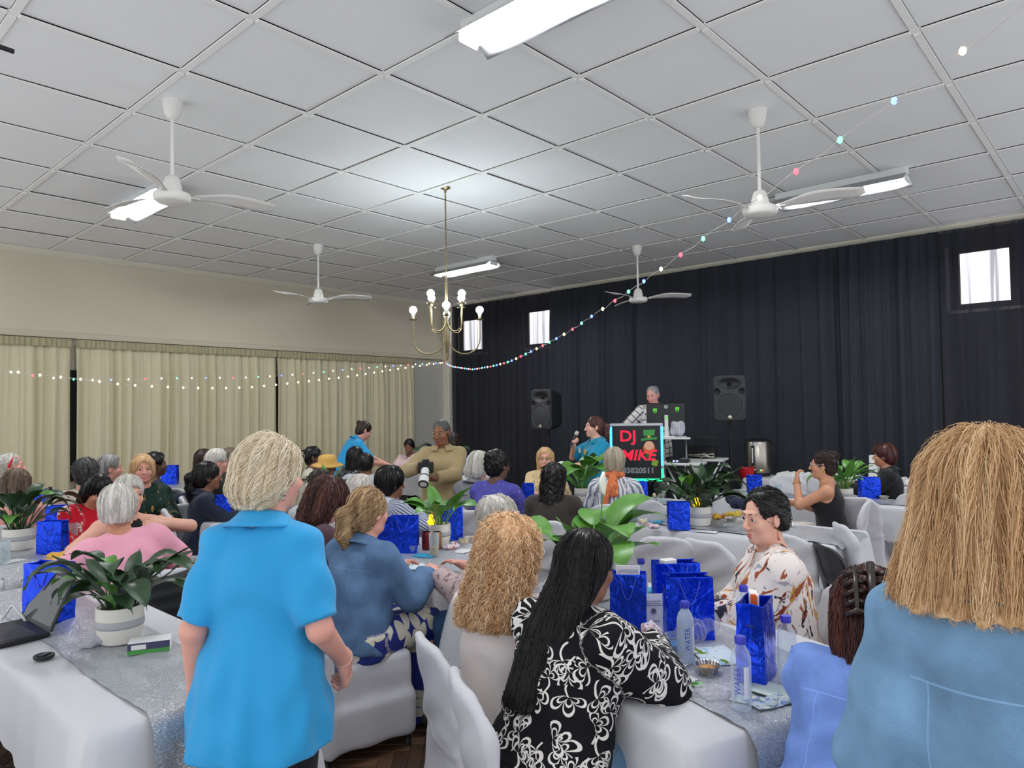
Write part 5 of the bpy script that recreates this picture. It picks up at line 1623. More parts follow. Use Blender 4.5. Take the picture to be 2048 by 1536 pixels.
def dj_sign():
    x, y, _ = (-4.603, 7.326, 1.182)
    root = empty('dj_sign', (x, y, 0), R(122.1 - 90)); tag(root, 'black DJ sign board in a silver frame with glowing LED strips', 'sign')
    W, z0, z1 = .315, .815, 1.50
    MB().box((0, 0, (z0 + z1) / 2), (W - .03, .012, (z1 - z0) / 2 - .02)).build('board', M_sign, root)
    MB().box((0, -.004, z1 - .012), (W, .02, .016), bev=.004).build('frame_top', M_alu, root)
    for sx in (-1, 1):
        MB().box((sx * (W - .012), 0, z1 / 2), (.014, .018, z1 / 2), bev=.004).build('frame_post', M_alu, root)
        MB().box((sx * (W - .014), -.02, (z0 + z1) / 2 + .07), (.014, .004, (z1 - z0) / 2 - .11)).build('led_strip', M_ledb, root)
    MB().box((W - .014, -.02, z0 + .075), (.014, .004, .07)).build('led_strip', M_ledg, root)
    MB().box((0, -.02, z0 + .012), (W, .008, .014)).build('led_strip', M_ledg, root)
    def put(txt, size, px, pz, m, sx=1.0, off=.004, name='lettering', shear=0.0, yo=-.0170):
        me = text_mesh(txt, size, .0012, 'CENTER', off)
        for v in me.vertices:
            v.co = (px + (v.co.x + shear * v.co.y) * sx, yo - v.co.z, pz + v.co.y)
        mesh_child(name, me, m, root)
    for ln, sz, px, pz, sx, sh in (('DJ', .185, -.1, 1.345, 1.1, 0), ('MIKE', .175, .025, 1.115, 1.08, .2)):
        put(ln, sz, px + .012, pz - .012, M_shadow, sx, .006, 'letter_shadow', sh, -.0138); put(ln, sz, px, pz, M_redl, sx, .004, 'lettering', sh)
    put('743820511', .088, -.005, .935, M_greyl, 1.08, .004)
    Mb = Matrix.Identity(3)
    def disc(cx, cz, rx, rz, y0, m, nm, n=20): MB().prism([(cx + rx * math.cos(t), cz + rz * math.sin(t)) for t in np.linspace(0, 2 * math.pi, n, endpoint=False)], y0, -.012).build(nm, m, root)
    hx, hz, q = .15, 1.265, 1.35
    disc(hx, hz - .10 * q, .058 * q, .05 * q, -.0135, M_hatd, 'green_collar'); disc(hx, hz - .045 * q, .052 * q, .055 * q, -.018, M_beard, 'ginger_beard'); disc(hx, hz - .022 * q, .042 * q, .04 * q, -.020, M_skinc, 'round_face')
    def hat(pts, y0, nm, m): MB().prism([(hx + a * q, hz + b * q) for a, b in pts], y0, -.012).build(nm, m, root)
    hat([(-.072, .02), (.072, .035), (.068, .055), (-.07, .04)], -.024, 'hat_brim', M_hat); hat([(-.045, .045), (.045, .05), (.055, .12), (-.05, .118)], -.023, 'hat_crown', M_hat)
    hat([(-.046, .047), (.047, .052), (.049, .068), (-.047, .064)], -.025, 'hat_band', M_shadow); hat([(-.012, .046), (.014, .047), (.014, .07), (-.012, .069)], -.026, 'hat_buckle', M_gold)
    cx, cz = .215, 1.03
    for k in range(4):
        a = k * math.pi / 2 + .5; disc(cx + .024 * math.cos(a), cz + .024 * math.sin(a), .022, .022, -.0165 - .0004 * k, M_clov, 'clover_leaf', 12)
    MB().prism([(cx - .003, cz), (cx + .003, cz), (cx - .008, cz - .06), (cx - .014, cz - .058)], -.016, -.012).build('clover_stalk', M_clov, root)
dj_sign()

def dj_desk():
    x, y, _ = (-4.583, 8.154, 1.140); rz = R(119.3 - 90)
    root = empty('dj_desk', (x, y, 0), rz); tag(root, 'tall narrow DJ desk with grey posts behind the sign', 'desk')
    MB().box((.02, 0, 1.30), (.2, .25, .012), bev=.003).build('desktop', M_whitepl, root); MB().box((.36, .02, 1.305), (.18, .22, .008)).build('desk_extension', M_dark, root)
    for px in (-.16, -.10, .17):
        for py in (-.2, .2): MB().tube([(px, py, 0), (px, py, 1.29)], .012, 8).build('post', M_greymet, root, smooth=True)
    # monitor seen from behind
    mx, my, _ = (-4.580, 8.001, 1.592)
    m = empty('computer_monitor', (mx, my, 1.312), rz + R(8)); tag(m, 'black computer monitor with green claw stickers in front of the DJ', 'monitor')
    MB().box((0, 0, .285), (.245, .014, .15), bev=.008).build('panel', mat('monitor_black', (20, 21, 24), .35), m)
    MB().box((-.0, -.018, .14), (.022, .008, .14)).build('stand_neck', M_whitepl, m); MB().box((0, .03, .006), (.1, .09, .006)).build('stand_base', M_whitepl, m)
    MB().box((0, .013, .285), (.235, .003, .14)).build('screen', mat('screen_glow', (30, 40, 70), .3, emit=(120, 150, 230), estr=1.2), m)
    MB().lathe([(.017, -.002), (.023, -.002), (.023, .002), (.017, .002), (.017, -.002)], (0, -.016, .385), 20, Matrix.Rotation(math.pi / 2, 3, 'X')).build('round_logo', M_whitepl, m)
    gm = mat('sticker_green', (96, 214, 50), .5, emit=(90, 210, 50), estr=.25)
    for cx, cz, s in ((-.14, .335, 1.0), (.14, .35, 1.0)):
        for k in range(3):
            xx = cx + (k - 1) * .017
            MB().prism([(xx - .008, cz + .028), (xx + .009, cz + .03), (xx + .004, cz - .01), (xx + .002, cz - .034 - .006 * (k == 1)), (xx - .003, cz - .01)], -.0185, -.013).build('claw_mark', gm, m)
    for k in range(3):
        xx = (k - 1) * .011
        MB().prism([(xx - .005, .26), (xx + .006, .262), (xx + .003, .235), (xx + .001, .22), (xx - .002, .235)], -.0285, -.025).build('claw_mark', gm, m)
    # striped cloth bag hanging by the stand
    S = Sdf(); S.box((.14, .03, .11), (.09, .06, .09), .04, k=.02); S.noise = lambda P: .006 * np.sin(P[..., 0] * 60 + P[..., 2] * 30)
    v_, f_ = S.mesh(.012); o = mesh_obj('folded_shirt', v_, f_, plaid_obj('checked_cloth', (214, 214, 220), (60, 66, 96), 26), None, True, (mx, my, 1.312), (0, 0, rz)); tag(o, 'white and blue checked cloth bundled beside the monitor', 'cloth')
def plaid_obj(name, c1, c2, freq):
    m, nt, b = _new(name); tc = N(nt, 'ShaderNodeTexCoord')
    ck = N(nt, 'ShaderNodeTexBrick', in_Scale=freq); ck.inputs['Color1'].default_value = lin(c1); ck.inputs['Color2'].default_value = lin(c1); ck.inputs['Mortar'].default_value = lin(c2); ck.inputs['Mortar Size'].default_value = .03; ck.offset = 0.0
    mp = N(nt, 'ShaderNodeMapping'); mp.inputs['Rotation'].default_value = (R(90), 0, 0)
    nt.links.new(tc.outputs['Object'], mp.inputs[0]); nt.links.new(mp.outputs[0], ck.inputs['Vector']); nt.links.new(ck.outputs['Color'], b.inputs['Base Color']); b.inputs['Roughness'].default_value = .8
    return m
dj_desk()

def folding_stand(x, y, rz, label, w=.28, d_=.2, z=1.0):
    root = empty('folding_stand', (x, y, 0), rz); tag(root, label, 'folding stand', 'white folding stands')
    MB().box((0, 0, z), (w, d_, .014), bev=.006).build('stand_top', M_whitepl, root)
    for sy in (-1, 1):
        for sx in (-1, 1): MB().tube([(sx * (w - .04), sy * (d_ - .02 - .01 * (sx > 0)), z - .01), (-sx * (w - .02), sy * (d_ - .02 - .01 * (sx > 0)), .01)], .011, 8).build('leg', M_whitepl, root, smooth=True)
    return root
fx, fy, _ = (-4.308, 7.868, 1.052)
folding_stand(fx, fy, R(118.6 - 90 - 12), 'white folding stand with crossed legs holding the network box')
fx2, fy2, _ = (-4.379, 8.612, 1.043)
folding_stand(fx2, fy2, R(116.6 - 90 - 12), 'white folding stand with crossed legs holding cables and a case')
M_blackpl = mat('black_plastic', (24, 24, 26), .5)
o = MB().box((-.02, -.06, 1.034), (.13, .07, .018), bev=.006).build('network_box', M_blackpl, None, False, (fx, fy, 0), (0, 0, R(118.6 - 90 - 12))); tag(o, 'flat black network box with two blue lights on the folding stand', 'device')
for dx in (-.04, .0): MB().box((-.02 + dx, -.132, 1.036), (.012, .003, .006)).build('indicator_light', mat('indicator_blue_white', (150, 190, 255), .4, emit=(140, 180, 255), estr=4), o)
o = MB().box((-.05, .05, 1.095), (.2, .1, .08), bev=.01).build('equipment_case', M_blackpl, None, False, (fx2, fy2, 0), (0, 0, R(116.6 - 100))); tag(o, 'black equipment case on the rear folding stand', 'case')
rr = random.Random(6)
o = MB().tube([(rr.uniform(-.2, .22), rr.uniform(-.16, -.05), 1.03 + .05 * math.sin(k * 1.1) ** 2) for k in range(14)], .007, 6).build('cable', mat('cream_cable', (214, 208, 190), .6), None, True, (fx2, fy2, 0), (0, 0, R(116.6 - 100))); tag(o, 'tangled cream cable on the rear folding stand', 'cable')

# tea table against the drapes
table(-2.45, 9.27, 3.1, .62, 0, 'for tea along the black drapes', drop=.68, runner=False, seed=9)
def urn():
    x, y = -3.93, 9.30
    root = empty('water_urn', (x, y, TOPZ + .004)); tag(root, 'tall brushed steel hot water urn on the tea table', 'urn')
    MB().lathe([(.14, 0), (.145, .01), (.145, .05)], n=28).build('base', M_blackpl, root, smooth=True, angle=40)
    MB().lathe([(.15, .05), (.152, .06), (.152, .46), (.148, .465)], n=32).build('tank', M_steel, root, smooth=True, angle=40)
    MB().lathe([(.158, .462), (.158, .475), (.13, .49), (.04, .505), (.03, .52), (1e-5, .522)], n=28).build('lid', M_blackpl, root, smooth=True, angle=40)
    for a in (R(202.9), R(22.9)): MB().tube([(.15 * math.cos(a), .15 * math.sin(a), .44), (.185 * math.cos(a), .185 * math.sin(a), .455), (.185 * math.cos(a), .185 * math.sin(a), .47)], .01, 6).build('handle', M_blackpl, root, smooth=True)
    a = R(292.9 - 28)
    c, s = math.cos(a), math.sin(a)
    MB().box((.155 * c, .155 * s, .28), (.012, .022, .13), a, .006).build('sight_glass_frame', M_blackpl, root); MB().box((.166 * c, .166 * s, .28), (.004, .009, .1), a).build('sight_glass', M_whitepl, root)
    MB().tube([(.15 * c, .15 * s, .1), (.21 * c, .21 * s, .1), (.215 * c, .215 * s, .06)], .014, 8).build('tap', M_blackpl, root, smooth=True)
    a = R(292.9 + 8)
    for k, (m_, cc) in enumerate((('urn_lamp_green', (80, 255, 90)), ('urn_lamp_red', (255, 60, 40)))):
        aa = a + k * .14; MB().box((.153 * math.cos(aa), .153 * math.sin(aa), .085), (.004, .009, .008), aa).build('indicator_light', mat(m_, cc, .4, emit=cc, estr=2.5), root)
urn()
x, y = -4.0, 9.06
root = empty('red_pot', (x, y, TOPZ + .004)); tag(root, 'small red enamel pot at the left end of the tea table', 'pot')
M_redpot = mat('red_enamel', (190, 26, 40), .35)
MB().lathe([(.085, 0), (.092, .01), (.098, .11), (.104, .115), (.1, .122), (.094, .12), (.088, .012), (1e-5, .01)], n=28).build('pot_body', M_redpot, root, smooth=True, angle=40)
for sx in (-1, 1): MB().tube([(sx * .095, 0, .095), (sx * .12, 0, .1), (sx * .12, .02, .1), (sx * .096, .03, .097)], .008, 6).build('handle', M_whitepl, root, smooth=True)
CUP = None
M_china = mat('white_china', (232, 232, 228), .25)
nC = 0
rr = random.Random(3)
M_tray = mat('grey_tray', (150, 150, 152), .4, metal=.4)
for tx, nn in ((-3.38, 'left'), (-2.86, 'middle'), (-2.0, 'right')):
    o = MB().box((tx, 9.2, TOPZ + .01), (.235, .19, .005), bev=.003).build('serving_tray', M_tray); tag(o, 'grey tray of upturned cups, %s one on the tea table' % nn, 'tray')
    for i in range(5):
        for j in range(4):
            c = empty('tea_cup', (tx - .185 + i * .092 + rr.uniform(-.006, .006), 9.06 + j * .092 + rr.uniform(-.006, .006), TOPZ + .0155), rr.uniform(0, 6)); tag(c, 'upturned white china cup on the %s tray of the tea table' % nn, 'cup', 'upturned cups on the %s tray' % nn)
            if CUP is None:
                a = MB().lathe([(.041, 0), (.0425, .003), (.038, .04), (.026, .058), (.022, .06), (.022, .066), (.019, .066), (.019, .061), (1e-5, .061)], n=18).build('cup_bowl', M_china, c, smooth=True, angle=45)
                b = MB().tube([(.036, 0, .042), (.055, 0, .04), (.058, 0, .022), (.041, 0, .014)], .004, 6).build('handle', M_china, c, smooth=True); CUP = (a.data, b.data)
            else:
                for nm, me in zip(('cup_bowl', 'handle'), CUP): q = bpy.data.objects.new(nm, me); link(q, c)
x, y, _ = (-2.492, 11.133, 0.801)
o = empty('napkin_caddy', (x, 9.25, TOPZ + .004)); tag(o, 'black wire caddy with a stack of white sachet boxes on the tea table', 'caddy')
MB().box((0, 0, .01), (.07, .06, .01)).tube([(-.065, -.05, .01), (-.065, -.05, .17)], .004, 6).tube([(.065, -.05, .01), (.065, -.05, .17)], .004, 6).tube([(-.065, .05, .01), (-.065, .05, .17)], .004, 6).tube([(.065, .05, .01), (.065, .05, .17)], .004, 6).build('wire_rack', M_blackmet, o)
for k in range(3): MB().box((.004 * k, 0, .07 + k * .105), (.05, .05, .047), .05 * k, .004).build('sachet_box', M_whitepl, o)
root = empty('fruit_bowl', (-1.36, 9.22, TOPZ + .004)); tag(root, 'white bowl at the right end of the tea table', 'bowl')
MB().lathe([(.05, 0), (.06, .01), (.12, .08), (.124, .082), (.116, .08), (.05, .014), (1e-5, .012)], n=28).build('bowl_body', M_china, root, smooth=True, angle=40)
MB().lathe([(.11, .075), (.08, .1), (.03, .115), (1e-5, .117)], n=16, flute=5, famp=.08).build('sugar_heap', M_whitepl, root, smooth=True)
# ---------------------------------------------------------------- tables in the hall
table(-3.48, 1.07, 2.25, .68, 0, 'at the near left with the laptop', drop=.27, seed=1, rdrop=.5)
table(-5.85, 1.25, 1.9, .75, 0, 'by the yellow packets at the left', drop=.25, seed=2, rdrop=.45)
table(-5.62, 3.12, 1.2, .7, 0, 'of the navy suited guest', drop=.28, runner=False, seed=3)
table(-9.1, 3.95, 1.9, .7, 0, 'far left against the cream curtains', drop=.3, seed=4)
table(-3.62, 3.02, 1.1, 1.0, 6, 'in front of the denim jacket guest', drop=.22, seed=5, rw=.5, rdrop=.2)
table(-5.8, 3.98, .9, .55, 0, 'of the guest in the straw hat', drop=.25, runner=False, seed=6)
table(-7.9, 7.1, 1.9, .7, 0, 'far back in the corner', drop=.3, runner=False, seed=7)
table(-4.75, 5.28, 1.7, .55, 0, 'of the guest in the purple dress', drop=.28, runner=False, seed=8)
table(-3.98, 6.22, 1.05, .6, 0, 'just in front of the DJ sign', drop=.28, seed=10, rdrop=.1)
table(-2.48, 5.30, 1.75, .85, 0, 'in the middle with the dark lily and snacks', drop=.45, seed=11, rw=.6, rdrop=.05)
table(-2.3, 7.45, 2.4, .6, 0, 'where the black top guest eats', drop=.3, seed=12, rdrop=.1)
table(-1.63, 2.63, 1.8, 1.03, -22, 'in the right foreground with bottles', drop=.27, seed=13, rw=.62, rdrop=.55)

# ---------------------------------------------------------------- guests
TURQ = fabric('turquoise_polo_knit', (46, 156, 214), .75); TURQ2 = fabric('teal_polo_knit', (24, 140, 178), .75)
BLK = fabric('black_cloth', (26, 26, 29)); NAVY = fabric('navy_suiting', (30, 38, 58)); WHT = fabric('white_blouse_cloth', (232, 222, 218), var=.03); GREYJ = fabric('grey_jacket_cloth', (128, 128, 136))
PINK = fabric('pink_tshirt_knit', (236, 164, 184)); TANS = fabric('khaki_shirt_cloth', (166, 148, 108)); BEIGE = fabric('beige_trouser_cloth', (196, 174, 148)); PLUM = fabric('plum_knit', (78, 52, 62)); LGREY = fabric('light_grey_shirt', (186, 190, 196)); OLIVE = fabric('dark_olive_cloth', (52, 46, 42)); SALMON = fabric('salmon_knit', (214, 150, 140)); CREAM = fabric('cream_top_cloth', (206, 200, 184))
JEAN = denim('blue_jeans_denim', (58, 86, 124)); JEANL = denim('light_jeans_denim', (104, 138, 168)); DENIMJ = denim('washed_denim_jacket', (88, 116, 150)); DENIMB = denim('light_blue_denim_shirt', (112, 142, 208)); DENIMF = denim('faded_denim_jacket', (112, 148, 180))
LOOPS = petals('black_white_loop_print', (16, 16, 21), (228, 222, 216), scale=9.4, width=.044, size=.45)
RUST = splash('white_rust_flower_print', (232, 222, 216), [((166, 162, 170), .59), ((158, 82, 52), .582), ((200, 146, 64), .61), ((44, 42, 54), .605), ((120, 52, 34), .61)], 24, 2.8)
SKIRTP = petals('blue_white_skirt_print', (44, 54, 130), (216, 210, 192), scale=8.5, lines=False, npet=1.5, size=.5, thresh=.1)
STRIPE = stripes('blue_pinstripe_shirting', (206, 210, 222), (92, 104, 138), 62, .55); STRIPE2 = stripes('grey_white_striped_blouse', (226, 226, 230), (128, 136, 158), 24, .55, wob=.05)
REDF = petals('red_white_flower_print', (206, 24, 46), (226, 214, 210), scale=6.5, lines=False, npet=6, size=.36, thresh=.45); PURP = splash('purple_speckle_cloth', (78, 76, 160), [((128, 124, 200), .6)], 60, 1.2)
KFLOR = splash('beige_floral_blouse', (226, 200, 152), [((96, 66, 44), .60), ((214, 140, 60), .62), ((240, 228, 204), .6)], 34, 1.4); CAMO = splash('dark_green_leaf_print', (26, 52, 46), [((176, 150, 84), .60), ((14, 30, 28), .58)], 16, 2.4); MONO = splash('black_white_fleck_print', (40, 42, 44), [((190, 190, 190), .58)], 40, 1.3); MAUVE = splash('mauve_sleeve_print', (186, 166, 164), [((130, 100, 104), .58)], 30, 1.5); GRNF = splash('green_floral_print', (190, 200, 170), [((96, 120, 50), .52), ((40, 44, 50), .6)], 20, 1.5)
PLAID = plaid('white_checked_shirting', (220, 214, 206), (58, 58, 72), 13.)
TR = dict(k='t', m=BLK); TRJ = dict(k='t', m=JEAN)
SEATED = []
def seated(key, label, head, face, chair_label=None, turn=0, **kw):
    p = person(key, label, head, face, **kw)
    if chair_label:
        c = p['root'].location; chair(c[0], c[1], face + turn, chair_label)
    return p

A = person('A', 'person standing with back turned in bright blue polo shirt, pale blond swept hair', (-2.145, 1.196, 1.611), 124.9, sit=False, lean=2, hs=.97, shw=.8, g=1.08, hyaw=-34, hpitch=4,
           arms={'R': ((.225, .12, .875), (.25, -1, 0), dict(fine=1, n=(-.75, .1, -.2), s=(.1, .8, .5), f=(-.05, .3, -.95), curl=.8, thumb=.9)), 'L': ((-.225, .0, .80), (-.15, -1, 0))}, skin='pink',
           hair=dict(st='wavy', col='platinum', vol=.004, len=.10, wb=.062, db=.045, yb=-.06, n=3600, sl=.11, comb=(0, -.9, .1), grav=.6, lift=.012, wave=.004, lump=.004, rad=.0013, fh=.0), front=True,
           top=dict(m=TURQ, hem=-.215, flare=.03, ease=.024, sl=.92, sleeve_ease=.7, collar=1, name='polo_shirt', wr=.008, wf=1.1, fold=.045), bottom=dict(k='t', m=BLK, ease=.003), d=2.3, bust=.9)
B = seated('B', 'seated person with long curly strawberry blond hair and white blouse, back turned', (-1.864, 2.045, 1.255), 94.2, 'white covered chair of the curly haired guest', turn=-30, lean=8, g=1.02, arms={'B': 'table'}, skin='fair', front=False,
           hair=dict(st='curly', col='strawberry', len=.235, wb=.13, db=.09, yb=-.13, vol=.022, n=3400, sl=.17, lump=.012, curl=.012, curl_f=95, lift=.024, segs=22, rad=.0019, w_out=.7), top=dict(m=WHT, sl=1.9, ease=.035, wr=.006, name='blouse'), bottom=TRJ, d=2.75)
C = seated('C', 'seated person with long straight black hair and black and white printed blouse', (-1.448, 1.975, 1.281), 86.0, 'white covered chair of the guest in the printed blouse', turn=-28, lean=20, g=1.12, skin='brown', front=False, hpitch=8,
           arms={'R': ((.04, .50, .815), (.8, -.35, -.45), dict(curl=.3, n=(0, 0, -1), s=(-1, 0, 0))), 'L': ((-.1, .5, .815), (-1, -.2, -.5))},
           hair=dict(st='long', col='black', len=.40, wb=.07, db=.045, xb=-.045, yb=-.285, vert=1, n=3600, sl=.36, segs=16, rough=.32, rad=.0013, comb=(0, -.3, 0), lift=.004, lump=.002), top=dict(m=LOOPS, sl=1.93, ease=.04, sleeve_ease=1.2, wr=.007, name='blouse', hem=-.11), bottom=dict(k='t', m=JEANL), d=2.4)
D = seated('D', 'seated person with short black hair and white blouse with rust flowers, looking left', (-1.332, 3.196, 1.310), 210.5, 'white covered chair behind the flower blouse guest', lean=4, g=1.16, hyaw=30, hpitch=6, skin='fair', arms={'R': ((-.02, .33, .70), (.8, -.4, -.7), dict(fine=1, curl=.5, n=(-.5, 0, -.8), s=(-.3, .3, .8))), 'L': ((.0, .36, .69), (-.8, -.4, -.7), dict(fine=1, curl=.5, n=(.6, -.3, -.6), s=(.3, .3, .8)))},
           hair=dict(st='crop', col='black', vol=.004, comb=(0, -1, .2), grav=.3, n=1800, sl=.05, lift=.006, line=.012), top=dict(m=RUST, sl=1.55, ease=.045, sleeve_ease=1.3, wr=.006, name='blouse', neck=.01), bottom=dict(k='t', m=RUST), d=3.25)
E_ = seated('E', 'person bending over the right foreground table, dark red hair held by a claw clip', (-0.636, 2.279, 1.189), 83.3, None, lean=26, g=1.08, hpitch=38, hyaw=26, skin='fair', front=False,
           arms={'B': ((.12, .52, .80), (.6, -.3, -.6), dict(curl=.4))}, hair=dict(st='bob', col='auburn', len=.17, wb=.085, db=.06, vol=.014, n=2400, sl=.2, lift=.006, rough=.35), top=dict(m=DENIMB, sl=1.92, ease=.035, wr=.008, name='denim_shirt'), bottom=TRJ, d=2.1)
c = E_['root'].location
root = empty('stool', (c[0], c[1], 0)); tag(root, 'low black stool under the dark red haired person', 'stool')
MB().lathe([(.17, .42), (.18, .43), (.18, .455), (.16, .462), (1e-5, .462)], n=24).build('seat', M_leg, root, smooth=True, angle=40)
for k in range(4): MB().tube([(.13 * math.cos(k * 1.571), .13 * math.sin(k * 1.571), .43), (.17 * math.cos(k * 1.571), .17 * math.sin(k * 1.571), 0)], .011, 8).build('leg', M_leg, root, smooth=True)
F_ = person('F', 'person standing very close at the right edge, shoulder length blond hair and faded denim jacket', (-0.220, 1.556, 1.635), 86.0, sit=False, lean=1, shw=.85, g=.94, arms={'B': 'down'}, skin='fair', front=False,
           hair=dict(st='bob', col='blond', len=.185, wb=.125, db=.065, xb=-.02, yb=-.085, vol=.01, n=8000, sl=.16, segs=12, lift=.014, w_out=.9, rad=.0008, wave=.006, curl_f=24, lump=.006), top=dict(m=DENIMF, sl=1.95, ease=.03, wr=.005, name='denim_jacket', collar=1), bottom=TR, d=1.3, hyaw=-8)
G = seated('G', 'seated person in black strappy top eating, glasses and dark hair in a clip', (-2.180, 6.542, 1.281), 192.3, 'white covered chair of the guest in the black strappy top', lean=6, g=1.12, hyaw=4, skin='tan',
           arms={'L': ((-.03, .29, 1.0), (-.4, .6, -1), dict(fine=1, curl=.6, n=(.3, -.8, .1), s=(.6, .2, .6), f=(.1, -.1, 1))), 'R': 'table'}, hair=dict(st='bun', col='darkbrown', bun=(0, -.09, .085), br=(.05, .05, .04), n=500, comb=(0, -1, .4), grav=0), top=dict(m=BLK, sl=0, ease=.006, name='strappy_top', neck=.03), bottom=dict(k='t', m=WHT), d=6.3)
glasses(G, (190, 186, 190))
H_ = seated('H', 'seated person in black jacket with dark red fringe, in front of the tea table', (-2.137, 8.333, 1.261), 190.3, 'white covered chair of the black jacket guest by the tea table', lean=6, g=1.02, skin='olive', arms={'B': 'table'}, hair=dict(st='bangs', col='auburn', vol=.01, n=300), top=dict(m=BLK, sl=1.93, ease=.026, collar=1, name='jacket'), bottom=TR, d=7.6)
I_ = seated('I', 'seated person with smooth ash blond hair, orange scarf and striped blouse, back turned', (-3.613, 5.382, 1.326), 117.8, 'white covered chair of the guest with the orange scarf', lean=5, g=1.02, skin='tan', arms={'B': 'table'}, front=False, hair=dict(st='short', col='ash', vol=.008, n=700), top=dict(m=STRIPE2, sl=1.3, ease=.032, sleeve_ease=1.4, name='blouse', neck=.01), bottom=TR, d=6.4)
J_ = seated('J', 'seated person with long black braided hair and dark top, back turned', (-3.515, 4.395, 1.268), 114.6, 'white covered chair of the guest with black braids', lean=10, g=1.12, hyaw=-18, skin='dark', arms={'B': 'table'}, front=False, hair=dict(st='long', col='black', len=.5, wb=.09, db=.05, yb=-.13, vert=1, n=700, sl=.35, segs=14, curl=.006, curl_f=70, rad=.003, lumpy=1, lump=.008), top=dict(m=OLIVE, sl=1.9, ease=.028, name='top'), bottom=TR, d=5.6)
K_ = seated('K', 'seated person facing forward with long blond hair, glasses and beige floral blouse', (-4.973, 6.045, 1.266), 311.4, 'white covered chair of the floral blouse guest by the drapes', lean=4, g=1.0, hyaw=-6, skin='fair', arms={'B': 'table'}, hair=dict(st='bob', col='blond', len=.2, wb=.085, n=350, line=.014), top=dict(m=KFLOR, sl=1.9, ease=.024, name='blouse'), bottom=TR, d=7.8)
glasses(K_, (60, 44, 50))
L_ = person('L', 'person standing in khaki shirt and beige trousers holding a camera with white lens', (-5.144, 4.663, 1.598), 309.8, sit=False, lean=-2, g=1.22, hyaw=-16, hpitch=10, skin='brown', arms={'R': ((.17, .30, 1.16), (1, -.3, -.5), dict(fine=1, curl=.7, n=(-.8, .2, 0), s=(0, .5, .8))), 'L': ((.03, .33, 1.06), (-1, -.3, -.5), dict(fine=1, curl=.6, n=(.5, .1, .8), s=(-.3, .8, .2)))}, hair=dict(st='crop', col='dkgrey', vol=-.004, n=0), top=dict(m=TANS, sl=1.93, ease=.022, collar=1, hem=-.2, flare=.015, name='shirt'), bottom=dict(k='t', m=BEIGE), d=6.6)
glasses(L_, (196, 170, 120))
M_ = seated('M', 'seated person in purple dress with black hair wound on top, back turned', (-4.191, 4.456, 1.336), 99.2, 'white covered chair of the guest in the purple dress', lean=6, g=1.3, hyaw=-16, skin='dark', arms={'B': 'table'}, hair=dict(st='bun', col='black', bun=(0, -.07, .085), br=(.06, .06, .045), vol=.008, n=300, lumpy=1), top=dict(m=PURP, sl=.9, ease=.026, name='dress', hem=-.1), bottom=TR, d=6.1)
N_ = seated('N', 'seated person with white bobbed hair and grey jacket beside the purple dress guest', (-4.596, 4.632, 1.296), 94.7, 'white covered chair of the grey jacket guest', lean=10, g=1.1, hpitch=8, skin='pink', arms={'B': 'table'}, hair=dict(st='bob', col='white', len=.1, vol=.012, n=500), top=dict(m=GREYJ, sl=1.93, ease=.03, name='jacket', collar=1), bottom=TR, d=6.5)
O_ = person('O', 'person in turquoise polo shirt bending forward beside the cream curtains', (-7.852, 5.726, 1.553), 72.2, sit=False, lean=28, g=1.1, hpitch=30, skin='pink', arms={'B': ((.16, .55, .98), (.6, -.6, -.6), dict(curl=.4))}, hair=dict(st='bun', col='darkbrown', bun=(0, -.11, .06), br=(.035, .035, .035), n=0), top=dict(m=TURQ, sl=.9, ease=.026, hem=-.18, collar=1, name='polo_shirt'), bottom=TR, d=8.2)
P_ = seated('P', 'seated person in a yellow straw sun hat and glasses facing forward', (-6.326, 4.154, 1.231), 334.7, 'white covered chair of the straw hat guest', lean=8, g=1.05, hpitch=6, skin='brown', arms={'B': 'table'}, hair=dict(st='short', col='black', n=0), top=dict(m=CREAM, sl=1.5, ease=.024, name='top'), bottom=TR, d=7.3)
glasses(P_, (30, 26, 26))
Q_ = seated('Q', 'seated person with short black hair and light grey shirt, back turned', (-6.525, 4.783, 1.225), 129.7, 'white covered chair of the light grey shirt guest', lean=10, g=1.22, skin='brown', male=True, arms={'B': 'table'}, front=False, hair=dict(st='crop', col='black', n=150), top=dict(m=LGREY, sl=1.3, ease=.03, name='shirt'), bottom=TR, d=6.9)
R_ = seated('R', 'seated person with long black hair and black and white top under the bending helper', (-7.274, 5.183, 1.259), 114.5, 'white covered chair of the black and white top guest', lean=8, g=1.1, skin='dark', arms={'B': 'table'}, hair=dict(st='long', col='black', len=.25, n=200), top=dict(m=MONO, sl=1.5, ease=.026, name='top'), bottom=TR, d=8.0, hyaw=-20)
S_ = seated('S', 'seated person in profile with black hair in a bun and cream top, by the curtains', (-7.306, 4.614, 1.286), 51.7, 'white covered chair of the cream top guest', lean=4, g=1.05, skin='dark', arms={'B': 'table'}, hair=dict(st='bun', col='black', bun=(0, -.12, .04), n=120), top=dict(m=CREAM, sl=1.4, ease=.024, name='top'), bottom=TR, d=8.3)
T_ = seated('T', 'seated person with pale blond hair partly hidden behind the denim jacket guest', (-4.369, 3.156, 1.222), 74.1, 'white covered chair of the pale blond guest', lean=8, g=1.0, hpitch=12, skin='pink', arms={'B': 'table'}, hair=dict(st='bob', col='white', len=.14, n=500), top=dict(m=CREAM, sl=1.9, ease=.026, name='top'), bottom=TR, d=5.25)
U_ = seated('U', 'seated person with full rounded black hair and pinstriped shirt, looking right', (-4.642, 3.651, 1.218), 89.8, 'white covered chair of the pinstriped shirt guest', lean=6, g=1.08, hyaw=-18, skin='brown', arms={'B': 'table'}, hair=dict(st='short', col='black', vol=.02, n=700), top=dict(m=STRIPE, sl=1.4, ease=.03, collar=1, name='shirt'), bottom=TR, d=5.4)
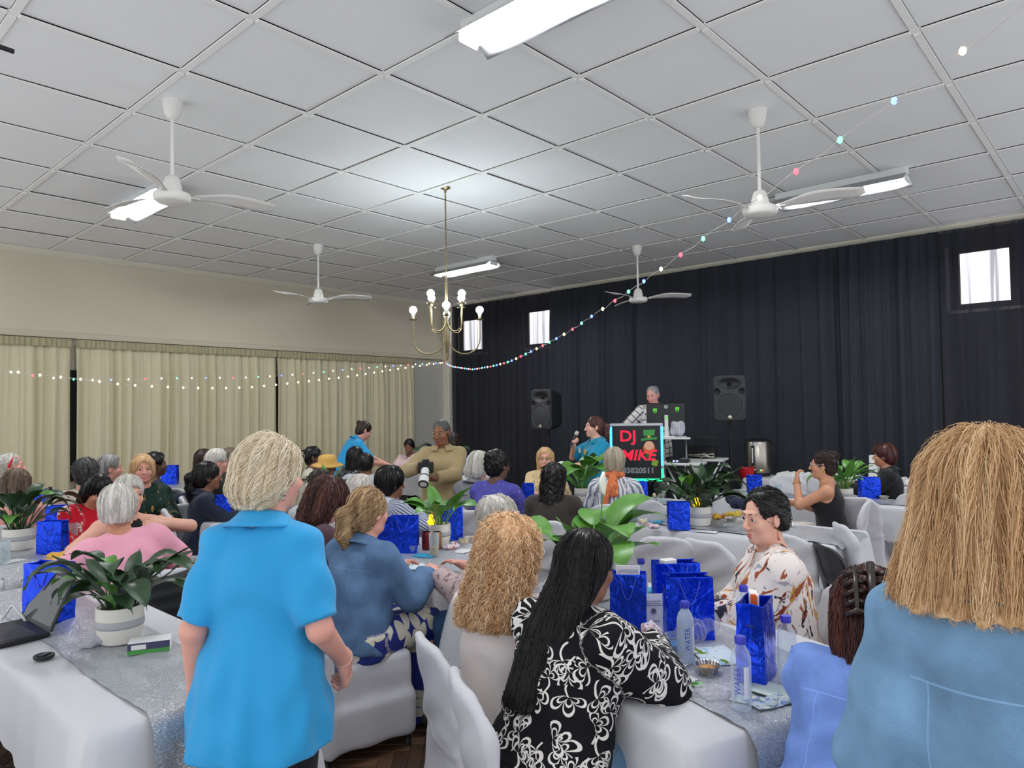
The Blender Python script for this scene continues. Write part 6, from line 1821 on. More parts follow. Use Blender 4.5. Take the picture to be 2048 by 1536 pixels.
V_ = seated('V', 'seated person with bushy dark red hair and plum knit, head bowed', (-3.731, 2.449, 1.271), 88.7, 'white covered chair of the plum knit guest', lean=22, g=1.1, hpitch=26, skin='pink', arms={'B': 'table'}, hair=dict(st='wavy', col='mahogany', len=.13, wb=.105, db=.075, vol=.018, n=1500, wave=.006, lift=.016, lumpy=1, lump=.006), top=dict(m=PLUM, sl=1.9, ease=.03, name='cardigan'), bottom=TR, d=4.3)
W_ = seated('W', 'seated person with short dark hair half hidden behind the bushy haired guest', (-4.637, 2.980, 1.266), 147.3, 'white covered chair of the half hidden guest', lean=6, g=1.05, skin='brown', arms={'B': 'table'}, front=False, hair=dict(st='short', col='darkbrown', n=300), top=dict(m=LGREY, sl=1.2, ease=.026, name='shirt'), bottom=TR, d=5.3)
X_ = seated('X', 'seated person in denim jacket and long blue and white skirt, fair hair tied back', (-3.092, 2.284, 1.283), 93.5, 'white covered chair of the denim jacket guest', turn=-15, lean=10, g=1.2, hyaw=-4, skin='pink', arms={'B': 'table'}, hair=dict(st='pony', col='dirty', vol=.006, px=-.015, len=.1, n=1500, sl=.12, comb=(0, -.9, .2), grav=.4, wave=.003), top=dict(m=DENIMJ, sl=1.9, ease=.032, collar=1, name='denim_jacket', hem=-.07, wr=.006), bottom=dict(k='skirt', m=SKIRTP), d=3.75)
w_ = seated('w', 'seated person with pale grey hair and mauve sleeves facing the denim jacket guest', (-2.667, 2.806, 1.195), 195.4, 'white covered chair of the pale grey haired guest', lean=10, g=1.05, hpitch=12, skin='pink', arms={'B': 'table'}, hair=dict(st='short', col='white', vol=.012, n=1200, lift=.01, wave=.004), top=dict(m=MAUVE, sl=1.9, ease=.03, name='cardigan'), bottom=TRJ, d=3.85)
a_ = seated('a', 'seated person with short white hair and pink t-shirt leaning on the table', (-4.352, 1.484, 1.286), 183.2, 'white covered chair of the pink t-shirt guest', lean=18, g=1.12, hyaw=-28, hpitch=2, side=-6, skin='olive', male=True, arms={'L': ((-.32, .50, .82), (-.6, -.5, -.6), dict(curl=.4)), 'R': ((.2, .3, .68), (1, -.4, -.5))}, hair=dict(st='crop', col='white', vol=.012, n=1000, lift=.004), top=dict(m=PINK, sl=.85, ease=.03, wr=.006, name='t_shirt', hem=-.12), bottom=TR, d=4.0)
b_ = seated('b', 'seated person in black sleeveless top with white hair facing the pink t-shirt guest', (-5.111, 1.811, 1.278), 356.5, 'white covered chair of the black sleeveless top guest', lean=10, g=1.22, hyaw=10, skin='fair', arms={'R': ((.42, .42, .80), (.7, -.3, -.3), dict(curl=.3)), 'L': ((-.16, .30, .96), (-1, -.2, -.2), dict(curl=.5, n=(.3, -.6, -.5)))}, hair=dict(st='short', col='white', vol=.006, n=500), top=dict(m=BLK, sl=0, ease=.008, name='sleeveless_top'), bottom=TRJ, d=4.75)
c_ = seated('c', 'seated person with blond bob and dark green leaf print top facing forward', (-6.680, 2.482, 1.326), 345.6, 'white covered chair of the leaf print top guest', lean=6, g=1.15, skin='pink', arms={'B': 'table'}, hair=dict(st='bob', col='blond', len=.13, vol=.006, n=450, line=.012), top=dict(m=CAMO, sl=1.4, ease=.028, name='top'), bottom=TR, d=6.3)
d_ = seated('d', 'seated person with grey hair in profile between the dark curly and the blond guests', (-7.337, 2.430, 1.306), 73.7, 'white covered chair of the grey haired guest in profile', lean=4, g=1.05, skin='pink', male=True, arms={'B': 'table'}, hair=dict(st='crop', col='grey', vol=.008, n=400), top=dict(m=NAVY, sl=1.9, ease=.026, name='shirt'), bottom=TR, d=6.7)
e_ = seated('e', 'seated person with curly dark grey hair, back turned, near the curtains', (-6.835, 2.074, 1.314), 155.1, 'white covered chair of the dark curly haired guest', lean=4, g=1.0, skin='tan', arms={'B': 'table'}, front=False, hair=dict(st='afro', col='dkgrey', vol=-.004, n=700, curl=.005), top=dict(m=CREAM, sl=1.2, ease=.026, name='top'), bottom=TR, d=6.1)
f_ = seated('f', 'seated person in red dress with white flowers, dark head bowed low', (-6.097, 1.935, 1.230), 376.4, 'white covered chair of the red dress guest', lean=16, g=1.1, hpitch=34, skin='tan', arms={'B': 'table'}, hair=dict(st='bob', col='black', len=.14, n=500, line=-.02), top=dict(m=REDF, sl=1.3, ease=.028, name='dress'), bottom=TR, d=5.5)
g_ = seated('g', 'seated person with straight brown bob and salmon top at the left edge, back turned', (-6.803, 1.567, 1.254), 143.1, 'white covered chair of the salmon top guest', lean=8, g=1.15, skin='fair', arms={'B': 'table'}, front=False, hair=dict(st='bob', col='mouse', len=.15, wb=.11, vol=.01, n=800), top=dict(m=SALMON, sl=1.2, ease=.028, name='top'), bottom=TR, d=5.7)
h_ = seated('h', 'seated person with white permed hair and red headband at the left edge', (-8.266, 1.861, 1.326), 67.3, 'white covered chair of the red headband guest', lean=4, g=1.05, skin='pink', arms={'B': 'table'}, hair=dict(st='afro', col='white', vol=-.012, n=400, curl=.004), top=dict(m=GRNF, sl=1.5, ease=.026, name='top'), bottom=TR, d=6.9)
i_ = seated('i', 'seated person with flat black hair and navy top behind the blond bob guest', (-7.954, 3.088, 1.268), 66.8, 'white covered chair of the navy top guest', lean=4, g=1.0, skin='dark', arms={'B': 'table'}, hair=dict(st='crop', col='black', vol=.012, n=150), top=dict(m=NAVY, sl=1.9, ease=.028, name='top'), bottom=TR, d=7.6)
j_ = seated('j', 'seated person in navy suit with long dark hair in profile', (-6.252, 2.872, 1.251), 71.3, 'white covered chair of the navy suit guest', lean=6, g=1.0, skin='brown', arms={'B': 'table'}, hair=dict(st='pony', col='black', vol=.008, len=.2, px=.0, n=500), top=dict(m=NAVY, sl=1.93, ease=.026, collar=1, name='suit_jacket'), bottom=TR, d=6.3)
k_ = seated('k', 'seated person with white hair, glasses and black suit in profile', (-7.065, 3.348, 1.318), 66.6, 'white covered chair of the black suit guest', lean=4, g=1.05, skin='pink', male=True, arms={'B': 'table'}, hair=dict(st='crop', col='white', vol=.01, n=300), top=dict(m=BLK, sl=1.93, ease=.028, collar=1, name='suit_jacket'), bottom=TR, d=7.2)
glasses(k_, (110, 80, 70))
l_ = seated('l', 'seated person with short brown hair beside the white haired suit guest', (-7.635, 3.778, 1.301), 73.7, 'white covered chair of the brown haired guest', lean=3, g=1.0, skin='pink', male=True, arms={'B': 'table'}, hair=dict(st='crop', col='mouse', vol=.004, n=150), top=dict(m=BLK, sl=1.9, ease=.026, name='jacket'), bottom=TR, d=7.9)
m_ = seated('m', 'seated person with long dark brown hair behind the navy suit guest', (-8.059, 3.666, 1.284), 95.5, 'white covered chair of the dark brown haired guest', lean=4, g=1.0, skin='brown', arms={'B': 'table'}, hair=dict(st='long', col='darkbrown', len=.3, n=150), top=dict(m=BLK, sl=1.9, ease=.026, name='top'), bottom=TR, d=8.1)
n_ = seated('n', 'seated person with short black hair and pale pink jacket in the far corner', (-8.893, 7.363, 1.232), 300.4, 'white covered chair of the pale pink jacket guest', lean=4, g=1.0, hpitch=16, skin='brown', arms={'B': 'table'}, hair=dict(st='short', col='black', n=0), top=dict(m=fabric('pale_pink_jacket', (226, 196, 196)), sl=1.9, ease=.026, name='jacket'), bottom=TR, d=11.4)
o_ = seated('o', 'seated person with dark hair just behind the standing photographer', (-7.764, 7.297, 1.361), 96.7, 'white covered chair of the guest behind the photographer', lean=3, g=1.0, skin='dark', arms={'B': 'table'}, hair=dict(st='bob', col='darkbrown', n=0), top=dict(m=OLIVE, sl=1.9, ease=.026, name='top'), bottom=TR, d=10.6)
DJ = person('DJ', 'person standing at the DJ booth in a white checked shirt, short grey hair', (-4.982, 8.361, 1.980), 288.8, sit=False, floor_z=.18, lean=6, g=1.1, male=True, hpitch=18, hyaw=-10, skin='pink', arms={'B': ((.26, .34, 1.14), (1, -.4, -.4), dict(curl=.4))}, hair=dict(st='crop', col='grey', vol=-.006, n=150), top=dict(m=PLAID, sl=1.93, ease=.03, collar=1, name='shirt'), bottom=TR, d=9.0)
MIC = person('MIC', 'person in teal polo shirt speaking into a microphone beside the DJ sign', (-4.794, 6.730, 1.596), 237.4, sit=False, lean=0, g=1.1, hyaw=-4, skin='fair', arms={'R': ((.07, .25, 1.27), (.9, .1, -.9), dict(fine=1, curl=.85, n=(-.6, -.4, 0), s=(0, .2, 1))), 'L': ((-.08, .36, 1.04), (-.9, -.3, -.6), dict(fine=1, curl=.4, n=(.2, .1, .9), s=(-.2, .9, 0)))}, hair=dict(st='pony', col='mahogany', len=.08, n=200), top=dict(m=TURQ2, sl=.92, ease=.028, hem=-.2, flare=.015, collar=1, name='polo_shirt'), bottom=TR, d=7.6)
# ---------------------------------------------------------------- things people wear or hold
M_straw = mat('yellow_straw', (214, 168, 88), .8, bump=.4, bscale=120)
def at_head(p): return p['HP'], Matrix(p['Rh'].tolist()), p['root']
HP, RM, rt = at_head(P_)
MB().lathe([(.17, .03), (.135, .045), (.098, .055), (.096, .09), (.085, .125), (.05, .14), (1e-5, .143)], tuple(HP(0, -.012, .0)), 28, RM).build('straw_hat', M_straw, rt, smooth=True).modifiers.new('s', 'SOLIDIFY').thickness = .004
HP, RM, rt = at_head(h_)
MB().tube([tuple(HP(.1 * math.sin(t), -.01 + .03 * math.cos(t), -.02 + .12 * math.cos(t))) for t in np.linspace(-1.5, 1.5, 15)], .012, 6).build('headband', mat('red_headband', (196, 30, 44), .7), rt, smooth=True)
# orange scarf knotted at the nape
S = Sdf(); nb = I_['nb']; Rt_ = I_['Rt']
for k in range(10):
    t0, t1 = k * .628, (k + 1) * .628; S.rc(nb + Rt_ @ V3(.072 * math.sin(t0), .07 * math.cos(t0), .02), nb + Rt_ @ V3(.072 * math.sin(t1), .07 * math.cos(t1), .02), .024, .024, k=.02)
for sx, LN in ((-.045, .24), (.01, .15)): S.rc(nb + Rt_ @ V3(0, -.105, .03), nb + Rt_ @ V3(sx, -.15, -LN * .5), .022, .034, k=.02).rc(nb + Rt_ @ V3(sx, -.15, -LN * .5), nb + Rt_ @ V3(sx * 1.6, -.155, -LN), .034, .026, k=.02)
S.noise = lambda P: .005 * np.sin(P[..., 0] * 120 + 20 * P[..., 2])
v_, f__ = S.mesh(.009); mesh_obj('scarf', v_, f__, splash('orange_scarf_print', (214, 120, 76), [((150, 60, 40), .6), ((236, 160, 110), .6)], 26, 1.6, vec='obj'), I_['root'])
# orange lanyard
nb = V_['nb']; Rt_ = V_['Rt']
MB().grid(lambda u, v: tuple(nb + Rt_ @ V3((.075 + .004 * v) * math.sin(-2.6 + 5.2 * u), -.095 * math.cos(-2.6 + 5.2 * u) * (1 + .25 * abs(u - .5)), -.02 + .03 * v - .1 * abs(u - .5) * 2)), 30, 2).build('lanyard', mat('orange_ribbon', (220, 96, 60), .7), V_['root'], smooth=True)
# name badges on the helpers
for p, sx in ((O_, .07), (MIC, .09)):
    q = p['hip'] + p['Rt'] @ V3(sx, .17, .38 * p['H']); MB().box(tuple(q), (.022, .006, .03), Matrix(p['Rt'].tolist())).build('name_badge', M_whitepl, p['root'])
q = MIC['hip'] + MIC['Rt'] @ V3(-.08, .165, .37 * MIC['H']); MB().lathe([(1e-5, .004), (.03, .002), (.031, -.003)], tuple(q), 18, Matrix(MIC['Rt'].tolist()) @ Matrix.Rotation(-math.pi / 2, 3, 'X')).build('round_patch', M_gold, MIC['root'])
# claw clip and earring
HP, RM, rt = at_head(E_)
mb = MB()
for s_ in (-1, 1):
    for k in range(5): mb.tube([tuple(HP(.012 * s_, -.145, .07 - .03 * k)), tuple(HP(.042 * s_, -.16, .07 - .03 * k)), tuple(HP(.07 * s_, -.125, .066 - .03 * k))], .0075, 6)
    mb.tube([tuple(HP(.042 * s_, -.16, .08)), tuple(HP(.042 * s_, -.165, .0)), tuple(HP(.042 * s_, -.155, -.06))], .007, 6)
mb.tube([tuple(HP(0, -.15, .1)), tuple(HP(0, -.162, .0)), tuple(HP(0, -.15, -.075))], .012, 8)
mb.build('claw_clip', mat('dark_tortoise_clip', (44, 32, 28), .3), rt, smooth=True)
for p, colr, sz in ((E_, (90, 150, 180), .016), (D, (214, 130, 100), .006), (A, (60, 70, 110), .008), (G, (220, 190, 130), .012)):
    HP, RM, rt = at_head(p); sx = -1 if p is not A else 1
    mb = MB().tube([tuple(HP(sx * .08, .0, -.038)), tuple(HP(sx * .081, .0, -.055))], .001, 4)
    if p is E_:
        for k in range(6): mb.lathe([(1e-5, .005), (.006, .003), (.007, -.003)], tuple(HP(sx * .084, .009 * math.cos(k * 1.05), -.068 + .009 * math.sin(k * 1.05))), 8, RM @ Matrix.Rotation(math.pi / 2, 3, 'Y'))
    elif p is D: mb.tube([tuple(HP(sx * .081, 0, -.055)), tuple(HP(sx * .083, 0, -.095))], [.002, .0055], 6)
    elif p is G: mb.tube([tuple(HP(sx * .082, .015 * math.cos(t), -.052 + .015 * math.sin(t))) for t in np.linspace(0, 6.28, 12)], .004, 6, cap=False)
    else: mb.lathe([(1e-5, -sz), (sz, 0), (1e-5, sz)], tuple(HP(sx * .082, 0, -.062)), 8)
    mb.build('earring', mat('earring_%d' % colr[0], colr, .35, metal=.4), rt, smooth=True)
# bracelets
for p, q, c in ((D, 1, (214, 220, 160)), (G, 0, (190, 150, 90)), (A, 1, (220, 180, 160))):
    S0, E0, W0, _ = p['AR'][q]; u = nrm(W0 - E0); e1 = nrm(np.cross(u, V3(.2, .3, .9))); e2 = np.cross(u, e1); c0 = W0 - u * .01
    MB().tube([tuple(c0 + .031 * (e1 * math.cos(t) + e2 * math.sin(t))) for t in np.linspace(0, 6.2832, 20)], .003 if p is A else .006, 6, cap=False).build('bracelet', mat('bracelet_%d' % c[0], c, .4, metal=.3), p['root'], smooth=True)

def held(p, side, off=(0, 0, 0)):
    S0, E0, W0, hp = p['AR'][0 if side == 'L' else 1]; u = nrm(W0 - E0)
    if 'f' in hp: u = nrm(V3(*hp['f']) * .75 + u * .25)
    return world_of(p, W0 + u * .085 + V3(*off))
q = held(A, 'R', (-.035, .02, .05)); o = MB().box((0, 0, 0), (.016, .011, .058), bev=.005).build('clicker', mat('silver_gadget', (150, 152, 156), .3, metal=.6), None, False, tuple(q), (R(20), R(8), A['root'].rotation_euler[2])); tag(o, 'silver handheld gadget gripped by the person in the bright blue polo', 'gadget')
MB().box((0, -.012, .03), (.009, .003, .012)).build('button', mat('pale_button', (220, 226, 210), .4), o)
# camera with white lens
q = world_of(L_, V3(.10, .40, 1.14)); rz = L_['root'].rotation_euler[2]
root = empty('camera', tuple(q), rz); tag(root, 'black camera with long white lens held by the person in khaki', 'camera')
MB().box((0, 0, .03), (.07, .035, .05), bev=.01).box((0, 0, .088), (.03, .03, .016), bev=.006).build('camera_body', M_blackpl, root)
Mz = Matrix.Rotation(-math.pi / 2 - .75, 3, 'X')
MB().lathe([(.036, .03), (.038, .05), (.038, .1), (.045, .115), (.045, .2), (.042, .205)], (0, 0, .03), 24, Mz).build('white_lens', M_whitepl, root, smooth=True, angle=40)
wl = root.children[-1]
MB().lathe([(.046, .112), (.0465, .118), (.046, .124)], (0, 0, .03), 24, Mz).lathe([(1e-5, .2), (.04, .206), (.046, .208), (.046, .195)], (0, 0, .03), 24, Mz).build('lens_ring', M_blackpl, wl, smooth=True)
q = held(MIC, 'R', (0, 0, .01)); rz = MIC['root'].rotation_euler[2]
root = empty('microphone', tuple(q), rz); tag(root, 'black handheld microphone with silver head at the mouth of the speaker', 'microphone')
Mm = Matrix.Rotation(R(28), 3, 'X')
MB().lathe([(.010, -.12), (.012, -.1), (.015, .05)], (0, 0, 0), 14, Mm).build('mic_handle', M_blackpl, root, smooth=True); MB().lathe([(.016, .05), (.024, .065), (.026, .085), (.018, .105), (1e-5, .11)], (0, 0, 0), 16, Mm).build('mic_head', M_badge, root, smooth=True)
q = held(MIC, 'L', (0.02, .03, .03)); o = MB().box((0, 0, 0), (.10, .075, .006), bev=.003).build('tablet', M_blackpl, None, False, tuple(q), (R(-14), 0, rz)); tag(o, 'dark tablet with notes held by the microphone speaker', 'tablet')
MB().box((0, 0, .008), (.09, .065, .002)).build('notes', M_paper, o)
q = held(G, 'L', (.0, .0, .0)); o = MB().box((0, 0, 0), (.012, .028, .008), bev=.005).build('snack_piece', mat('pale_pastry', (226, 200, 140), .7), None, False, tuple(q), (0, 0, 1)); tag(o, 'small pale snack held up by the guest in the black top', 'snack')

# ---------------------------------------------------------------- spare chairs
for (x, y, z), fc, lb in (((-2.393, 4.281, 0.853), 105.0, 'empty white covered chair in front of the dark lily on the middle table'),
                       ((-3.488, 5.723, 0.781), 113.2, 'empty white covered chair between the scarf guest and the middle table'),
                       ((-2.032, 4.340, 0.803), 76.8, 'empty white covered chair just left of the flower blouse guest'),
                       ((-1.757, 4.852, 0.909), 79.7, 'empty white covered chair tall behind the shoulder of the flower blouse guest'),
                       ((-2.041, 7.026, 0.811), 100.0, 'empty white covered chair right of the black strappy top guest'),
                       ((-1.626, 7.603, 0.782), 95.9, 'empty white covered chair beside the blond person at the right edge'),
                       ((-3.148, 8.188, 0.731), 286.9, 'empty white covered chair left of two facing the black strappy top guest'),
                       ((-2.952, 8.432, 0.721), 285.1, 'empty white covered chair right of two facing the black strappy top guest'),
                       ((-1.874, 9.404, 0.702), 281.1, 'empty white covered chair right of the black jacket guest'),
                       ((-4.735, 4.050, 0.980), 119.4, 'empty white covered chair behind the small bright lily'),
                       ((-5.240, 3.667, 0.873), 125.0, 'empty white covered chair behind the pinstriped shirt guest'),
                       ((-7.481, 5.826, 0.815), 122.0, 'empty white covered chair beside the bending helper'),
                       ((-6.877, 2.730, 0.890), 188.4, 'empty white covered chair beside the leaf print top guest')):
    chair(x, y, fc, lb)
def shell_chair(x, y, face, label, m, cover=False, roll=0):
    root = empty('plastic_chair', (x, y, 0), R(face) - math.pi / 2); tag(root, label, 'chair', 'bare plastic chairs')
    S = Sdf()
    def shell(P):
        x_, y_, z_ = P[..., 0], P[..., 1], P[..., 2]
        t = np.clip((z_ - .44) / .4, 0, 1); yc = -.2 - .1 * t + .8 * x_ ** 2
        hw = .22 - .03 * t; qx = np.abs(x_) - (hw - .1); qz = np.abs(z_ - .63) - (.21 - .1)
        d2 = np.sqrt(np.maximum(qx, 0) ** 2 + np.maximum(qz, 0) ** 2) + np.minimum(np.maximum(qx, qz), 0) - .1
        return np.maximum(d2, np.abs(y_ - yc) - .012)
    S.p.append((shell, np.array([-.24, -.34, .4]), np.array([.24, -.1, .86]), .02, 0, 0))
    S.box((0, .0, .435), (.21, .21, .02), .02, k=.05)
    S.ell((0, -.235, .56), (.07, .08, .035), k=.01, op=1)
    v_, f__ = S.mesh(.011); mesh_obj('seat_shell', v_, f__, m, root)
    for sx in (-1, 1):
        for sy in (-1, 1): MB().tube([(sx * .16, sy * .15, .43), (sx * .2, sy * .2, .0)], .011, 8).build('leg', M_greymet, root, smooth=True)
    return root
x, y, _ = (-1.311, 4.718, 0.878); shell_chair(x, y, 43.3, 'bare black plastic chair with an oval hole beside the covered chairs', mat('black_moulded_plastic', (24, 25, 27), .35))
x, y, _ = (-1.409, 5.367, 0.922); chair(x, y, 34.5, 'white covered chair pushed against the bare black chair')
shell_chair(-3.05, .32, 96, 'bare black plastic chair under the near left table corner', mat('black_moulded_plastic', (24, 25, 27), .35))
def draped_jacket(px, py, face, label, m, quilt=False):
    S = Sdf()
    S.box((0, -.275, .62), (.245, .05, .24), .05, k=.05).ell((-.16, -.33, .5), (.1, .06, .26), k=.05).ell((.17, -.32, .42), (.1, .07, .28), k=.05).rc((.2, -.27, .8), (.27, -.3, .35), .06, .05, k=.05).rc((-.2, -.27, .8), (-.28, -.26, .42), .06, .05, k=.05)
    S.noise = (lambda P: .008 * np.abs(np.sin(P[..., 2] * 42)) - .004) if quilt else (lambda P: .007 * np.sin(P[..., 2] * 22 + 3 * np.sin(P[..., 0] * 11)))
    v_, f__ = S.mesh(.011); o = mesh_obj('jacket', v_, f__, m, None, True, (px, py, 0), (0, 0, R(face) - math.pi / 2)); tag(o, label, 'jacket')
c = a_['root'].location; draped_jacket(c[0], c[1], 183.2, 'black quilted jacket hung on the chair of the pink t-shirt guest', fabric('black_quilted_nylon', (34, 35, 38), .45), True)
x, y, _ = (-1.022, 3.158, 0.891); chair(x, y, 171.6, 'white covered chair with a black jacket behind the dark red haired person'); draped_jacket(x, y, 171.6, 'black jacket hung over the chair behind the dark red haired person', fabric('charcoal_jacket_cloth', (34, 36, 42)))

# ---------------------------------------------------------------- gift bags
def bag(p, face, label, w=.17, h=.235, t=.09, **kw): return gift_bag(p[0], p[1], face, label, w, h, t, **kw)
bag((-3.795, 1.004), 28, 'blue foil gift bag standing behind the open laptop', .2, .26, .1)
bag((-5.573, 1.492), 40, 'blue foil gift bag beside the pot and yellow packets', .17, .22)
bag((-6.466, 1.774), 50, 'dark blue foil gift bag behind the plant at the left table', .17, .22)
bag((-7.648, 1.992), 35, 'blue foil gift bag behind the dark wine bottle', .18, .24)
bag((-6.049, 2.912), 70, 'tall blue foil gift bag in front of the navy suit guest', .13, .22)
bag((-9.688, 3.940), 45, 'blue foil gift bag alone on the far table by the cream curtains', .2, .25)
bag((-3.700, 3.013), 40, 'blue foil gift bag behind the water bottle of the denim jacket guest', .19, .24)
bag((-3.966, 3.019), 30, 'blue foil gift bag half hidden behind the denim jacket guest', .17, .2)
bag((-3.780, 3.517), 62, 'blue foil gift bag right of the small bright lily', .15, .24)
bag((-5.62, 4.02), 45, 'blue foil gift bag beside the straw hat guest', .14, .22)
bag((-8.1, 6.95), 30, 'dark blue foil gift bag in front of the pale pink jacket guest', .2, .26)
bag((-7.35, 7.2), 30, 'blue foil gift bag behind the khaki photographer', .22, .27)
bag((-4.6, 5.32), 40, 'small blue foil gift bag in front of the floral blouse guest', .12, .2)
bag((-3.698, 5.930), 60, 'dark blue foil gift bag right of the scarf guest', .13, .22)
bag((-2.715, 4.897), 40, 'bright blue foil gift bag left of the dark lily on the middle table', .16, .21)
bag((-3.15, 7.32), 30, 'blue foil gift bag seen above the black hair of the flower blouse guest', .15, .2)
bag((-2.110, 7.651), 42, 'blue foil gift bag in front of the black jacket guest', .19, .21)
b0 = bag((-1.655, 2.549), 30, 'blue foil gift bag holding a printed card beside the long black hair', .15, .245)
b1 = bag((-1.608, 2.865), 44, 'blue foil gift bag at the back with white tissue on top', .2, .245, .1)
bag((-1.433, 2.648), 40, 'blue foil gift bag in front of the other on the bottle table', .19, .25, .1)
b3 = bag((-1.045, 2.410), 100, 'blue foil gift bag with patterned side nearest the right bottle', .17, .265, .1)
def in_bag(b, name, m, c, h_, rot=0.0):
    o = MB().box(c, h_, rot, .002).build(name, m, b); return o
cd = in_bag(b0, 'printed_card', M_paper, (0, .0, .215), (.06, .002, .055)); me = text_mesh('LAVENDER', .021)
for v in me.vertices: v.co = (v.co.x, -.0026, v.co.y + .245)
mesh_child('card_print', me, mat('print_grey_blue', (120, 124, 160), .6), cd)
in_bag(b1, 'tissue', M_tissue, (-.03, 0, .2), (.03, .02, .05), .4); in_bag(b3, 'tissue', M_tissue, (.03, .01, .215), (.045, .012, .04), .3); in_bag(b3, 'orange_sweet', mat('orange_wrapper', (226, 96, 40), .4), (-.02, 0, .225), (.008, .008, .035), .5)

# ---------------------------------------------------------------- plants
plant(*(-3.197, 1.101), 'dark leaved lily in a white banded pot beside the laptop', n=40, sc=1.05, pot=(.09, .15), seed=1, spread=1.1)
plant(*(-5.931, 1.383), 'dark leaved lily in a white pot at the left edge table', n=36, sc=1.2, pot=(.1, .15), seed=2, spread=1.1)
plant(*(-3.691, 3.325), 'small bright green lily in a white pot between two gift bags', n=13, sc=1.1, dark=False, pot=(.075, .15), seed=3, upright=1, spread=.6, wide=1.6)
plant(*(-2.061, 2.884), 'bright green peace lily with one white bloom behind the long black hair', n=19, sc=1.42, dark=False, pot=(.085, .14), seed=14, spread=.95, wide=1.6, flower=[(R(5.4), .38)])
plant(*(-4.249, 5.752), 'tall leafy green lily in front of the speaker with microphone', n=24, sc=1.4, dark=False, pot=(.085, .14), seed=5, spread=.9, wide=1.5)
plant(*(-2.673, 5.163), 'wide dark green lily with yellow light in a white banded pot', n=44, sc=1.25, pot=(.092, .15), seed=6, spread=1.2)
plant(*(-2.225, 7.238), 'green lily in a white pot behind the black strappy top guest', n=24, sc=1.2, dark=False, pot=(.085, .13), seed=7)
plant((-5.95, 3.95)[0], 3.95, 'dark green lily beside the straw hat guest', n=16, sc=1.1, pot=(.08, .12), seed=8)
plant(-7.75, 7.05, 'bushy green plant in the far corner by the photographer', n=22, sc=1.5, pot=(.09, .14), seed=9)
M_glow = mat('yellow_fairy_glow', (255, 200, 20), .4, emit=(255, 190, 10), estr=2.2)
for p_, lb in (((-2.746, 5.230), 'small yellow light tucked into the wide dark lily'), ((-3.766, 3.336), 'small yellow light tucked into the small bright lily')):
    o = MB().lathe([(1e-5, 0), (.02, .006), (.026, .03), (.012, .05), (.014, .07), (1e-5, .08)], (p_[0] + .05, p_[1] - .07, TOPZ + .15), 12).build('yellow_light', M_glow, None, True); tag(o, lb, 'light')

# ---------------------------------------------------------------- right foreground table
face_cam = 115.3 - 90
bottle(*(-1.293, 2.366), face_cam + 40, 'full frosted water bottle in front of two gift bags', full=True)
bottle(*(-0.970, 2.120), face_cam, 'nearest clear water bottle with blue lettering')
bottle(*(-0.944, 2.424), face_cam + 60, 'clear water bottle right of the patterned gift bag')
bottle(*(-1.225, 2.717), face_cam + 100, 'clear water bottle behind the patterned gift bag')
bottle(*(-1.803, 2.891), face_cam + 20, 'water bottle behind the tent card beside the bloom')
foil_cup(*(-1.496, 2.476), 'foil cup heaped with wrapped sweets by the tent card'); foil_cup(*(-1.190, 2.330), 'open foil cup with brown snack in front of the brochures')
glass(*(-1.373, 2.422), 'short glass of blue drink beside the frosted bottle', .036, .075, .55, mat('blue_drink', (40, 130, 190), .2))
x, y = (-1.597, 2.632); root = empty('tent_card', (x, y, TOPZ + .009), R(face_cam + 20)); tag(root, 'white folded tent card with printed crest beside the gift bag', 'card')
for sy in (-1, 1): MB().box((0, sy * .03, .075), (.055, .001, .078), Matrix.Rotation(R(sy * 21), 3, 'X')).build('card_panel', M_paper, root)
mp = mat('card_print_grey', (120, 124, 140), .7)
for k, (w_, z_) in enumerate(((.035, .125), (.03, .117), (.04, .109), (.022, .05))): MB().box((0, -.045 + (.075 - z_) * -.36 - .002 + .012 * 0, z_), (w_, .0015, .0018), Matrix.Rotation(R(-21), 3, 'X')).build('print_line', mp, root)
MB().lathe([(.008, 0), (.012, 0), (.012, .002), (.008, .002), (.008, 0)], (0, -.0425, .088), 16, Matrix.Rotation(R(90 - 21), 3, 'X')).build('crest', mp, root)
paper('paper_napkin', *(-1.424, 2.351), face_cam + 30, .13, .09, 'turquoise napkin by the arm of the printed blouse guest', M_napkin, 'napkin', th=.006, group='turquoise napkins')
paper('paper_napkin', *(-1.902, 3.186), face_cam + 10, .13, .1, 'turquoise napkin behind the printed card bag', M_napkin, 'napkin', th=.006, group='turquoise napkins')
paper('leaflet', *(-1.314, 2.270), face_cam - 20, .1, .14, 'white leaflet under the hand of the printed blouse guest', M_paper, curl=.004)
paper('leaflet', *(-1.249, 2.214), face_cam + 50, .09, .12, 'small white leaflet beside the green ticket', M_paper, curl=.004)
BRO = splash('brochure_print', (206, 220, 228), [((104, 128, 52), .56), ((160, 190, 214), .6)], 14, 1.2, vec='obj')
paper('brochure', *(-1.242, 2.503), face_cam + 25, .15, .19, 'brochure with a green picture beneath the bottles', BRO, 'brochure', curl=.004)
paper('envelope', *(-0.925, 2.308), face_cam + 60, .11, .2, 'pale green envelope at the table end', mat('pale_green_paper', (196, 212, 204), .7), 'envelope', th=.003, curl=.004)
NOTE = splash('banknote_print', (176, 190, 200), [((110, 130, 180), .52), ((214, 214, 200), .58), ((120, 150, 120), .62)], 40, 1.2, vec='obj')
paper('banknote', *(-0.921, 2.210), face_cam + 40, .14, .07, 'blue grey banknote at the table end', NOTE, 'banknote', z=TOPZ + .012, curl=.006, group='banknotes'); paper('banknote', *(-0.966, 2.201), face_cam - 10, .14, .07, 'green grey banknote half under the nearest bottle', NOTE, 'banknote', curl=.005, group='banknotes')
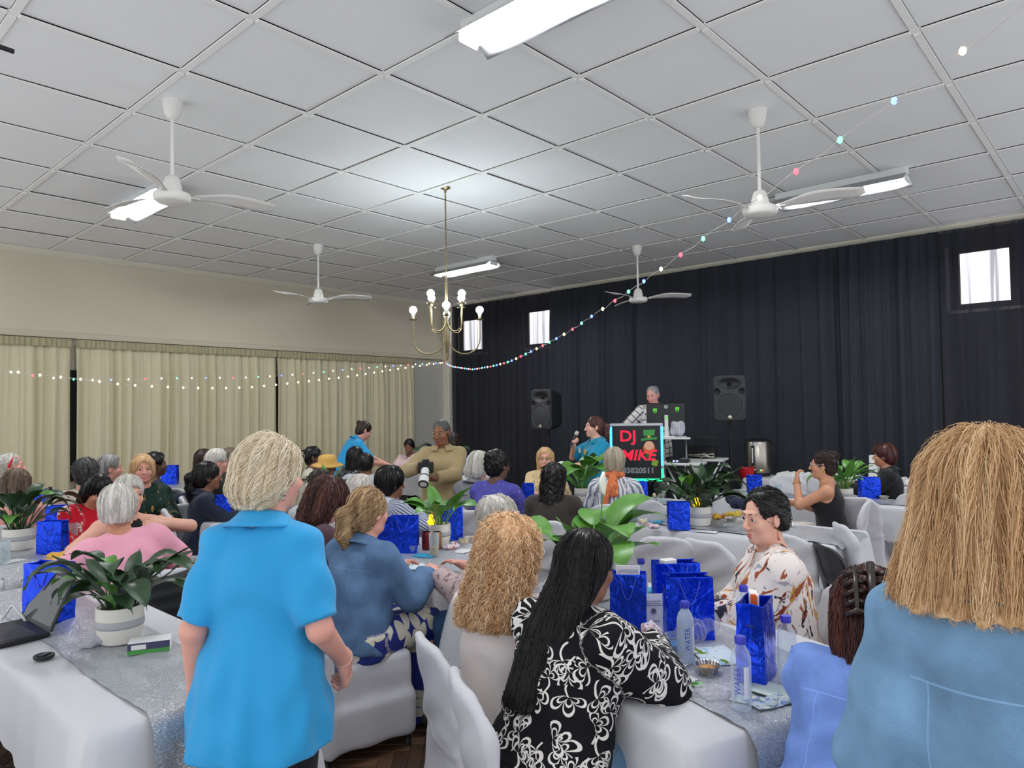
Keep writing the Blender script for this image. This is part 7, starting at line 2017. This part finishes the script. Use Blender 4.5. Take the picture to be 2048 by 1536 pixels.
tk = paper('raffle_ticket', *(-1.173, 2.202), face_cam + 8, .055, .035, 'bright green raffle ticket with a printed number', mat('green_ticket', (96, 206, 60), .6), 'ticket', z=TOPZ + .012); me = text_mesh('06', .028, 0, 'CENTER', .001)
for v in me.vertices: v.co = (-v.co.x, -v.co.y, .0022)
mesh_child('ticket_number', me, mat('ticket_print_dark', (30, 60, 34), .6), tk)
def crumple(p, r, label, seed, m=None, name='cellophane_wrapper', flat=.4):
    S = Sdf(); rg = np.random.default_rng(seed)
    for k in range(7): S.ell(rg.uniform(-1, 1, 3) * V3(r, r, r * flat * .3) + V3(0, 0, r * flat * .6), rg.uniform(.35, .7, 3) * r * V3(1, 1, flat), k=.012)
    S.noise = lambda P: .004 * np.sin(P[..., 0] * 160 + 40 * P[..., 1]) * np.sin(P[..., 1] * 190 + 60 * P[..., 2]); S.cut((0, 0, .0008), (0, 0, 1))
    v_, f__ = S.mesh(.006); o = mesh_obj(name, v_, f__, m or M_cell, None, False, (p[0], p[1], TOPZ + .009)); tag(o, label, 'wrapper'); return o
crumple((-1.084, 2.164), .05, 'crumpled clear wrapper beside the green ticket', 1); crumple((-1.370, 2.676), .085, 'large clear cellophane bag right of the front gift bag', 2, flat=.9)
SWEET = splash('sweet_wrapper_mix', (226, 214, 222), [((190, 60, 80), .58), ((90, 100, 170), .6), ((236, 180, 90), .62)], 40, 1.1, vec='obj')
crumple((-1.503, 2.478), .03, 'wrapped sweets heaped in the foil cup by the tent card', 3, SWEET, 'wrapped_sweets', 1.6).location.z += .02

# ---------------------------------------------------------------- near left table
def laptop(x, y):
    root = empty('laptop', (x, y, TOPZ + .009), R(94)); tag(root, 'open black laptop at the left edge of the near left table', 'laptop')
    MB().box((-.12, 0, .009), (.12, .17, .009), bev=.004).build('base', M_blackpl, root)
    kb = MB()
    MB().box((-.12, 0, .0185), (.075, .15, .0008)).build('keyboard', mat('laptop_keys', (50, 52, 56), .5, bump=.5, bscale=300), root)
    Mx_ = Matrix.Rotation(R(24), 3, 'Y')
    MB().box(tuple(Vector((0, 0, .018)) + Mx_ @ Vector((0, 0, .115))), (.005, .17, .115), Mx_, .003).build('lid', M_blackpl, root)
    MB().box(tuple(Vector((0, 0, .018)) + Mx_ @ Vector((-.0056, 0, .118))), (.0008, .158, .1), Mx_).build('screen', mat('laptop_screen_dark', (30, 30, 34), .08), root)
laptop(*(-3.665, 0.921))
o = MB().tube([(0, 0, .01), (.05, .03, .08), (.1, .06, .03), (.13, .07, .0)], .006, 8).build('cable', mat('white_cable', (214, 212, 208), .5), None, True, (*(-3.896, 0.843), TOPZ + .012)); tag(o, 'white cable curving behind the laptop', 'cable')
x, y = (-3.207, 0.833); root = empty('black_puck', (x, y, TOPZ + .010)); tag(root, 'round black lens cap lying near the runner edge', 'lens cap')
MB().lathe([(.033, 0), (.036, .004), (.036, .012), (.031, .014), (.029, .011), (1e-5, .011)], n=28).build('cap_disc', M_blackpl, root, smooth=True, angle=30); MB().box((0, 0, .013), (.012, .022, .003), .6).build('cap_grip', M_blackpl, root)
x, y = (-2.983, 1.138); root = empty('small_box', (x, y, TOPZ + .010), R(face_cam + 38)); tag(root, 'small white carton with green and navy side label', 'box')
MB().box((0, 0, .022), (.075, .042, .022), bev=.002).build('carton', M_paper, root); MB().box((0, -.0425, .03), (.0745, .0008, .0135)).build('navy_band', mat('carton_navy', (60, 62, 92), .5), root); MB().box((0, -.0425, .009), (.0745, .0008, .0075)).build('green_band', mat('carton_green', (70, 150, 64), .5), root); MB().box((-.035, -.0436, .028), (.026, .0006, .009)).build('white_label', M_whitepl, root)
S = Sdf(); rg = np.random.default_rng(8)
for k in range(9): S.ell((.05 * math.cos(k * 2.2) * (k / 9), .05 * math.sin(k * 2.2) * (k / 9), .012 + .006 * (k % 4)), (.035, .02, .012), np.array(Matrix.Rotation(k * 1.3, 3, 'Z')), k=.01)
S.noise = lambda P: .004 * np.sin(P[..., 0] * 140) * np.sin(P[..., 1] * 120)
v_, f__ = S.mesh(.006); p_ = (-3.213, 1.024); o = mesh_obj('tulle_bow', v_, f__, clearmat('grey_tulle', (214, 214, 222), .5, .6), None, True, (p_[0], p_[1], TOPZ + .012)); tag(o, 'grey tulle bow lying left of the banded pot', 'bow')

# ---------------------------------------------------------------- left table
M_yel = mat('yellow_packet_plastic', (226, 170, 20), .4, bump=.3, bscale=30)
for p_, rz, lb, zz in (((-5.029, 1.366), 12, 'yellow plastic packet at the table edge', 0), ((-5.254, 1.500), 40, 'second yellow plastic packet under the arm of the pink t-shirt guest', .0)):
    S = Sdf(); S.ell((0, 0, .026), (.15, .075, .026), k=.02).ell((.1, .02, .022), (.08, .07, .022), k=.02); S.noise = lambda P: .004 * np.sin(P[..., 0] * 70 + P[..., 1] * 40)
    v_, f__ = S.mesh(.009); o = mesh_obj('yellow_packet', v_, f__, M_yel, None, True, (p_[0], p_[1], TOPZ + .009 + zz), (0, 0, R(rz))); tag(o, lb, 'packet', 'yellow packets')
root = empty('wine_bottle', (*(-7.259, 1.922), TOPZ + .009)); tag(root, 'dark green wine bottle among the bags at the left table', 'bottle')
MB().lathe([(.034, 0), (.037, .006), (.037, .19), (.03, .225), (.014, .255), (.013, .29), (.0145, .3)], n=20).build('bottle_body', mat('dark_green_glass', (22, 34, 20), .12), root, smooth=True, angle=50); MB().lathe([(.0375, .06), (.0375, .15)], n=20).build('label', M_paper, root, smooth=True); MB().lathe([(.0152, .255), (.0155, .302), (1e-5, .303)], n=14).build('foil_cap', mat('black_foil', (20, 20, 20), .4), root, smooth=True)
root = empty('wine_glass', (*(-6.665, 1.737), TOPZ + .009)); tag(root, 'clear stemmed wine glass at the left table', 'glass')
MB().lathe([(.034, 0), (.03, .003), (.004, .008), (.0035, .08), (.02, .09), (.037, .12), (.04, .15), (.035, .185)], n=20).build('bowl_and_stem', M_glass, root, smooth=True)
glass(*(-5.469, 1.195), 'tall clear glass at the left picture edge', .036, .14); paper('leaflet', *(-5.483, 1.241), 20, .1, .14, 'white leaflet at the left edge table', M_paper)
glass(*(-6.020, 1.744), 'clear glass in front of the red dress guest', .034, .13)

# ---------------------------------------------------------------- denim guest table
bottle(*(-3.774, 2.997), face_cam, 'water bottle with white cap side in front of the denim jacket guest', print_=False)
M_beer = mat('pale_cider', (196, 160, 92), .2)
glass(*(-3.435, 3.042), 'tall glass half full of pale cider', .032, .15, .42, M_beer)
for p_, c_, lb in (((-3.658, 3.173), (120, 30, 40), 'dark red drink can beside the cider glass'), ((-3.602, 3.217), (150, 110, 70), 'bronze drink can beside the cider glass')):
    root = empty('drink_can', (p_[0], p_[1], TOPZ + .009)); tag(root, lb, 'can'); MB().lathe([(.026, 0), (.0325, .008), (.0325, .105), (.027, .117)], n=20).build('can_body', mat('can_%d' % c_[0], c_, .3, metal=.5), root, smooth=True, angle=40); MB().lathe([(.027, .117), (.026, .112), (1e-5, .112)], n=20).build('can_lid', M_steel, root, smooth=True, angle=40)
glass(*(-3.653, 3.051), 'low blue glass bowl beside the gift bag', .05, .05, .6, mat('blue_drink', (40, 130, 190), .2))
paper('paper_napkin', *(-3.492, 3.016), 20, .14, .1, 'turquoise napkin by the cider glass', M_napkin, 'napkin', th=.006, group='turquoise napkins')
paper('leaflet', *(-3.293, 2.772), 60, .12, .16, 'picture leaflet under the hand of the denim jacket guest', BRO, curl=.004); paper('leaflet', *(-3.418, 3.278), 10, .1, .13, 'white leaflet at the table corner', M_paper)
cone_snack(*(-3.567, 3.422), 20, 'popcorn cone on the denim jacket table'); crumple((-3.558, 3.296), .045, 'clear packet of sweets beside the popcorn cone', 5, SWEET, 'sweet_packet', .6)
foil_cup(*(-3.632, 3.559), 'foil cup of snack before the pale grey haired guest')
# ---------------------------------------------------------------- middle table
glass(-3.2, 5.02, 'short glass of bright blue drink on the middle table', .036, .07, .6, mat('blue_drink', (40, 130, 190), .2)); cone_snack(*(-3.030, 4.890), 10, 'popcorn cone on the middle table left of the gift bag'); paper('paper_napkin', *(-3.041, 5.068), 20, .16, .1, 'turquoise napkin behind the middle table popcorn cone', M_napkin, 'napkin', th=.008, group='turquoise napkins')
crumple((-2.892, 4.818), .05, 'packet of wrapped sweets in front of the blue gift bag', 6, SWEET, 'sweet_packet', .5); paper('leaflet', *(-2.501, 4.924), 10, .16, .08, 'white slip of paper in front of the dark lily', M_paper)
SNK = splash('snack_bag_print', (196, 140, 70), [((90, 30, 50), .55), ((236, 200, 60), .6)], 12, 1.1, vec='obj')
crumple((-2.692, 5.563), .055, 'brown snack packet right of the dark lily', 7, SNK, 'snack_packet', .5); crumple((-2.642, 5.771), .06, 'yellow snack packet left of the flower blouse guest', 8, mat('yellow_snack_bag', (214, 180, 60), .4), 'snack_packet', .5); foil_cup(*(-2.556, 5.469), 'foil cup beside the snack packets')
crumple((-2.805, 6.172), .10, 'dark blue cloth bundle behind the snack packets', 9, fabric('navy_bundle_cloth', (36, 44, 70)), 'cloth_bundle', .9); paper('paper_napkin', *(-2.121, 5.527), 30, .08, .1, 'folded white napkin right of the flower blouse guest', M_paper, 'napkin', th=.03)
# ---------------------------------------------------------------- far tables
glass(*(-4.695, 5.425), 'glass of dark cola in front of the floral blouse guest', .036, .13, .85, mat('cola', (24, 14, 14), .1)); bottle(-4.95, 5.3, 0, 'juice bottle beside the dark cola glass', h=.2, print_=False)
cone_snack(*(-3.808, 6.415), 0, 'popcorn cone right of the scarf guest'); glass(-2.95, 7.45, 'clear glass in front of the black strappy top guest', .036, .1); cone_snack(*(-1.695, 7.764), 10, 'popcorn cone right of the black jacket guest'); foil_cup(*(-1.977, 7.651), 'small cup in front of the black jacket guest')
cone_snack(-9.0, 3.9, 30, 'popcorn cone on the far left table by the curtains')
